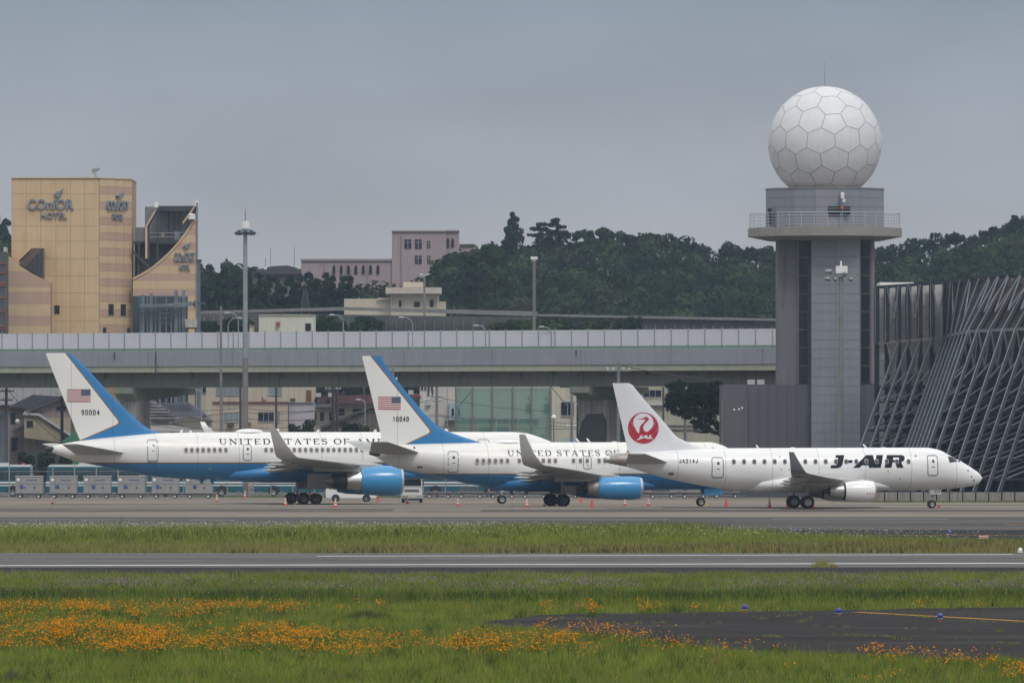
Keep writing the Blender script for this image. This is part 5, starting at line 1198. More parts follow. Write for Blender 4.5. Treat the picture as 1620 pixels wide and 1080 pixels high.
for v in bm.verts:
    n = v.co.normalized(); fs_ = list(v.link_faces)
    if not fs_: continue
    cs = [f_.calc_center_median().normalized() for f_ in fs_]; u = n.orthogonal().normalized(); w = n.cross(u)
    cs.sort(key=lambda c: math.atan2(c.dot(w), c.dot(u)))
    if RC.z + RR * n.z < tz(305) - 1.5: continue
    ctr = sum(cs, Vector()).normalized(); loop = []
    for i, c in enumerate(cs):
        d = cs[(i + 1) % len(cs)]
        for k in range(4): loop.append((c.lerp(d, k / 4)).normalized())
    ang = .0048
    loop = [(c + (ctr - c).normalized() * ang).normalized() for c in loop]; m_ = len(loop)
    V = [ctr] + [ctr.lerp(c, .5).normalized() for c in loop] + loop
    Fc = [(0, 1 + i, 1 + (i + 1) % m_) for i in range(m_)] + [(1 + i, 1 + m_ + i, 1 + m_ + (i + 1) % m_, 1 + (i + 1) % m_) for i in range(m_)]
    mb = MB(); mb.add([RC + c * RR for c in V], Fc); mb.build('radome_panel', rad_white, rdm, True, fix=False)
bm.free()
mb = MB(); mb.tube([(0, cyo, RC.z + RR - .05), (0, cyo, tz(97))], [.05, .02], 6); mb.build('lightning_rod', steel_galv, tower)

# --- engine run-up enclosure: steel-framed acoustic wall with raking struts
en_steel = mat('enclosure_steel', (.03, .038, .05), .6, .15, .8, streak=.25, spec=.12); en_lit = mat('enclosure_lit_steel', (.14, .165, .19), .5, .2, .8, streak=.3, dirt=(.17, .09, .05, 1), dirt_amt=.5, dirt_scale=.3); en_dark = mat('enclosure_steel_dark', (.02, .025, .033), .6, .12, .8, spec=.12)  # one steel in two tones: lit edges and shaded faces put into the colour
en_pan = mat('enclosure_panel_pale', (.55, .54, .54), .75, .08, .4, streak=.2); en_brown = mat('enclosure_panel_brown', (.07, .06, .058), .75, .12, .4, streak=.3); en_block = mat('footing_concrete', (.24, .225, .2), .85, .15, .8, streak=.4)
enc = thing('acoustic_enclosure', 'tall steel-framed acoustic wall with raking struts at the right edge', 'noise barrier', (X(1500, 770), 770, zg(770)))
EO = Vector(enc.location)
def ep(px, py, d): return Vector((X(px, d), d, Z(py, d))) - EO
K = [1387.5, 1403.5, 1422, 1438, 1456, 1475, 1494, 1500.5, 1507, 1513.5, 1520, 1526.5, 1533, 1547.5, 1567, 1588, 1608, 1628, 1648, 1668]
LEAN = [0, 0, 0, 0, 0, 0, 0, 6, 14, 22, 31, 40, 47, 48, 48, 48, 48, 48, 48, 48]
KD = [792] * 7 + [789, 785, 781, 777, 773, 770] + [769, 768, 767, 766, 765, 764, 763]
TOPY = [float(np.interp(k, [1387, 1494, 1533, 1668], [454.5, 447, 439.5, 426])) for k in K]
KNY = [float(np.interp(k, [1387, 1494, 1500, 1533, 1668], [543, 534, 531, 524, 518])) for k in K]
N_ = len(K); FT = 757.0
def knee(i): return ep(K[i], KNY[i], KD[i])
def top(i): return ep(K[i] + LEAN[i], TOPY[i], KD[i] + LEAN[i] * .06)
def foot(i): return ep(K[i] - 87, 779, FT + .8)
def colp(i, py): return ep(K[i], py, KD[i] + .4)
for i in range(N_):
    z0 = zg(KD[i]) - EO.z; kn, tp, ft = knee(i), top(i), foot(i)
    mb = MB(); mb.beam((kn.x, kn.y + .4, z0), (kn.x, kn.y + .4, kn.z), .46, .5, up=(0, 1, 0)); mb.build('column', en_dark, enc)
    mb = MB(); mb.beam(kn, tp, .3, .3, up=(0, 1, 0)); mb.build('upper_rib', en_steel, enc); dd = (tp - kn).normalized(); off = Vector((-dd.z, 0, dd.x)) * .19
    mb = MB(); mb.beam(kn + off, tp + off, .075, .36, up=(0, 1, 0)); mb.build('rib_flange', en_lit, enc)  # pale strip: the rib's lit edge, put into its colour
    if i > 1:
        mb = MB(); mb.beam(ft, kn, .3, .34, up=(0, 1, 0)); mb.build('raking_strut', en_steel, enc); dd = (kn - ft).normalized(); off = Vector((-dd.z, 0, dd.x)) * .19
        mb = MB(); mb.beam(ft + off, kn + off, .075, .4, up=(0, 1, 0)); mb.build('strut_flange', en_lit, enc)  # lighter than the web, light on the strut's upper edge painted in
    if i < 6 or LEAN[i] >= 47: mb = MB(); mb.beam((tp.x, tp.y + 1.0, tp.z), (kn.x, kn.y + 1.0, kn.z), .55, .2, up=(0, 1, 0)); mb.build('upper_column', en_dark, enc)
    # ties from strut to column
    for t, t2 in () if i < 2 else ((.08, .2), (.2, .3), (.3, .4), (.4, .49), (.49, .59), (.59, .68), (.68, .8)):
        p = ft.lerp(kn, t); q = Vector((kn.x, kn.y + .3, p.z)); q2 = Vector((kn.x, kn.y + .3, ft.lerp(kn, t2).z))
        mb = MB(); mb.beam(p, q, .16, .16); mb.build('tie', en_steel, enc); mb = MB(); mb.beam(p, q2, .12, .12); mb.build('tie_brace', en_lit, enc)
for j in range(17):                                         # footing blocks in one row
    xa = X(1318 + j * 20.6, FT) - EO.x; gz = zg(FT) - EO.z
    mb = MB(); mb.box(xa, xa + 1.08, FT - EO.y, FT + 1.6 - EO.y, gz, foot(0).z + .05); mb.build('footing_block', en_block, enc)
# dark lining behind the cladding
for i in range(N_ - 1):
    v = []
    for of in (1.95, 2.0):
        for q in (Vector((knee(i).x, knee(i).y, zg(780) - EO.z)), Vector((knee(i + 1).x, knee(i + 1).y, zg(780) - EO.z)), knee(i + 1), knee(i)): v.append((q.x, q.y + of, q.z))
        for q in (top(i + 1), top(i)): v.append((q.x, q.y + of, q.z))
    mb = MB(); mb.add(v, [(0, 1, 2, 3), (3, 2, 4, 5), (6, 9, 8, 7), (9, 11, 10, 8)]); mb.build('lining', en_dark, enc)
for i in range(N_ - 1):
    for tq, nm in ((0.0, 'top_rail'),):
        mb = MB(); mb.beam(top(i), top(i + 1), .3, .3); mb.build(nm, en_steel, enc)
    mb = MB(); mb.beam(knee(i), knee(i + 1), .25, .28); mb.build('knee_rail', en_lit, enc)
    for py in (612, 659, 706):
        mb = MB(); mb.beam(colp(i, py) - Vector((0, .7, 0)), colp(i + 1, py) - Vector((0, .7, 0)), .25, .28); mb.build('wall_rail', en_steel, enc)
    # cladding panels, upper and lower courses
    pale = i < 6
    for c in range(5):
        a0, a1, b0, b1 = knee(i).lerp(top(i), c / 5 + .002), knee(i).lerp(top(i), (c + 1) / 5 - .002), knee(i + 1).lerp(top(i + 1), c / 5 + .002), knee(i + 1).lerp(top(i + 1), (c + 1) / 5 - .002)
        of = Vector((0, 1.7, 0)); of2 = Vector((0, 1.8, 0)); mb = MB(); mb.add([a0 + of, b0 + of, b1 + of, a1 + of, a0 + of2, b0 + of2, b1 + of2, a1 + of2], [(0, 1, 2, 3), (7, 6, 5, 4), (0, 4, 5, 1), (3, 2, 6, 7), (0, 3, 7, 4), (1, 5, 6, 2)])
        mb.build('cladding_panel', en_pan if pale else en_brown, enc)
    zk0, zk1 = knee(i), knee(i + 1); zb = zg(780) - EO.z
    for c in range(9):
        t0_, t1_ = c / 9 + .0015, (c + 1) / 9 - .0015; v = []
        for of in (1.7, 1.8):
            for kk, t in ((zk0, t0_), (zk1, t0_), (zk1, t1_), (zk0, t1_)): v.append((kk.x, kk.y + of, zb + (kk.z - zb) * t))
        mb = MB(); mb.add(v, [(0, 1, 2, 3), (7, 6, 5, 4), (0, 4, 5, 1), (3, 2, 6, 7), (0, 3, 7, 4), (1, 5, 6, 2)]); mb.build('cladding_panel', en_pan if pale and c > 2 else en_brown, enc)
    if i % 2 == 1 or i > 11:
        m1 = (top(i) + top(i + 1)) / 2; km = (knee(i) + knee(i + 1)) / 2
        for a, b in ((top(i), knee(i).lerp(top(i), .35) * .5 + knee(i + 1).lerp(top(i + 1), .35) * .5), (top(i + 1), knee(i).lerp(top(i), .35) * .5 + knee(i + 1).lerp(top(i + 1), .35) * .5)):
            mb = MB(); mb.beam(a + Vector((0, -.2, 0)), b + Vector((0, -.2, 0)), .13, .14); mb.build('cross_brace', en_lit, enc)
        for a, b in ((knee(i), Vector((km.x, km.y, km.z - 3.4))), (knee(i + 1), Vector((km.x, km.y, km.z - 3.4)))):
            mb = MB(); mb.beam(a + Vector((0, -.3, 0)), b + Vector((0, -.3, 0)), .13, .14); mb.build('cross_brace', en_lit, enc)
# pale roof seen just over the enclosure's left end
pr_ = thing('white_roof_building', 'low building whose white roof edge shows above the acoustic wall', 'building', (X(1420, 815), 815, -.9))
rel(pr_, 'wall', 1393, 1444, 451.5, 780, 815, 6, tw_mid); rel(pr_, 'roof_edge', 1391.5, 1446, 446.5, 451.3, 814.7, 6.6, white_paint)
# ------------------------------------------------------------------ town under the expressway
roof_grey = mat('grey_roof_tile', (.13, .135, .15), .65, .15, 1.2, streak=.2); roof_dark = mat('dark_roof_tile', (.055, .058, .07), .65, .15, 1.2); roof_red = mat('brown_red_roof', (.1, .045, .05), .65, .2, 1.2); roof_blue = mat('blue_grey_roof', (.14, .155, .19), .6, .12, 1, streak=.15)
wall_beige = mat('beige_wall', (.34, .285, .205), .8, .08, .5, streak=.2); wall_cream = mat('cream_wall', (.5, .46, .37), .8, .06, .4, streak=.2); wall_pink = mat('dusky_wall', (.24, .19, .19), .8, .08, .5, streak=.2); wall_mauve = mat('mauve_grey_wall', (.42, .39, .43), .8, .06, .4, streak=.15)
wall_white = mat('white_wall', (.58, .57, .54), .8, .06, .4, streak=.2); wall_green = mat('pale_green_wall', (.42, .46, .40), .8, .06, .3, streak=.15); band_green = mat('dark_green_band', (.03, .09, .08), .6, .1, .6); frame_dark = mat('dark_window_frame', (.06, .06, .065), .5, .1, 2); wood = mat('weathered_boards', (.15, .135, .12), .85, .25, 1.5, streak=.5); brown_door = mat('brown_door', (.16, .06, .025), .6, .1, 2); frame_pale = mat('pale_window_frame', (.45, .46, .46), .5, .05, 2)
def win(par, a, b, c, d, dist, m=glass_pale, panes=2, fr=frame_pale):
    w = rel(par, 'window', a, b, c, d, dist - .06, .1, m)
    rel(par, 'window_sill', a - .5, b + .5, d, d + .8, dist - .12, .15, fr).parent = w
    o = par.location
    for k in range(1, panes): p = a + (b - a) * k / panes; rel(par, 'glazing_bar', p - .25, p + .25, c, d, dist - .1, .06, fr).parent = w
    return w
def gable(par, pts, d0, d1, m, name='roof', thick=None):
    """outline in photo coordinates extruded from d0 to d1"""
    o = par.location; mb = MB(); mb.prism([(X(a, d0) - o.x, Z(b, d0) - o.z) for a, b in pts], d0 - o.y, d1 - o.y); return mb.build(name, m, par)
def building(name, label, cat, px, d): return thing(name, label, cat, (X(px, d), d, -1.0))
HDm = 962
# dark-roofed house at far left
h = building('house', 'beige two-storey house with dark gabled roof behind the leftmost tail', 'house', 60, HDm)
rel(h, 'wall', 38, 112, 650, 775, HDm, 8, wall_beige); rel(h, 'side_wall', 15, 37.8, 645, 775, HDm + 2, 6, wall_pink)
gable(h, [(45, 646.5), (97, 627.5), (140, 645), (140, 653), (97, 631), (48, 650)], HDm - .8, HDm + 9, roof_dark); gable(h, [(48, 649.8), (97, 631.3), (118, 640), (118, 660), (48, 660)], HDm - .02, HDm + .3, wall_pink, 'gable_wall')
gable(h, [(12, 643.5), (52, 624), (97, 627), (45, 646)], HDm + 1, HDm + 6, roof_dark, 'side_roof'); gable(h, [(17, 682), (37, 672), (38, 676), (22, 686)], HDm - 1.2, HDm + 1.5, roof_dark, 'porch_roof')
gable(h, [(38, 656), (60, 656), (96, 684), (96, 700), (38, 692)], HDm - 2.2, HDm - .1, wall_beige, 'stair_wall'); gable(h, [(36, 653), (60, 653.5), (112, 688), (112, 690.5), (60, 657), (36, 656)], HDm - 2.6, HDm, mat('metal_awning', (.4, .41, .44), .5, .08, 1), 'awning')
win(h, 42.5, 52, 665.5, 674, HDm - 2.2, glass_dark, 2, frame_dark); win(h, 17, 24, 652, 669, HDm + 2, glass_dark, 1, frame_dark); win(h, 55, 70, 693, 705, HDm - .02, glass_pale); win(h, 89, 104, 643, 648, HDm - .04, glass_dark, 1, frame_dark); win(h, 18, 27, 692, 712, HDm + 2, glass_dark, 1, frame_dark)
o = h.location; mb = MB(); mb.lathe([(0, .02), (.06, .17), (.12, .25)], (X(26.5, HDm) - o.x, 1.2, Z(666, HDm) - o.z), 'y', 14); mb.build('satellite_dish', white_paint, h, True)
rel(h, 'garden_wall', 30, 100, 711, 775, HDm - 4, .3, frame_dark)
h = building('shed', 'grey shed with blue roof edge at the left edge', 'shed', 0, 930); rel(h, 'wall', -30, 7.5, 659, 775, 930, 4, mat('shed_grey', (.22, .23, .26), .6, .08, .5, streak=.2)); rel(h, 'roof_edge', -31, 9.5, 655, 658.8, 929.6, 5, mat('shed_blue', (.08, .16, .28), .5, .1, 1))
h = building('pale_roof_house', 'house with broad pale corrugated roof high behind the dark gable', 'house', 60, 984); rel(h, 'wall', -20, 140, 640, 775, 985, 6, wall_pink); gable(h, [(-22, 641), (140, 637), (140, 606), (-22, 606)], 984, 984.9, mat('pale_corrugated', (.36, .36, .37), .6, .12, 1.2, streak=.3))
# green tarpaulin shed between fin and tailplane
h = building('green_tarp_tent', 'green tarpaulin tent behind the leftmost tail root', 'tent', 118, 905); gable(h, [(96, 699), (117, 683), (126, 686), (138, 700)], 905, 910, mat('tarp_green', (.04, .16, .09), .6, .1, .8), 'canopy'); rel(h, 'wall', 100, 136, 700.2, 772, 905.3, 4, mat('tarp_green', (.04, .16, .09)))
# tiled-roof houses right of the pier
h = building('tiled_house', 'house with large blue-grey tiled roof right of the left pier', 'house', 290, 966); gable(h, [(251, 637), (299, 636), (326, 655), (326, 657), (292, 664), (270, 652)], 964, 966, roof_blue); rel(h, 'wall', 262, 330, 657.5, 775, 966, 8, wall_beige)
for k in range(9): p = 258 + k * 5; mb = MB(); o = h.location; mb.beam((X(p, 963.9) - o.x, -2.1, Z(637.4, 963.9) - o.z), (X(p + 6.5, 963.9) - o.x, -2.1, Z(650, 963.9) - o.z), .08, .06); mb.build('roof_seam', roof_dark, h)
h = building('striped_roof_house', 'low house with weathered striped grey roof just right of the left pier', 'house', 262, 957); gable(h, [(236, 630), (288, 660), (280, 664), (238, 664)], 956, 957.5, roof_grey); rel(h, 'wall', 238, 282, 664.2, 775, 957, 5, wall_cream)
for k in range(6): o = h.location; mb = MB(); mb.beam((X(238, 955.8) - o.x, -1.15, Z(636 + k * 5, 955.8) - o.z), (X(248 + k * 7, 955.8) - o.x, -1.15, Z(638 + k * 4.6, 955.8) - o.z), .07, .08); mb.build('roof_batten', mat('pale_batten', (.42, .4, .38), .7, .2, 2), h)
h = building('gabled_house', 'small cream house with grey gable right of the striped roof', 'house', 300, 948); gable(h, [(265, 668), (300, 656.5), (335, 664), (336, 666.5), (300, 659), (268, 670)], 947, 954, roof_grey); gable(h, [(268, 670.2), (300, 659.3), (333, 666.8), (333, 770), (268, 770)], 948, 953, wall_cream, 'wall'); gable(h, [(238, 672.5), (268, 673), (318, 680.5), (318, 684), (238, 681)], 942, 947.8, mat('white_lean_to', (.6, .6, .59), .5, .05, .6), 'lean_to_roof'); rel(h, 'lean_to_wall', 240, 316, 684.3, 770, 942.5, 3, wall_beige); rel(h, 'roof_box', 327.5, 333.5, 650.5, 655, 949, 1, cream)
# apartment blocks
h = building('apartment_block', 'large cream apartment block with upper windows behind the tall mast', 'building', 385, 1000); rel(h, 'wall', 260, 497, 560, 775, 1000, 9, wall_cream)
for a, b, n in ((282, 320, 4), (320.8, 325.8, 1), (342, 379, 4), (425, 446, 2)): win(h, a, b, 608, 624.5 if b > 330 else 621.5, 1000, glass_pale if n > 1 else glass_dark, n)
rel(h, 'brown_door', 484.5, 492.5, 617, 635, 999.9, .15, brown_door); rel(h, 'air_unit', 459, 467, 630, 637, 998.8, .8, frame_dark); rel(h, 'vent', 414.8, 416.4, 628.5, 635.5, 999.8, .3, frame_dark); rel(h, 'vent', 418, 420, 631.5, 635.5, 999.8, .3, red_paint)
h = building('cream_block', 'lower cream block with red roof edge in front of the apartment block', 'building', 395, 985); rel(h, 'wall', 336, 456, 636.5, 775, 985, 6, mat('warm_cream_wall', (.48, .4, .32), .8, .06, .4, streak=.2)); rel(h, 'roof_edge', 335.5, 457, 635, 636.4, 984.7, 6.5, mat('red_edge', (.28, .06, .05), .6, .1, 1))
win(h, 354.5, 377.5, 652, 667, 985, glass_pale, 3); win(h, 408.5, 433, 652, 666.5, 985, glass_dark, 3); rel(h, 'balcony_box', 359, 370, 670, 672.5, 984, .9, frame_dark); rel(h, 'balcony_box', 392, 397, 668.5, 670.5, 984, .9, frame_dark); win(h, 437, 443, 651, 667, 985, glass_pale, 1)
h = building('mauve_block', 'plain mauve-grey block beside the cream block', 'building', 476, 986); rel(h, 'wall', 457.2, 496.5, 636.5, 775, 986, 5, wall_mauve); rel(h, 'roof_edge', 457, 497, 635.8, 636.4, 985.7, 5.4, frame_pale)
# row right of it
h = building('red_roof_house', 'house with broad brown-red roof under the viaduct left of the middle fin', 'house', 545, 1000); gable(h, [(496, 637.5), (500, 627), (603, 623), (606, 638.5)], 998, 1006, roof_red); rel(h, 'wall', 498, 606, 638.7, 775, 1000, 6, wall_cream); rel(h, 'gutter', 496.5, 528, 638.6, 643.5, 997.6, 2, roof_blue)
for a, b in ((497.5, 500.5), (506.5, 512), (521, 526.5)): win(h, a, b, 652, 664.5, 1000, glass_dark, 1, frame_dark)
win(h, 536, 545, 646.5, 656, 1000, glass_dark, 1, frame_dark); win(h, 558, 576, 646.5, 653, 1000, glass_dark, 2, frame_dark)
for px in (504, 523): o = h.location; rel(h, 'roof_unit', px - 4, px + 3.5, 621.5, 627.5, 997, .8, mat('ac_unit', (.45, .45, .44))); rel(h, 'unit_post', px - .6, px + .6, 627.6, 637, 997.3, .2, steel_galv)
h = building('board_barn', 'weathered grey barn with sloping gable left of the middle fin', 'barn', 560, 960); gable(h, [(508, 676), (588, 643.5), (608, 645), (608, 775), (508, 775)], 960, 966, wood, 'wall'); gable(h, [(505, 675), (588, 641.5), (610, 643.5), (610, 646), (588, 645), (510, 677.5)], 959.5, 967, roof_dark)
for k in range(14): rel(h, 'board_joint', 522 + k * 6, 522.5 + k * 6, 672 - k * 2.2, 720, 959.9, .08, frame_dark)
h = building('cluttered_block', 'white block with roof units and wall vents right of the middle fin', 'building', 672, 985); rel(h, 'wall', 664, 689, 612, 775, 985, 6, wall_white); rel(h, 'wall', 640, 663.8, 622, 775, 986, 5, mat('grey_brown_wall', (.2, .18, .17), .8, .15, 1, streak=.3))
for r in range(4):
    for c in range(2): rel(h, 'vent', 676 + c * 6.5, 679.5 + c * 6.5, 617 + r * 2.5, 618.4 + r * 2.5, 984.9, .15, frame_dark)
for c in range(5): win(h, 661 + c * 5.2, 664 + c * 5.2, 606, 616, 985, glass_dark, 1, frame_dark)
rel(h, 'red_ledge', 652, 666, 625, 627, 984.6, 1, mat('red_edge', (.28, .06, .05))); rel(h, 'roof_unit', 646, 654, 617, 624, 985, .9, mat('ac_unit', (.45, .45, .44))); rel(h, 'vent_hood', 674, 681, 634, 641, 984.5, .6, frame_pale)
h = building('white_tall_block', 'plain pinkish-white block with blue lean-to beside the netting', 'building', 705, 975); rel(h, 'wall', 689.5, 721, 610, 775, 975, 6, mat('pinkish_white_wall', (.5, .45, .41), .8, .06, .4, streak=.2)); rel(h, 'awning', 704, 721, 665, 667.5, 973.5, 1.6, roof_dark); rel(h, 'blue_lean_to', 710.5, 732, 637, 664, 973.8, 1.1, mat('pale_blue_panel', (.3, .4, .47), .5, .08, .8)); 
for a in (714.5, 724.5): win(h, a, a + 3.5, 646, 656, 973.8, glass_dark, 1, frame_dark)
h = building('green_hall', 'pale green hall with dark green band behind the netting', 'building', 810, 980); rel(h, 'wall', 721.2, 885.5, 600, 775, 980, 8, wall_green); rel(h, 'band', 722, 852, 663, 670, 979.7, .4, band_green); rel(h, 'lower_wall', 722, 845, 670.2, 775, 979.6, .3, mat('olive_wall', (.28, .28, .18), .8, .08, .4))
for a, b in ((758, 778), (786, 805)): win(h, a, b, 675.5, 690, 979.6, mat('teal_glass', (.02, .09, .09), .2, .1, 1), 2, frame_dark)
for a, b in ((831.5, 840), (860, 868.5)): win(h, a, b, 639, 653.5, 980, mat('teal_glass', (.02, .09, .09)), 2, frame_pale)
w_ = win(h, 888, 907.5, 636, 657, 978, glass_dark, 2, frame_pale); rel(h, 'end_wall', 873, 912, 613, 775, 978.1, 1.7, wall_cream)
for a in (836, 864): rel(h, 'vent', a - 1.2, a + 1.2, 628, 631, 979.8, .2, frame_dark)
rel(h, 'dark_tank', 843, 862, 688, 706, 976, 2, band_green); rel(h, 'blue_box', 893, 911, 693, 704, 975.5, 1.5, mat('pale_blue_panel', (.3, .4, .47)))
h = building('cream_office', 'cream building with a strip of dark windows behind the white jet fin', 'building', 1080, 990); rel(h, 'wall', 1000, 1150, 604, 775, 990, 8, mat('office_cream', (.37, .35, .28), .8, .06, .3, streak=.2)); rel(h, 'ledge', 1012, 1050, 636, 641, 989.4, .8, frame_pale); win(h, 1018, 1046, 617, 628, 990, glass_dark, 3)
for py in (672.5, 679): rel(h, 'wall_band', 1040, 1120, py, py + 1, 989.8, .2, frame_dark)
# --- green netting on tall posts
net = thing('safety_net', 'pale green netting on tall grey posts under the viaduct', 'net', (X(800, 955), 955, -1))
nm = bpy.data.materials.new('green_netting'); nm.use_nodes = True; NN, NL = nm.node_tree.nodes, nm.node_tree.links
nb = NN['Principled BSDF']; nb.inputs['Base Color'].default_value = (.16, .3, .25, 1); nb.inputs['Roughness'].default_value = .8
ntr = NN.new('ShaderNodeBsdfTransparent'); nms = NN.new('ShaderNodeMixShader'); nms.inputs[0].default_value = .42
NL.new(ntr.outputs[0], nms.inputs[1]); NL.new(nb.outputs[0], nms.inputs[2]); NL.new(nms.outputs[0], NN['Material Output'].inputs['Surface'])
npx = [721, 747.5, 778.5, 811, 841, 870.5]
for a, b in zip(npx, npx[1:]): rel(net, 'net_panel', a + .6, b - .6, 615, 775, 955.2, .03, nm)
for px in npx: rel(net, 'post', px - 1.3, px + 1.3, 609, 775, 954.9, .25, mat('post_brown_grey', (.16, .155, .16), .7, .1, 1)); 
for px in (707.5, 785, 806, 820): rel(net, 'thin_post', px - .6, px + .6, 612, 775, 954.2, .1, steel_galv)
rel(net, 'top_cable', 721, 871, 613.3, 614.2, 955, .1, frame_dark)
o = net.location
for a, b in (((722, 647), (745, 619)), ((872, 612), (900, 645))): mb = MB(); mb.beam((X(a[0], 954) - o.x, -1.2, Z(a[1], 954) - o.z), (X(b[0], 954) - o.x, -1.2, Z(b[1], 954) - o.z), .1, .1); mb.build('stay', steel_dark, net)
# --- utility poles, lamp posts
pole_dark = mat('creosote_pole', (.065, .055, .055), .8, .15, 1); pole_con = mat('concrete_pole', (.2, .2, .2), .8, .1, 1, streak=.2)
def util_pole(px, top, d, r, m, arms, label):
    t = thing('utility_pole', label, 'pole', (X(px, d), d, zg(d)), 0, 'utility poles along the street'); H = Z(top, d) - zg(d)
    mb = MB(); mb.tube([(0, 0, 0), (0, 0, H)], [r, r * .8], 10); mb.build('shaft', m, t, 40)
    for za, w in arms:
        mb = MB(); mb.box(-w, w, -.08, .08, H - za - .08, H - za + .06); a_ = mb.build('crossarm', steel_galv, t)
        for s_ in (-1, -.5, .5, 1): mb = MB(); mb.lathe([(H - za + .07, .05), (H - za + .2, .08), (H - za + .3, .03)], (s_ * w * .92, 0, 0), 'z', 8); mb.build('insulator', white_paint, a_)
    return t
util_pole(10, 613, 938, .2, pole_con, [(.4, .9), (1.4, .8)], 'grey utility pole at the left edge beside the shed')
util_pole(98, 626, 928, .21, pole_dark, [], 'dark wooden pole just left of the left jet fin')
util_pole(351, 606, 955, .16, pole_con, [], 'slim grey pole left of the tall floodlight mast')
util_pole(380.5, 606, 950, .17, pole_dark, [], 'dark pole right beside the tall floodlight mast')
util_pole(437, 606, 950, .16, pole_dark, [], 'dark pole rising behind the left jet winglet')
util_pole(456.5, 636, 972, .08, steel_dark, [], 'thin dark post at the corner of the cream block')
util_pole(527, 606, 925, .2, pole_dark, [(.6, .9)], 'thick dark pole with brackets left of the middle fin'); util_pole(533.5, 606, 927, .2, pole_dark, [], 'dark pole paired closely with the bracketed pole')
p_ = util_pole(691, 605, 940, .19, pole_con, [(1.6, .75), (2.1, .55)], 'grey utility pole with transformer right of the middle fin')
mb = MB(); cyl(mb, .65, -.3, 5.6, 6.6, .28, .28, 14); mb.build('transformer', mat('transformer_grey', (.25, .27, .29), .5, .1, 2), p_)
util_pole(866, 664, 950, .19, pole_con, [], 'short grey post in front of the netting'); util_pole(904.5, 612, 930, .17, pole_con, [(4.5, .5)], 'pale grey pole left of the right pier')
util_pole(1049.5, 612, 950, .14, pole_dark, [], 'dark slim pole behind the white jet fin'); util_pole(1084, 660, 905, .2, pole_con, [], 'grey pole trunk standing under the dark tree')
util_pole(978.5, 572, 850, .2, pole_con, [(.9, 1.2)], 'tall utility pole in front of the viaduct behind the white fin tip'); util_pole(622, 577, 850, .12, pole_con, [(1.6, .4)], 'slim pole beside the middle jet fin tip')
util_pole(349.5, 484, 872, .15, pole_con, [], 'slim pole with red lamp rising over the barrier left of the mast')
t_ = util_pole(845, 410, 985, .22, mat('mast_brown', (.17, .155, .15), .6, .1, 1), [], 'tall brown floodlight pole standing before the wooded hill'); mb = MB(); H = Z(410, 985) + 1; mb.box(-.42, .42, -.3, .3, H, H + .3); mb.lathe([(H - .25, .15), (H - .02, .35)], (0, 0, 0), 'z', 12); mb.build('lamp_head', white_paint, t_)
t_ = util_pole(314.5, 415, 975, .24, mat('mast_bluegrey', (.12, .14, .17), .5, .1, 1), [], 'blue-grey floodlight pole right of the hotel'); mb = MB(); H = Z(415, 975) + 1; mb.box(-.35, .35, -.3, .3, H, H + .35); mb.box(-.15, .8, -.2, .2, H - 4.9, H - 4.7); mb.build('lamp_head', steel_dark, t_)
t_ = util_pole(671.5, 436, 1240, .2, pole_con, [], 'pole with twin lamps in front of the cream flat-roofed building'); mb = MB(); H = Z(436, 1240) + 1; mb.beam((-.6, 0, H + .2), (0, 0, H), .12, .12); mb.beam((.6, 0, H + .2), (0, 0, H), .12, .12); mb.box(-.75, -.35, -.2, .2, H + .15, H + .3); mb.box(.35, .75, -.2, .2, H + .15, H + .3); mb.build('lamp_head', white_paint, t_)
# small lattice mast
t_ = thing('lattice_mast', 'small steel lattice mast among the trees left of the cream building', 'mast', (X(483, 1200), 1200, -1)); H = Z(457, 1200) + 1; zb_ = Z(486, 1200) + 1
mb = MB()
for sx in (-1, 1):
    for sy in (-1, 1): mb.tube([(sx * .55, sy * .55, 0), (sx * .55, sy * .55, zb_), (sx * .2, sy * .2, H)], .05, 5)
for k in range(6):
    a, b = k / 6, (k + 1) / 6; wa, wb_ = .55 - .35 * a, .55 - .35 * b; za, zb2 = zb_ + (H - zb_) * a, zb_ + (H - zb_) * b
    mb.beam((-wa, -wa, za), (wb_, -wb_, zb2), .05, .05); mb.beam((wa, -wa, za), (-wb_, -wb_, zb2), .05, .05); mb.beam((-wa, -wa, za), (wa, -wa, za), .05, .05)
mb.tube([(0, 0, H), (0, 0, H + 1)], .04, 5); mb.build('frame', steel_dark, t_)
# curved street lamps along and behind the expressway
def street_lamp(px, top, d, side, base, label, s=1.0):
    t = thing('street_lamp', label, 'street lamp', (X(px, d), d, base), 0, 'curved street lamps'); H = Z(top, d) - base; r = .9 * s; mb = MB()
    pts = [(0, 0, 0), (0, 0, H - r)] + [(side * (r - r * math.cos(a)), 0, H - r + r * math.sin(a)) for a in [math.pi / 2 * k / 6 for k in range(1, 7)]]
    mb.tube(pts, [.06] * 2 + [.05] * 6, 8); mb.build('post', steel_galv, t, 40)
    mb = MB(); mb.lathe([(0, .04), (.15, .1), (.5, .11), (.65, .04)], (side * r if side > 0 else side * r - .65, 0, H), 'x', 10); mb.build('lamp_head', mat('lamp_head_pale', (.4, .42, .44), .4, .05, 2), t, True)
VT = 13.3
for px, top, sd, lb, s in ((361, 503, 1, 'curved street lamp left of the off-white block', 1), (377, 495, -1, 'curved street lamp just left of the tall mast', 1), (543, 498, -1, 'curved street lamp left of the cream flat-roofed building', 1), (653, 502, -1, 'curved street lamp under the cream flat-roofed building', 1), (768, 515, -1, 'low curved street lamp left of the brown floodlight pole', .8), (872, 517, -1, 'low curved street lamp right of the brown floodlight pole', .8)):
    street_lamp(px, top, 912 - px * .03, sd, VT - .1, lb, s)
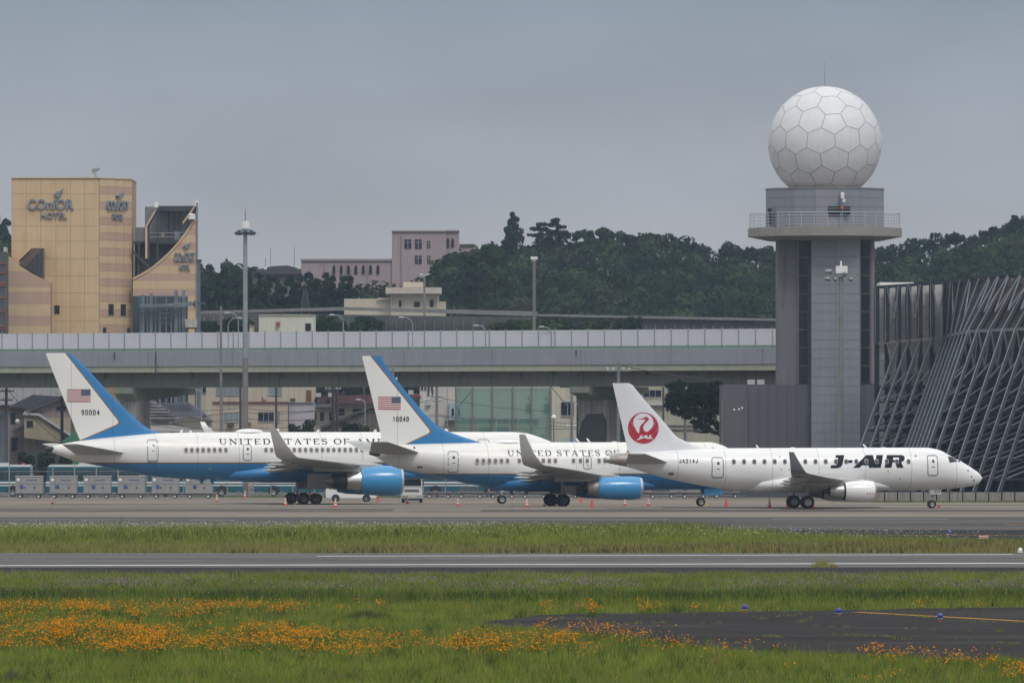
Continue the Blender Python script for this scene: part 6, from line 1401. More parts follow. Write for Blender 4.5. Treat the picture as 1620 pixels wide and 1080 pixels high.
street_lamp(917.5, 634, 940, -1, -1, 'curved lamp post beside the right pier', 1.2); street_lamp(577.5, 632, 950, -1, -1, 'small lamp post left of the middle fin', .5); street_lamp(318.5, 616, 945, -1, -1, 'thin curved lamp post before the tiled house', .7)
t_ = thing('globe_lamp', 'globe street lamp right of the netting posts', 'street lamp', (X(876, 945), 945, -1)); mb = MB(); mb.tube([(0, 0, 0), (0, 0, Z(664, 945) + 1)], .06, 8); mb.build('post', steel_dark, t_); mb = MB(); z_ = Z(660, 945) + 1; mb.lathe([(z_ + .3 * math.sin(a), max(.01, .3 * math.cos(a))) for a in [math.pi * (k / 10 - .5) for k in range(11)]], (0, 0, 0), 'z', 14); mb.build('globe', white_paint, t_, True)
# overhead cables
def cable(pa, pb, da, db, sag, label):
    a, b = Vector((X(pa[0], da), da, Z(pa[1], da))), Vector((X(pb[0], db), db, Z(pb[1], db))); mid = (a + b) / 2
    pts = [a.lerp(b, t) - Vector((0, 0, sag * 4 * t * (1 - t))) for t in [k / 12 for k in range(13)]]
    mb = MB(); mb.tube([p - a for p in pts], .035, 5); o = mb.build('overhead_cable', frame_dark, loc=a); return tag(o, label, 'cable', 'overhead cables under the viaduct')
cl = ['upper', 'second', 'third', 'lowest']
for i, (ya, yb) in enumerate(((648, 645), (655, 652), (663, 664), (672, 678))): cable((236, ya), (380, yb), 935, 948, .25, cl[i] + ' overhead cable between the left pier and the tall mast')
for i, (ya, yb) in enumerate(((645, 647), (652, 646), (661, 659), (676, 666))): cable((382, ya), (527, yb), 948, 926, .35, cl[i] + ' overhead cable between the tall mast and the dark pole pair')
for i, (ya, yb) in enumerate(((652, 629), (660, 655), (663, 658))): cable((535, ya), (690, yb), 927, 939, .5, cl[i] + ' overhead cable passing behind the middle fin')
for i, (ya, yb) in enumerate(((628, 650), (656, 661), (658, 665), (674, 676))): cable((692, ya), (870, yb), 939, 945, .3, cl[i] + ' overhead cable running across the netting')
for i, (ya, yb) in enumerate(((667, 666), (673, 672), (678, 670))): cable((870, ya), (975, yb), 944, 915, .25, cl[i] + ' overhead cable crossing before the right pier')
cable((978, 577), (1180, 604), 850, 842, .3, 'overhead cable from the tall pole to the tower base')
cable((12, 616), (98, 700), 938, 929, .4, 'overhead cable falling towards the dark wooden pole')

# --- floodlight masts near the apron
def mast(px, top, d, label):
    t = thing('floodlight_mast', label, 'light mast', (X(px, d), d, zg(d)), 0, 'floodlight masts by the apron'); return t, Z(top, d) - zg(d)
t_, H = mast(388, 372, 846, 'tall grey floodlight mast with lamp crown behind the left jet')
mb = MB(); mb.tube([(0, 0, 0), (0, 0, Z(566, 846) - zg(846))], [.31, .29], 14); mb.build('lower_shaft', mat('mast_weathered', (.19, .18, .17), .6, .12, 1, streak=.35), t_, 40); mb = MB(); mb.tube([(0, 0, Z(566, 846) - zg(846)), (0, 0, H)], [.27, .21], 14); mb.build('upper_shaft', steel_galv, t_, 40)
mb = MB(); cyl(mb, 0, 0, Z(361, 846) - zg(846), Z(349.5, 846) - zg(846), .46, .44, 16); mb.build('drum_cap', white_paint, t_, 40); mb = MB(); mb.tube([(0, 0, Z(349.5, 846) - zg(846)), (0, 0, Z(330, 846) - zg(846))], [.05, .02], 6); mb.build('lightning_rod', steel_dark, t_)
ring_z = Z(367, 846) - zg(846)
for k in range(9):
    a = 2 * math.pi * k / 9 + .2; mb = MB(); c_, s_ = math.cos(a), math.sin(a); mb.beam((.3 * c_, .3 * s_, ring_z + .15), (.75 * c_, .75 * s_, ring_z + .15), .07, .07); mb.beam((.62 * c_, .62 * s_, ring_z + .1), (1.05 * c_, 1.05 * s_, ring_z - .2), .34, .3); mb.build('floodlight', steel_dark, t_)
mb = MB(); cyl(mb, 0, 0, ring_z - .05, ring_z + .3, .36, .4, 14); mb.build('lamp_ring', steel_galv, t_)
t_, H = mast(1330.5, 437, 800, 'grey camera mast with lamp cluster in front of the radar tower')
mb = MB(); mb.tube([(0, 0, 0), (0, 0, H)], [.3, .21], 14); mb.build('shaft', mat('mast_greygreen', (.2, .215, .21), .55, .1, 1, streak=.3), t_, 40)
mb = MB(); mb.box(-1.35, 1.3, -.35, .35, H - .05, H + .06); mb.build('platform', steel_galv, t_); mb = MB(); mb.box(-.5, .62, -.3, .3, H + .3, H + 1.0); mb.tube([(0, 0, H + 1), (0, 0, H + 1.5)], .08, 8); mb.build('equipment_box', white_paint, t_)
for x_, z_, l in ((-1.1, .45, .5), (-1.2, -.25, .4), (-.55, -.3, .35), (.95, -.3, .38), (.35, .25, .35)): mb = MB(); mb.lathe([(-l, .02), (-l * .9, .2), (l * .4, .24), (l * .5, .02)], (x_, -.3, H + z_), 'x' if x_ < -1 else 'y', 12); mb.build('lamp_housing', mat('lamp_metal', (.25, .25, .25), .35, .1, 2, metal=.4), t_, True)

# ------------------------------------------------------------------ vehicles and apron equipment
teal = mat('bus_teal', (.008, .095, .135), .35, .05, .6, coat=.3); bus_white = mat('bus_white', (.68, .7, .7), .35, .04, .6, coat=.2); bus_glass = mat('bus_glass', (.03, .055, .06), .15, .1, 1)
def bus(px0, px1, d, label, rear=False):
    L_ = X(px1, d) - X(px0, d); t = thing('bus', label, 'bus', (X(px0, d), d, zg(d)), 0, 'teal and white buses behind the fence')
    mb = MB(); mb.prism([(0, .4), (L_, .4), (L_, 1.05), (0, 1.05)], 0, 2.4); mb.build('lower_body', teal, t)
    mb = MB(); mb.box(.02, L_ - .02, .02, 2.38, 1.06, 1.5); mb.build('waist_band', bus_white, t); mb = MB(); mb.box(0, L_, -.01, 2.41, 1.22, 1.32); mb.build('teal_stripe', teal, t)
    mb = MB(); mb.prism([(.05, 1.51), (L_ - .05, 1.51), (L_ - .2, 3.0), (.2, 3.0)], .03, 2.37); mb.build('upper_body', teal, t)
    mb = MB(); mb.prism([(.2, 3.01), (L_ - .2, 3.01), (L_ - .45, 3.22), (L_ - 2.6, 3.22), (L_ - 2.7, 3.4), (L_ * .35, 3.4), (L_ * .33, 3.22), (.45, 3.22)], .1, 2.3); mb.build('roof', bus_white, t)
    n = max(3, int(L_ / 1.35))
    for k in range(n): mb = MB(); a = .35 + k * (L_ - .7) / n; mb.box(a + .06, a + (L_ - .7) / n - .06, -.01, .028, 1.75, 2.72); mb.build('window', bus_glass, t)
    for x_ in (L_ * .2, L_ * .78):
        mb = MB(); mb.prism([(x_ + .62 * math.cos(a), .5 + .62 * math.sin(a)) for a in [math.pi * k / 12 for k in range(13)]], -.012, .2); mb.build('wheel_arch', black, t); wheel(t, x_, .06, .5, .5, .26)
    mb = MB(); cyl(mb, L_ - 1.1, 1.2, 3.23, 3.4, .16, .14, 12); mb.build('roof_beacon', red_paint, t)
    for x_ in (.02, L_ - .1): mb = MB(); mb.box(x_, x_ + .08, .2, .5, .85, 1.0); mb.build('lamp', red_paint, t)
BD = 838
for px0, px1, lb in ((-95, 53, 'teal and white bus cut by the left edge behind the fence'), (72, 226, 'teal and white bus behind the carts under the left tail'), (232, 384, 'teal and white bus whose rear wheel shows right of the cart row'), (402, 556, 'teal and white bus behind the left jet main wheels'), (660, 806, 'teal and white bus under the belly of the middle jet')): bus(px0, px1, BD, lb)
# chain-link apron fence: posts and rails
fence = thing('apron_fence', 'steel post fence along the back edge of the apron', 'fence', (X(500, 826), 826, zg(826)))
pm2 = MB().box(-.05, .05, -.05, .05, 0, 3.35).mesh('post', steel_galv); bm2 = MB().box(-.14, .14, -.1, .1, 0, .62).mesh('bollard', pole_con)
px = -20
i = 0
while px < 1150:
    obj('post', pm2, fence, (X(px, 826) - fence.location.x, 0, 0)); obj('bollard', bm2, fence, (X(px + 17, 826) - fence.location.x, 0, 0)); px += 34.5
for z_ in (.25, 1.4, 2.6): mb = MB(); mb.tube([(X(-40, 826) - fence.location.x, .06, z_), (X(1170, 826) - fence.location.x, .06, z_)], .025, 6); mb.build('rail', steel_galv, fence)
# low hedge behind the fence is part of the planting below
alu = mat('cart_aluminium', (.3, .3, .29), .5, .1, 1.2, streak=.25, dirt=(.22, .21, .2, 1), dirt_amt=.4, dirt_scale=1.1); blue_print = mat('cart_blue_print', (.05, .09, .28), .5, .1, 3); cart_dark = mat('cart_chassis', (.045, .045, .05), .7, .1, 2)
def cart_base(t, L_, z0=.5):
    mb = MB(); mb.box(-.08, L_ + .08, .08, 1.5, z0 - .16, z0 - .02); mb.beam((L_ + .08, .8, z0 - .1), (L_ + .85, .8, z0 - .14), .08, .08); mb.beam((-.08, .8, z0 - .1), (-.25, .8, z0 - .1), .12, .12); mb.build('chassis', cart_dark, t)
    for x_ in (.45, L_ - .45):
        for y_ in (.12, 1.45): wheel(t, x_, y_, .2, .2, .13, mat('hub_white', (.6, .6, .6), .5, .05, 3))
CD = 815
cx = [29, 81.5, 135, 189.5, 243, 296]
def baggage_cart(px0, px1, k, label):
    L_ = X(px1, CD) - X(px0, CD); t = thing('baggage_cart', label, 'baggage cart', (X(px0, CD), CD, zg(CD)), 0, 'silver covered carts along the back of the apron'); cart_base(t, L_)
    mb = MB(); mb.box(0, L_, .06, 1.55, .5, 1.42); mb.build('lower_box', alu, t); mb = MB(); mb.box(.01, L_ - .01, .05, 1.56, 1.45, 2.15); mb.build('upper_box', alu, t); mb = MB(); mb.box(-.04, L_ + .04, .0, 1.6, 2.16, 2.22); mb.build('lid', mat('cart_lid', (.48, .48, .47), .5, .1, 1), t)
    for x_ in (0, L_ - .06): mb = MB(); mb.box(x_, x_ + .06, .02, .05, .45, 2.14); mb.build('corner_post', steel_galv, t)
    for x_ in (L_ * .3, L_ * .66): mb = MB(); mb.box(x_, x_ + .18, .02, .05, 1.0, 1.12); mb.build('latch', cart_dark, t)
    x_ = (.15, .2, .3, .22, .15, .28)[k % 6] * L_; mb = MB(); mb.box(x_, x_ + .36, .035, .055, .95, 1.32); mb.build('blue_placard', blue_print, t); mb = MB(); mb.box(L_ * .4, L_ * .78, .03, .045, 1.78, 1.86); mb.build('blue_stripe_print', blue_print, t); mb = MB(); mb.box(.12, .42, .03, .045, 1.72, 1.98); mb.build('placard', white_paint, t)
for k, p in enumerate([24.5] + [78.5, 132, 186, 240, 293]): baggage_cart(p, p + 43.5, k, ORD[k] + ' silver covered baggage cart from the left')
def dolly(px0, k):
    t = thing('container_dolly', 'low flat container dolly, ' + ORD[k] + ' from the left in the dark row', 'dolly', (X(px0, CD + 2), CD + 2, zg(CD + 2)), 0, 'empty container dollies along the back of the apron'); L_ = 2.75
    cart_base(t, L_, .55); mb = MB()
    for j in range(7): mb.tube([(.15 + j * .4, .1, .6), (.15 + j * .4, 1.5, .6)], .05, 6)
    mb.build('rollers', steel_galv, t); mb = MB(); mb.box(0, L_, .02, .08, .54, .66); mb.build('side_rail', mat('dolly_rail', (.25, .24, .22), .6, .2, 2), t)
    if k % 2: mb = MB(); mb.box(.3, 2.2, .6, 1.3, .66, 1.0 + .12 * (k % 3)); mb.build('load_frame', steel_dark, t)
for k in range(10): dolly(672 + k * 50.5, k)
# white minivan under the left engine
van_white = mat('van_white', (.74, .74, .74), .3, .03, .6, coat=.4)
def minivan(px0, d, s, label, rot=0):
    t = thing('minivan', label, 'minivan', (X(px0, d), d, zg(d)), rot); L_ = 4.7 * s
    mb = MB(); prof = [(.05, .35), (4.62, .35), (4.7, .6), (4.62, .95), (3.75, 1.12), (3.0, 1.8), (2.6, 1.9), (.6, 1.9), (.25, 1.75), (.02, 1.1)]
    n = len(prof); rings = []
    for y, ins in ((0, .06), (.08, 0), (1.62, 0), (1.7, .06)): rings.append([((x - 2.35) * (1 - ins * .3) * s + 2.35 * s, y * s, (z - (ins * .5 if z > 1.2 else 0)) * s) for x, z in prof])
    mb.loft(rings); mb.build('body', van_white, t, 30)
    for a in ([(.35, 1.15), (1.5, 1.15), (1.5, 1.7), (.5, 1.7)], [(1.6, 1.15), (2.6, 1.15), (2.6, 1.7), (1.6, 1.7)], [(2.7, 1.15), (3.55, 1.15), (2.98, 1.68), (2.7, 1.7)]): mb = MB(); mb.prism([(x * s, z * s) for x, z in a], -.012, .03); mb.build('window', glass_dark, t)
    for x_ in (.95, 3.75):
        mb = MB(); mb.prism([(s * (x_ + .37 * math.cos(a)), s * (.32 + .37 * math.sin(a))) for a in [2 * math.pi * k / 20 for k in range(20)]], -.01, .2); mb.build('wheel_arch', black, t)
        for y_ in (.05, 1.65): wheel(t, x_ * s, y_ * s, .32 * s, .32 * s, .2 * s, mat('alloy_rim', (.5, .5, .5), .35, .05, 3, metal=.5))
    mb = MB(); mb.box(-.02 * s, .1 * s, .03, .2, .95 * s, 1.3 * s); mb.build('tail_lamp', red_paint, t); mb = MB(); mb.prism([(4.3 * s, .78 * s), (4.62 * s, .7 * s), (4.58 * s, .9 * s), (4.2 * s, .97 * s)], -.015, .1); mb.build('headlight', white_paint, t)
minivan(514.5, gd(793.3), 1.02, 'white minivan parked behind the left jet engine')
# pale car by the houses
def front_van(px0, px1, top, bot, d, base, label):
    w = (X(px1, d) - X(px0, d)); t = thing('van', label, 'van', (X(px0, d), d, base)); H = 1.9
    mb = MB(); mb.prism([(0, .3), (w, .3), (w, 1.0), (w * .9, H), (w * .1, H), (0, 1.0)], 0, 4.2); mb.build('body', mat('van_silver', (.5, .51, .52), .35, .05, 1, coat=.3), t)
    mb = MB(); mb.prism([(w * .1, 1.02), (w * .9, 1.02), (w * .82, 1.65), (w * .18, 1.65)], -.02, .1); mb.build('windscreen', glass_dark, t); mb = MB(); mb.box(w * .3, w * .7, -.02, .05, .55, .75); mb.build('grille', black, t)
    for x_ in (.08, w - .33): mb = MB(); mb.box(x_, x_ + .25, -.02, .05, .7, .88); mb.build('headlight', white_paint, t)
    for x_ in (.05, w - .25):
        for y_ in (.5, 3.5): mb = MB(); mb.lathe([(0, .01), (0, .2), (.02, .3), (.18, .3), (.2, .2), (.2, .01)], (x_, y_, .3), 'x', 16); mb.build('wheel', rubber, t)
front_van(7, 28, 707, 727, 905, zg(905), 'silver van facing the camera by the left houses')
# raised ground behind the fence carries the van a little higher
# box truck facing the camera under the left jet nose
TK = gd(795.0); tk = thing('truck', 'white truck facing the camera between the left engine and middle tail', 'truck', (X(635, TK), TK, zg(TK))); w = X(668, TK) - X(635, TK)
tw_ = mat('truck_white', (.66, .66, .66), .35, .04, .8, coat=.3)
mb = MB(); mb.prism([(0, .75), (w, .75), (w, 1.55), (w * .97, 2.65), (w * .03, 2.65), (0, 1.55)], 0, 1.7); mb.build('cab', tw_, tk)
mb = MB(); mb.prism([(.1, 1.55), (w - .1, 1.55), (w * .93, 2.4), (w * .07, 2.4)], -.03, .06); mb.build('windscreen', glass_dark, tk); mb = MB(); mb.box(.3, w - .3, -.03, .05, 1.0, 1.08); mb.build('grille', black, tk); mb = MB(); mb.box(.3, w - .3, -.03, .05, 1.14, 1.22); mb.build('grille', black, tk); mb = MB(); mb.box(.05, w - .05, -.02, .3, 2.66, 2.74); mb.build('sun_visor', steel_dark, tk); mb = MB(); mb.beam((.5, -.06, 1.57), (.95, -.06, 1.95), .03, .03); mb.build('wiper', black, tk); mb = MB(); mb.box(.04, w - .04, -.02, .04, 1.42, 1.5); mb.build('cab_seam', mat('bumper_grey', (.45, .45, .45)), tk); mb = MB(); mb.box(.2, w - .2, .0, .3, .18, .42); mb.build('underrun', steel_dark, tk); mb = MB(); mb.box(-.02, w + .02, -.08, .1, .42, .74); mb.build('bumper', mat('bumper_grey', (.45, .45, .45), .5, .05, 2), tk)
for x_ in (.1, w - .45): mb = MB(); mb.box(x_, x_ + .35, -.1, .0, .5, .66); mb.build('headlight', chrome, tk)
for x_ in (-.12, w + .04): mb = MB(); mb.box(x_, x_ + .1, -.15, .05, 1.6, 2.1); mb.build('mirror', black, tk)
for x_ in (.02, w - .27):
    for y_ in (.6, 5.0): mb = MB(); mb.lathe([(0, .01), (0, .28), (.03, .42), (.22, .42), (.25, .28), (.25, .01)], (x_, y_, .42), 'x', 18); mb.build('wheel', rubber, tk)
mb = MB(); mb.box(.05, w - .05, 1.9, 6.5, .8, 1.05); mb.build('flatbed', steel_dark, tk)
mb = MB(); mb.box(w * .4, w * .6, -.09, -.081, .5, .6); mb.build('number_plate', mat('plate_yellow', (.5, .42, .1), .5, .05, 3), tk)
# traffic cones
cone_red = mat('cone_red', (.55, .045, .03), .5, .06, 3); cone_white = mat('cone_reflective', (.75, .75, .74), .4, .03, 3)
def cone_mesh(striped):
    b = MB(); b.box(-.19, .19, -.19, .19, 0, .04); b.lathe([(.04, .15), (.07, .135), (.7, .035), (.72, .03), (.72, .001)], (0, 0, 0), 'z', 16); body = b.mesh('body', cone_red, 40)
    s_ = MB()
    for z0, z1 in ((.2, .3), (.4, .5), (.58, .65)):
        r = lambda z: .137 - (z - .07) / .63 * .1 + .004; s_.lathe([(z0, r(z0)), (z1, r(z1))], (0, 0, 0), 'z', 16)
    return body, s_.mesh('reflective_band', cone_white, 40)
cb_, cs_ = cone_mesh(True)
cones = [(83, 797, 1, 'striped red and white cone in front of the second cart'), (343, 793.3, 1, 'striped cone right of the last silver cart'), (451.5, 799.3, 1, 'striped cone at the left jet main wheels'), (530.7, 802.5, 1, 'striped cone in front of the white minivan'), (598.3, 794, 0, 'plain red cone under the left jet engine front'), (644.3, 796.5, 1, 'striped cone in front of the white truck'), (724.5, 800, 1, 'striped cone under the middle jet rear belly'), (833.5, 802, 1, 'striped cone left of the middle jet main wheels'), (919, 794.5, 0, 'low red cone behind the middle jet engine'), (936.5, 802, 0, 'plain red cone in front of the middle jet engine'), (988.7, 799.5, 1, 'red cone under the middle jet engine front'), (1025.8, 800, 1, 'striped cone between the middle engine and its nose wheel'), (1149, 801.3, 0, 'plain red cone right of the middle jet nose wheel'), (1217, 803, 1, 'tall striped cone left of the white jet main wheels'), (387.5, 781, 1, 'striped cone beside the buses behind the left jet')]
for px, py, st_, lb in cones:
    d = gd(py) if py > 785 else 822; t = thing('traffic_cone', lb, 'traffic cone', (X(px, d), d, zg(d) + .003), 0, 'traffic cones on the apron'); s = 1.18 if px == 1217 else 1.0; t.scale = (s, s, s)
    b = obj('body', cb_, t)
    if st_: obj('reflective_band', cs_, b)
# chocks
for px, py, m_, lb in ((466, 797.5, chock_yellow, 'yellow chock behind the left jet front bogie wheel'), (861, 800.5, chock_yellow, 'yellow chock left of the middle jet main wheels'), (878.5, 800.7, chock_yellow, 'yellow chock between the middle jet main wheels'), (1101.5, 798.5, chock_yellow, 'yellow chock left of the middle jet nose wheel'), (1117, 798.5, chock_yellow, 'yellow chock right of the middle jet nose wheel'), (787, 794.5, chock_yellow, 'yellow chock left of the rear jet nose wheel'), (1245, 802.2, red_paint, 'red chock left of the white jet main wheels'), (1287, 802.4, red_paint, 'red chock right of the white jet main wheels'), (1469.5, 802.2, red_paint, 'red chock left of the white jet nose wheel'), (1485, 802.2, red_paint, 'red chock right of the white jet nose wheel')):
    d = gd(py); chock(X(px, d), d, m_, lb)
# blue taxiway edge lights
glow = mat('blue_lens', (.02, .025, .28), .2, .05, 4, coat=.5); lt_white = mat('light_collar', (.5, .5, .52), .5, .05, 4); lt_org = mat('light_base_orange', (.4, .12, .03), .6, .1, 4)
for px, py, lb in ((1178.5, 968.5, 'leftmost blue taxiway light on the edge of the old pavement'), (1327, 974.5, 'middle blue taxiway light on the old pavement'), (1487.5, 983, 'rightmost blue taxiway light on the old pavement'), (1258.5, 845.5, 'distant blue light on the far grass strip left of the sign board'), (1502.5, 848, 'distant blue light just left of the small sign board')):
    d = D(py); s = 1.0 if py > 900 else 1.25; t = thing('taxiway_light', lb, 'edge light', (X(px, d), d, .008), 0, 'blue taxiway edge lights'); t.scale = (s, s, s)
    mb = MB(); cyl(mb, 0, 0, 0, .09, .06, .05, 12); mb.build('base', lt_org, t); mb = MB(); mb.lathe([(.09, .06), (.1, .1), (.115, .1), (.12, .08)], (0, 0, 0), 'z', 16); mb.build('collar', lt_white, t); mb = MB(); mb.lathe([(.118, .09), (.2, .1), (.25, .085), (.29, .045), (.305, .002)], (0, 0, 0), 'z', 16); mb.build('lens', glow, t, True)
# small marker board and marker at the right edge
d = D(856); t = thing('marker_board', 'small red and white marker board in the far grass on the right', 'sign', (X(1556, d), d, .008)); mb = MB(); mb.box(-.28, .28, -.04, .04, .12, .36); mb.build('board', mat('marker_red', (.5, .14, .1), .5, .1, 3), t)
for k in range(2): mb = MB(); mb.box(-.27, .27, -.047, -.041, .17 + k * .1, .21 + k * .1); mb.build('stripe', white_paint, t)
for x_ in (-.2, .2): mb = MB(); mb.box(x_ - .02, x_ + .02, -.02, .02, 0, .12); mb.build('leg', steel_galv, t)
d = D(874); t = thing('runway_light', 'white runway edge light at the right border', 'edge light', (X(1614, d), d, .004)); mb = MB(); cyl(mb, 0, 0, 0, .12, .16, .14, 14); mb.build('base', lt_white, t); mb = MB(); mb.lathe([(.12, .12), (.2, .11), (.26, .05), (.27, .002)], (0, 0, 0), 'z', 14); mb.build('lens', white_paint, t, True)
# ------------------------------------------------------------------ vegetation
def fld(x, y, s, seed):                                     # smooth patchiness, -1..1
    r = np.random.default_rng(seed); out = 0
    for k in range(5):
        a, b, c = r.uniform(-1, 1, 3); l = 1.0 / s * (1 + .8 * k); out = out + np.sin((a * x + b * y) * l * 2.2 + c * 9) / (1 + .5 * k)
    return out / 2.2
gA = leafmat('grass_bright', (.2, .26, .036), .3); gB = leafmat('grass_mid', (.135, .19, .028), .3); gC = leafmat('grass_yellowish', (.28, .285, .065), .3); gD = leafmat('grass_dry', (.27, .21, .09), .2); gE = leafmat('grass_dark', (.04, .07, .018), .25); gF = leafmat('weed_mauve', (.12, .10, .085), .2)
def blades(name, x, y, z, h, w, mats, mi, lean=.35, kind='grass', label=''):
    n = len(x); a = nr.uniform(0, 2 * np.pi, n); wx, wy = np.cos(a) * w / 2, np.sin(a) * w / 2
    lx, ly = nr.normal(0, lean, n) * h, nr.normal(0, lean, n) * h
    V = np.empty((n, 3, 3)); V[:, 0] = np.stack([x - wx, y - wy, z], 1); V[:, 1] = np.stack([x + wx, y + wy, z], 1); V[:, 2] = np.stack([x + lx, y + ly, z + h], 1)
    o = obj(name, rawmesh(name, V.reshape(-1, 3), np.arange(n * 3).reshape(n, 3), mats, mi)); stuff(o); tag(o, label, kind); return o
def in_poly(x, y, poly):
    r = np.zeros(len(x), bool); n = len(poly)
    for i in range(n):
        (x1_, y1_), (x2_, y2_) = poly[i], poly[(i + 1) % n]
        c = ((y1_ > y) != (y2_ > y)) & (x < (x2_ - x1_) * (y - y1_) / (y2_ - y1_ + 1e-12) + x1_); r ^= c
    return r
def field_pts(n, y0, y1, margin=3.0):
    u = nr.uniform(0, 1, n); y = np.sqrt(y0**2 + u * (y1**2 - y0**2)); x = nr.uniform(-1, 1, n) * (815 * y / F + margin); return x, y
def ppx(x, y): return 810 + F * x / y
def ppy(y): return HY + F * CAMZ / y
# near meadow
x, y = field_pts(330000, 208, D(908.2)); k = ~in_poly(x, y, tw_xy); x, y = x[k], y[k]
q1, q2, q3 = fld(x, y * .35, 5, 1), fld(x, y * .35, 1.7, 2), fld(x, y * .3, 11, 3); py_ = ppy(y); r = nr.uniform(0, 1, len(x))
mi = np.where(r < .38 + .3 * q1, 0, np.where(r < .78, 1, 2)); mi = np.where((r > .9) & (q2 > .1), 3, mi)
band = np.exp(-((py_ - 946 - 3 * q3) / 7) ** 2); mi = np.where(nr.uniform(0, 1, len(x)) < band * (.7 + .35 * q1), 4, mi)
mauve = np.exp(-((py_ - 934) / 8) ** 2) * (q2 > -.2); mi = np.where(nr.uniform(0, 1, len(x)) < mauve * .3, 5, mi)
edge = py_ < 914; mi = np.where(edge & (r > .7), 3, mi)
h = (.16 + .1 * nr.random(len(x))) * (1 + .35 * q2) + .3 * band * nr.random(len(x)) + .07 * (py_ > 1040) * nr.random(len(x)); h = np.where(nr.uniform(0, 1, len(x)) < .03, h * 1.9, h)
blades('meadow_grass', x, y, np.full(len(x), -.02), h, nr.uniform(.012, .026, len(x)), [gA, gB, gC, gD, gE, gF], mi, label='green meadow grass in the foreground below the runway')
# far strip between runway and apron
x, y = field_pts(120000, D(874.2), D(838.8)); px_, py_ = ppx(x, y), ppy(y)
q1, q2 = fld(x, y * .3, 7, 5), fld(x, y * .3, 2.2, 6); lim = np.interp(px_, [1120, 1260, 1420, 1560, 1700], [843, 849.5, 852.5, 856.5, 858.5]); k = (py_ > lim) | (px_ < 1115)
x, y, px_, py_, q1, q2 = [a[k] for a in (x, y, px_, py_, q1, q2)]; r = nr.uniform(0, 1, len(x))
mi = np.where(r < .3, 0, np.where(r < .62, 1, 2)); mi = np.where((py_ > 862 + 4 * q1) & (r > .35), 3, mi); mi = np.where((q2 > .35) & (r < .35), 4, mi)
h = np.where(py_ < 852, .5, .28) * (.6 + .8 * nr.random(len(x))) * (1 + .4 * q2)
blades('verge_grass', x, y, np.full(len(x), -.02), h, nr.uniform(.03, .06, len(x)), [gA, gB, gC, gD, gE], mi, label='tall weedy grass on the strip between runway and apron')
# flower heads
def heads(name, x, y, z, rad, mats, label, kind='flowers', k=6, tilt=.5):
    n = len(x); V = np.empty((n, k, 3)); nx, ny = nr.normal(0, tilt, n), nr.normal(-.35, tilt, n)
    ux, uz = 1 / np.sqrt(1 + nx**2), -nx / np.sqrt(1 + nx**2); wy, wz = 1 / np.sqrt(1 + ny**2), -ny / np.sqrt(1 + ny**2)
    for j in range(k):
        c, s_ = math.cos(2 * math.pi * j / k), math.sin(2 * math.pi * j / k); V[:, j] = np.stack([x + rad * c * ux, y + rad * s_ * wy, z + rad * (c * uz + s_ * wz)], 1)
    o = obj(name, rawmesh(name, V.reshape(-1, 3), np.arange(n * k).reshape(n, k), mats, nr.integers(0, len(mats), n))); stuff(o); tag(o, label, kind); return o
fo1 = leafmat('petal_orange', (.56, .2, .003), .25, .2, 3); fo2 = leafmat('petal_golden', (.6, .27, .005), .25, .2, 3); fo3 = leafmat('petal_rust', (.4, .12, .003), .2, .2, 3); fw1 = leafmat('petal_white', (.5, .5, .4), .3, .15, 3); fw2 = leafmat('petal_cream', (.33, .36, .22), .3, .15, 3); fm1 = leafmat('petal_mauve', (.2, .14, .19), .3, .2, 3); fm2 = leafmat('petal_pale_mauve', (.26, .2, .24), .3, .2, 3)
FX, FY, FH = [], [], []
def cluster(px0, px1, py0, py1, n, spread, per):
    for _ in range(n):
        cpx, cpy = nr.uniform(px0, px1), nr.uniform(py0, py1); d = D(cpy + 16); m_ = int(per * nr.uniform(.5, 2.6)) + 1; s_ = spread * nr.uniform(.3, 1.2)
        FX.append(X(cpx, d) + nr.normal(0, s_, m_)); FY.append(d + nr.normal(0, s_ * 2.2, m_)); FH.append(nr.uniform(.28, .52) + nr.normal(0, .06, m_))
cluster(-20, 470, 953, 962, 80, .45, 16); cluster(470, 760, 955, 962, 16, .3, 8); cluster(850, 1050, 950, 963, 26, .35, 11); cluster(1080, 1260, 950, 962, 12, .3, 6); cluster(1300, 1560, 948, 960, 8, .3, 4)
cluster(-10, 50, 968, 980, 9, .4, 12); cluster(100, 150, 975, 985, 5, .3, 10); cluster(205, 232, 966, 975, 4, .2, 20); cluster(258, 370, 962, 975, 12, .4, 12)
cluster(0, 560, 990, 1022, 130, .42, 24); cluster(60, 360, 984, 1035, 60, .5, 20); cluster(0, 120, 980, 1012, 24, .4, 16); cluster(330, 660, 1000, 1030, 50, .5, 16); cluster(560, 800, 1000, 1030, 26, .45, 12); cluster(700, 930, 1006, 1034, 50, .5, 15); cluster(850, 1010, 990, 1010, 30, .4, 14); cluster(1000, 1080, 998, 1030, 16, .35, 9)
cluster(1090, 1240, 1018, 1040, 12, .25, 5); cluster(1366, 1400, 1022, 1034, 6, .2, 12); cluster(1400, 1470, 1030, 1046, 12, .3, 10); cluster(1490, 1580, 1035, 1050, 14, .35, 8); cluster(1150, 1620, 1045, 1075, 20, .3, 5); cluster(1590, 1620, 1055, 1070, 6, .2, 10)
fx, fy, fh = map(np.concatenate, (FX, FY, FH)); k = (fy > 205) & (fy < D(920)) & (fld(fx, fy * .28, 1.1, 21) + .6 * fld(fx, fy * .28, 3.5, 22) > -.6 + nr.normal(0, .3, len(fx))); fx, fy, fh = fx[k], fy[k], np.clip(fh[k], .18, .75)
heads('orange_wildflowers', fx, fy, fh, nr.uniform(.017, .034, len(fx)), [fo1, fo2, fo1, fo3], 'drifts of orange wildflowers across the foreground meadow')
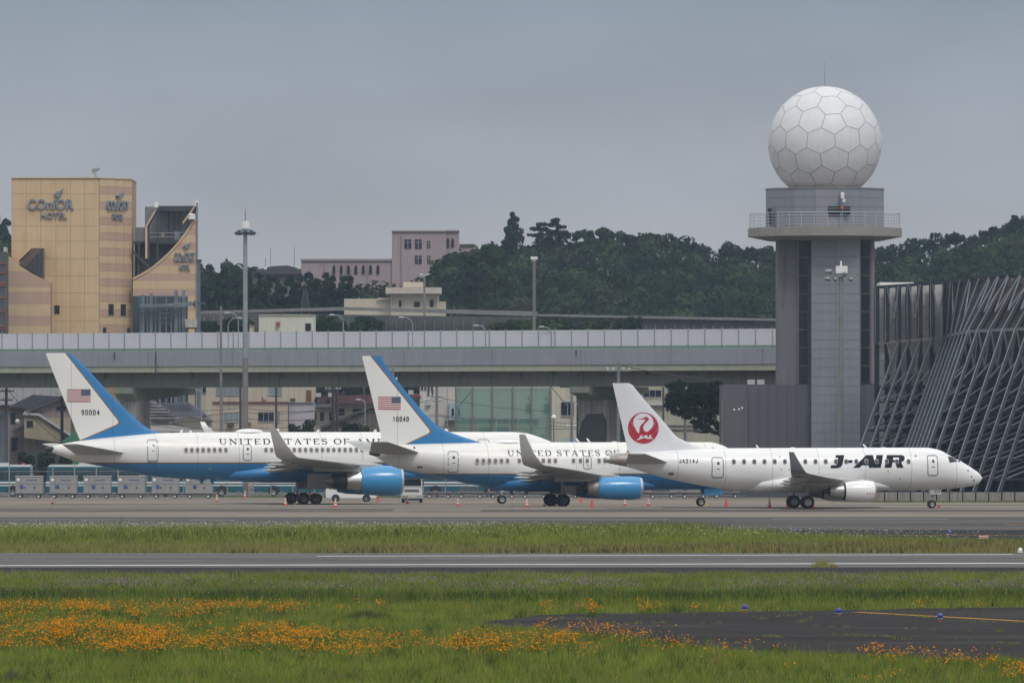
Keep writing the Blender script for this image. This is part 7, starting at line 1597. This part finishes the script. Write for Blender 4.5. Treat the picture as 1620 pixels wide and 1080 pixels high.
blades('wildflower_stems', fx, fy, np.full(len(fx), -.02), fh, np.full(len(fx), .012), [gB, gE], nr.integers(0, 2, len(fx)), .02, 'grass', 'thin green stems under the orange wildflowers')
x, y = field_pts(60000, D(873), D(838.8)); px_, py_ = ppx(x, y), ppy(y); q2 = fld(x, y * .3, 2.0, 8); w_ = np.exp(-((py_ - np.interp(px_, [0, 800, 1100, 1620], [843, 845, 852, 858])) / 5.0) ** 2) * np.interp(px_, [0, 300, 780, 840, 1100, 1400, 1620], [.9, .9, 1, .4, .2, .25, .08])
k = nr.uniform(0, 1, len(x)) < w_ * (.75 + .6 * q2); k &= (py_ > np.interp(px_, [1100, 1260, 1420, 1560, 1700], [838, 849.5, 852.5, 856.5, 858.5])); x, y = x[k], y[k]; hh = nr.uniform(.25, .7, len(x))
heads('white_wildflowers', x, y, hh, nr.uniform(.018, .045, len(x)), [fw1, fw2, fw2], 'pale umbel flowers along the far edge of the verge', tilt=.3)
blades('umbel_stems', x, y, np.full(len(x), -.02), hh, np.full(len(x), .02), [gB, gA], nr.integers(0, 2, len(x)), .02, 'grass', 'green stems under the pale umbel flowers')
x, y = field_pts(42000, D(972), D(912)); py_ = ppy(y); q2 = fld(x, y * .3, 2.4, 9); k = nr.uniform(0, 1, len(x)) < np.exp(-((py_ - 931) / 9) ** 2) * (.4 + .7 * q2); k &= ~in_poly(x, y, tw_xy); x, y = x[k], y[k]
heads('mauve_wildflowers', x, y, nr.uniform(.22, .42, len(x)), nr.uniform(.02, .034, len(x)), [fm1, fm2], 'mauve flowering weeds below the runway edge')
# weedy clumps that stand out
WX, WY, WH, WM, WW = [], [], [], [], []
def clump(px, py, wpx, n, h, mi_, w=.02):
    d = D(py); s_ = wpx * d / F / 2; xs = X(px, d) + nr.normal(0, .5, n) * s_; WX.append(xs); WY.append(d + nr.normal(0, .8, n) * min(s_, 1.2)); WH.append(h * nr.uniform(.4, 1.15, n) * np.exp(-((xs - X(px, d)) / (s_ * 1.2)) ** 2)); WM.append(nr.choice(mi_, n)); WW.append(np.full(n, w))
for a in ((580, 981, 80, 900, .42, [4, 5, 4]), (440, 977, 50, 350, .3, [4, 5]), (1200, 955, 40, 200, .3, [4, 1]), (592, 922, 26, 200, .4, [0, 1]), (340, 950, 130, 900, .4, [4, 1]), (240, 946, 60, 400, .35, [4, 1]), (780, 952, 30, 150, .3, [4]), (215, 981, 20, 160, .35, [1, 4]), (900, 950, 120, 500, .35, [4, 1]), (1300, 896, 36, 500, .42, [3, 2, 0]), (1318, 897, 16, 160, .3, [3]), (1585, 1052, 60, 500, .4, [1, 0]), (1380, 1052, 130, 700, .28, [0, 1]), (1170, 1036, 60, 300, .25, [0, 1]), (1230, 1030, 50, 200, .22, [1, 4]), (170, 872, 60, 300, .5, [1, 0]), (280, 858, 18, 120, .8, [1, 4]), (190, 845, 10, 40, 1.4, [4, 1]), (738, 868, 50, 250, .5, [4, 1]), (960, 872, 10, 60, .6, [3]), (1560, 862, 50, 260, .5, [4, 1]), (20, 1076, 50, 500, .3, [5, 4])): clump(*a)
for _ in range(1400):
    py0 = nr.uniform(912, 1079); px0 = nr.uniform(0, 1620)
    if not in_poly(np.array([X(px0, D(py0))]), np.array([D(py0)]), tw_xy)[0]: clump(px0, py0, nr.uniform(8, 40), 44, nr.uniform(.2, .45), [[0, 2], [4, 1], [2, 3], [1, 4], [0, 0, 2], [4]][nr.integers(0, 6)], .018)
# weeds in the cracks of the old taxiway
for (a, b), (c, d_), n in (((960, 986), (1075, 984), 110), ((1170, 973), (1215, 980), 60), ((1230, 975), (1270, 972), 50), ((1262, 985), (1285, 978), 70), ((1270, 990), (1620, 999), 120), ((1310, 1004), (1420, 1007), 120), ((1210, 1006), (1260, 1011), 60), ((1412, 1010), (1440, 1011), 40), ((1430, 973), (1480, 977), 90), ((1500, 983), (1620, 985), 60), ((1090, 1012), (1170, 1018), 50), ((1365, 969), (1440, 974), 50), ((1500, 1010), (1610, 1018), 50), ((1100, 988), (1160, 984), 30), ((740, 989), (860, 996), 90), ((880, 978), (960, 976), 40)):
    for _ in range(n // 8):
        t = nr.random(); clump(a + (c - a) * t, b + (d_ - b) * t + nr.normal(0, .6), 14, 14, .13, [0, 1, 2, 3], .022)
wx, wy, wh, wm, ww = map(np.concatenate, (WX, WY, WH, WM, WW))
blades('weed_clumps', wx, wy, np.full(len(wx), -.02), wh, ww, [gA, gB, gC, gD, gE, gF], wm, .3, 'weeds', 'darker weed clumps and crack weeds in meadow and old pavement')

# ---- trees
lm = [leafmat('leaf_deep', (.017, .034, .018), .25, .35, .12), leafmat('leaf_mid', (.027, .05, .022), .25, .35, .12), leafmat('leaf_light', (.045, .075, .028), .25, .35, .12), leafmat('leaf_olive', (.045, .06, .027), .25, .3, .12), leafmat('leaf_blackgreen', (.014, .024, .013), .2, .3, .2)]
bark = mat('bark', (.07, .055, .045), .9, .2, 2, bump=.3)
def leaves(centres, radii, per, size, squash=.8):
    """small leaf faces over the surface of a set of lobes"""
    n = len(centres); c = np.repeat(np.asarray(centres), per, 0); r = np.repeat(np.asarray(radii), per)
    d = nr.normal(size=(n * per, 3)); d[:, 2] = d[:, 2] * .8 + .25; d /= np.linalg.norm(d, axis=1)[:, None]
    p = c + d * (r * nr.uniform(.72, 1.06, n * per))[:, None] * np.array([1, 1, squash])
    nn = d + nr.normal(0, .38, (n * per, 3)); nn /= np.linalg.norm(nn, axis=1)[:, None]
    u = np.cross(nn, nr.normal(size=(n * per, 3))); u /= np.linalg.norm(u, axis=1)[:, None]; w = np.cross(nn, u); s_ = (size * nr.uniform(.6, 1.4, n * per))[:, None]
    V = np.stack([p - u * s_, p - w * s_ * .6, p + u * s_, p + w * s_ * .6], 1); return V
def lobes(cx, cy, cz, r, hgt, k):
    a = nr.uniform(0, 2 * np.pi, k); q = np.sqrt(nr.uniform(0, 1, k)) * r * .62; z = cz + nr.uniform(-.45, .5, k) * hgt
    return np.stack([cx + q * np.cos(a), cy + q * np.sin(a), z], 1), r * nr.uniform(.32, .55, k)
def tree(name, label, px, d, base_y, top_y, wpx, mats, leaf=.35, nl=9, per=160, group=None, trunk=True, low=.3, basez=None):
    z0 = zg(d) if basez is None else basez; zt = Z(top_y, d); zb = Z(base_y, d); r = wpx * d / F / 2
    t = thing(name, label, 'tree' if 'shrub' not in name and 'hedge' not in name else 'shrub', (X(px, d), d, z0), 0, group); H = zt - z0; hb = max(zb - z0, .1)
    c, rr = lobes(0, 0, (H + hb) / 2, r, (H - hb) * .72, nl); V = leaves(c, rr, per, leaf, min(1.1, (H - hb) / (2 * r) + .25)); n = len(V)
    V[:, :, 2] = np.clip(V[:, :, 2], .03, H)
    obj('crown', rawmesh('crown', V.reshape(-1, 3), np.arange(n * 4).reshape(n, 4), mats, np.repeat(nr.integers(0, len(mats), nl), per)), t)
    if trunk:
        mb = MB(); mb.tube([(0, 0, 0), (r * .03, 0, hb * .6), (0, 0, (H + hb) / 2)], [max(.12, r * .07), max(.1, r * .055), .04], 8)
        for q in c[:6]: mb.tube([(0, 0, hb * .7), tuple(np.array([q[0] * .5, q[1] * .5, (hb * .7 + q[2]) / 2 + .1])), tuple(q)], [max(.08, r * .035), max(.05, r * .022), .02], 6)
        mb.build('trunk', bark, t, True)
    return t
# wooded hill
def ridge(px): return 6 + np.interp(px, [-150, 0, 18, 120, 250, 320, 390, 440, 480, 540, 600, 660, 705, 760, 800, 850, 900, 950, 1000, 1050, 1100, 1150, 1230, 1300, 1381, 1440, 1480, 1550, 1590, 1620, 1750], [340, 345, 362, 395, 412, 415, 424, 434, 428, 425, 424, 414, 402, 388, 381, 377, 373, 366, 371, 369, 386, 391, 393, 393, 391, 384, 373, 371, 354, 345, 335])
hx_ = np.linspace(-150, 1760, 70); mb = MB(); hv = []
HR = [(1290, 0), (1330, 0), (1390, .25), (1450, .5), (1510, .75), (1568, 1.0), (1640, 1.0), (1900, .9)]
for px in hx_:
    zr = Z(float(ridge(px)), 1580)
    for d, t in HR: hv.append((X(px, 1450) * 1.02, d, max(-1.2, 6 + (zr - 6) * t - 7.5)))
nh = len(HR); mb.add(hv, [(i * nh + j, (i + 1) * nh + j, (i + 1) * nh + j + 1, i * nh + j + 1) for i in range(len(hx_) - 1) for j in range(nh - 1)])
struct(mb.build('hill', mat('hill_floor', (.02, .03, .014), .95, .2, .1), smooth=True, fix=False))
Cc, Rr, Mm = [], [], []
for _ in range(1050):
    px = nr.uniform(-120, 1740); t = nr.uniform(0, 1) ** .8; d = 1330 + 250 * t; zr = Z(float(ridge(px)), 1580); r = nr.uniform(3.0, 6.0)
    zt = 6 + (zr - 6) * min(1., t * 1.05) - nr.uniform(0, 1.2) - r * .35 * (t > .9)
    if 480 < px < 760 and zt > Z(452 - max(0, (px - 690) * .75), 1450) and px < 735: d = 1330 + 100 * nr.random(); zt = Z(nr.uniform(452, 500) - max(0, (px - 690) * .7), d)
    k_ = nr.integers(5, 9); c, rr = lobes(X(px, d), d, zt - r * .6, r, r * 1.2, k_); Cc.append(c); Rr.append(rr); Mm.append(np.full(k_, nr.choice([0, 0, 1, 1, 2, 2, 3, 0])))
for px in np.arange(672, 790, 6):                            # wood closing in on the pink building from the right
    r = nr.uniform(2.2, 3.4); d = 1420 + nr.uniform(0, 30); tp_ = float(np.interp(px, [672, 690, 705, 730, 760, 790], [446, 428, 408, 402, 392, 386])) + nr.uniform(0, 10); c, rr = lobes(X(px, d), d, Z(tp_, d) - r * .7, r, r * 1.3, 7); Cc.append(c); Rr.append(rr); Mm.append(np.full(7, nr.choice([0, 1])))
    c, rr = lobes(X(px, d), d, Z(tp_ + 24, d) - r * .7, r * 1.2, r * 2, 8); Cc.append(c); Rr.append(rr); Mm.append(np.full(8, nr.choice([0, 1, 2])))
for px in np.arange(320, 560, 13):                           # nearer row of pointed trees on the left flank
    top_ = float(ridge(px)) + nr.uniform(-4, 8); d = 1330; zt = Z(top_, d)
    for j in range(9): Cc.append(np.array([[X(px + nr.normal(0, 3), d), d + nr.normal(0, 1), zt - .6 - j * 1.15]])); Rr.append(np.array([.45 + j * .2])); Mm.append(np.array([0]))
for px, py in [(float(p), float(ridge(p)) + 1 + nr.uniform(-4, 6)) for p in np.arange(-100, 1740, 15)]:                           # uneven skyline
    if 470 < px < 745: continue
    d = 1575; r = nr.uniform(2.0, 3.6); c, rr = lobes(X(px, d), d, Z(py, d) - r * .4, r, r * 1.3, 5); Cc.append(c); Rr.append(rr); Mm.append(np.full(5, nr.choice([0, 0, 1])))
Cc, Rr, Mm = np.concatenate(Cc), np.concatenate(Rr), np.concatenate(Mm)
PER = 56; V = leaves(Cc, Rr, PER, .46, .85); n = len(V)
wd = obj('wooded_hillside', rawmesh('wooded_hillside', V.reshape(-1, 3), np.arange(n * 4).reshape(n, 4), lm, np.repeat(Mm, PER))); stuff(wd); tag(wd, 'dense dark green wood covering the hill behind the expressway', 'wood')
# trees one can tell apart on the skyline
def spire(px, top_y, base_y, wpx, d, label):
    z0 = Z(base_y + 14, d); t = thing('tall_tree', label, 'tree', (X(px, d), d, z0)); H = Z(top_y, d) - z0; zb = Z(base_y, d) - z0; r = wpx * d / F / 2; c, rr = [], []
    for j in range(26):
        u = j / 25; ra = r * np.interp(u, [0, .12, .45, .8, 1], [.75, .95, .8, .5, .1]); a = nr.uniform(0, 6.3); q = ra * nr.uniform(.2, .75); c.append((q * math.cos(a), q * math.sin(a), zb + (H - zb) * u - .2)); rr.append(max(.35, ra * .42))
    V = leaves(c, rr, 70, .34, .9); V[:, :, 2] = np.clip(V[:, :, 2], .05, H + .1); n = len(V); obj('crown', rawmesh('crown', V.reshape(-1, 3), np.arange(n * 4).reshape(n, 4), [lm[0], lm[1]], nr.integers(0, 2, n)), t)
    mb = MB(); mb.tube([(0, 0, 0), (0, 0, H * .9)], [.35, .05], 8); mb.build('trunk', bark, t, True)
spire(811, 336, 384, 38, 1570, 'tall pointed tree rising above the hill skyline')
spire(1605, 341, 392, 46, 1560, 'tall broad tree on the skyline at the right edge')
def pine(px, top_y, base_y, d, plates, label):
    z0 = Z(base_y + 14, d); t = thing('pine_tree', label, 'tree', (X(px, d), d, z0), 0, 'flat-topped pines on the skyline'); mb = MB(); c, rr = [], []
    H = Z(top_y, d) - z0; mb.tube([(0, 0, 0), (.3, 0, H * .5), (.1, 0, H - .4)], [.28, .2, .08], 8)
    for dx, py, w in plates:
        zc = Z(py, d) - z0; xc = dx * d / F; hw = w * d / F / 2; mb.tube([(.15, 0, zc - .8), (xc, 0, zc)], [.09, .04], 6)
        for j in range(7): c.append((xc + nr.uniform(-1, 1) * hw * .8, nr.normal(0, .6), zc + nr.normal(0, .1))); rr.append(.55)
    mb.build('trunk', bark, t, True); V = leaves(c, rr, 42, .26, .45); n = len(V); obj('crown', rawmesh('crown', V.reshape(-1, 3), np.arange(n * 4).reshape(n, 4), [lm[0], lm[4]], nr.integers(0, 2, n)), t)
pine(853, 354, 380, 1570, [(4, 355, 14), (-6, 362, 16), (8, 363, 14), (-9, 372, 20), (4, 371, 16)], 'left flat-topped pine on the hill skyline')
pine(879, 348, 378, 1570, [(0, 349, 13), (-4, 355, 17), (8, 359, 18), (-3, 366, 20), (10, 370, 18)], 'right taller flat-topped pine on the hill skyline')
# bushes behind the barrier
for i, (px, ty, w, d, ms, lb) in enumerate(((370, 503, 70, 1120, [lm[0], lm[4]], 'dark bushy tree left of the off-white block'), (520, 499, 70, 1100, [lm[0], lm[1]], 'dark round tree right of the off-white block'), (575, 500, 76, 1100, [lm[0], lm[1]], 'second dark round tree right of the off-white block'), (785, 510, 50, 1090, [lm[2], lm[3]], 'light green bush left of the brown floodlight pole'), (830, 506, 70, 1090, [lm[2], lm[1]], 'light green tree at the brown floodlight pole'), (890, 505, 84, 1090, [lm[2], lm[1]], 'light green tree right of the brown floodlight pole'), (940, 508, 70, 1090, [lm[2], lm[1]], 'light green tree in the middle of the far roadside row'), (990, 501, 56, 1090, [lm[1], lm[0]], 'darker tree at the right end of the far roadside row'), (330, 508, 40, 1120, [lm[0], lm[4]], 'dark tree just right of the hotel'))):
    tree('roadside_tree', lb, px, d, 545, ty, w, ms, .3, 14, 110, 'trees behind the expressway barrier')
# dark spreading tree left of the tower base
tr = thing('spreading_tree', 'dark spreading tree with bare lower branches left of the tower base', 'tree', (X(1146, 868), 868, zg(868))); o = tr.location
P2 = lambda px, py, dy=0: (X(px, 868) - o.x, dy, Z(py, 868) - o.z)
mb = MB(); mb.tube([(0, 0, 0), P2(1148, 720), P2(1143, 690)], [.35, .3, .22], 10)
for pts in (((1143, 690), (1132, 672), (1118, 648), (1106, 625)), ((1143, 690), (1126, 681), (1108, 672), (1090, 668)), ((1140, 684), (1124, 664), (1104, 648), (1080, 638)), ((1145, 694), (1140, 660), (1134, 628)), ((1132, 672), (1116, 661), (1098, 657)), ((1124, 664), (1108, 640), (1092, 620)), ((1118, 648), (1122, 622)), ((1126, 681), (1112, 684), (1098, 682))):
    mb.tube([P2(a, b, nr.normal(0, .5)) for a, b in pts], [.14 * (1 - i / len(pts)) + .03 for i in range(len(pts))], 6)
mb.build('trunk', bark, tr, True)
c = [P2(a, b, nr.normal(0, 1.2)) for a, b in [(nr.uniform(1056, 1150), nr.uniform(606, 636)) for _ in range(120)] + [(nr.uniform(1054, 1140), nr.uniform(625, 656)) for _ in range(70)] + [(nr.uniform(1085, 1145), nr.uniform(650, 680)) for _ in range(22)] + [(1068, 650), (1078, 655), (1088, 660), (1098, 668), (1105, 673), (1112, 676), (1120, 680), (1096, 655), (1122, 668), (1128, 660), (1135, 650), (1130, 684), (1138, 672)]]
V = leaves(c, [nr.uniform(.35, .65) for _ in c], 110, .12, .6); n = len(V); obj('crown', rawmesh('crown', V.reshape(-1, 3), np.arange(n * 4).reshape(n, 4), [lm[4], lm[0], lm[4]], nr.integers(0, 3, n)), tr)
# shrubs under the viaduct and hedges by the fence
tree('yellow_green_shrub', 'yellow-green shrub just above the left jet roof', 487, 930, 690, 663, 30, [lm[2], lm[3]], .14, 10, 90, None); tree('low_shrub', 'low yellow-green shrub left of the larger shrub', 466, 928, 692, 670, 26, [lm[2], lm[3]], .14, 8, 80, None)
tree('dark_shrub', 'dark green shrub in front of the weathered barn', 552, 930, 690, 669, 44, [lm[1], lm[0]], .14, 10, 80, None); tree('barn_shrub', 'small green shrub right of the dark barn shrub', 576, 928, 690, 673, 24, [lm[1], lm[2]], .14, 7, 80, None)
for px, w, lb in ((45, 34, 'left hedge above the first buses'), (72, 34, 'dark hedge right of the silver van'), (100, 30, 'hedge under the left jet tail cone')): tree('hedge_shrub', lb, px, 880, 760, 714, w, [lm[1], lm[0], lm[4]], .13, 12, 90, 'hedge plants behind the buses')
for px, w in ((230, 60), (610, 60)): pass
# weeds along footings and fence foot
xs, ys, hs = [], [], []
for px0, px1, d in ((1380, 1640, 756.6), (300, 640, 825.5)):
    n = 2600; p = nr.uniform(px0, px1, n); xs.append((p - 810) * d / F); ys.append(d + nr.normal(0, .12, n)); hs.append(nr.uniform(.08, .3, n))
xs, ys, hs = map(np.concatenate, (xs, ys, hs)); blades('footing_weeds', xs, ys, np.array([zg(a) for a in ys]), hs, np.full(len(xs), .03), [gA, gB], nr.integers(0, 2, len(xs)), label='thin green weeds along the footing blocks and fence')

# ------------------------------------------------------------------ air
hz_ = MB().box(-1500, 1500, -320, 2560, -2.6, 78).build('haze', [], None); hz_.data.materials.clear()
hm = bpy.data.materials.new('haze_air'); hm.use_nodes = True; hn = hm.node_tree.nodes; hn.remove(hn['Principled BSDF']); pv = hn.new('ShaderNodeVolumePrincipled')
pv.inputs['Color'].default_value = (.62, .8, 1.0, 1); pv.inputs['Density'].default_value = .00008; pv.inputs['Anisotropy'].default_value = .1
hm.node_tree.links.new(pv.outputs[0], hn['Material Output'].inputs['Volume']); hz_.data.materials.append(hm); stuff(hz_); tag(hz_, 'thin pale haze in the humid summer air', 'haze')
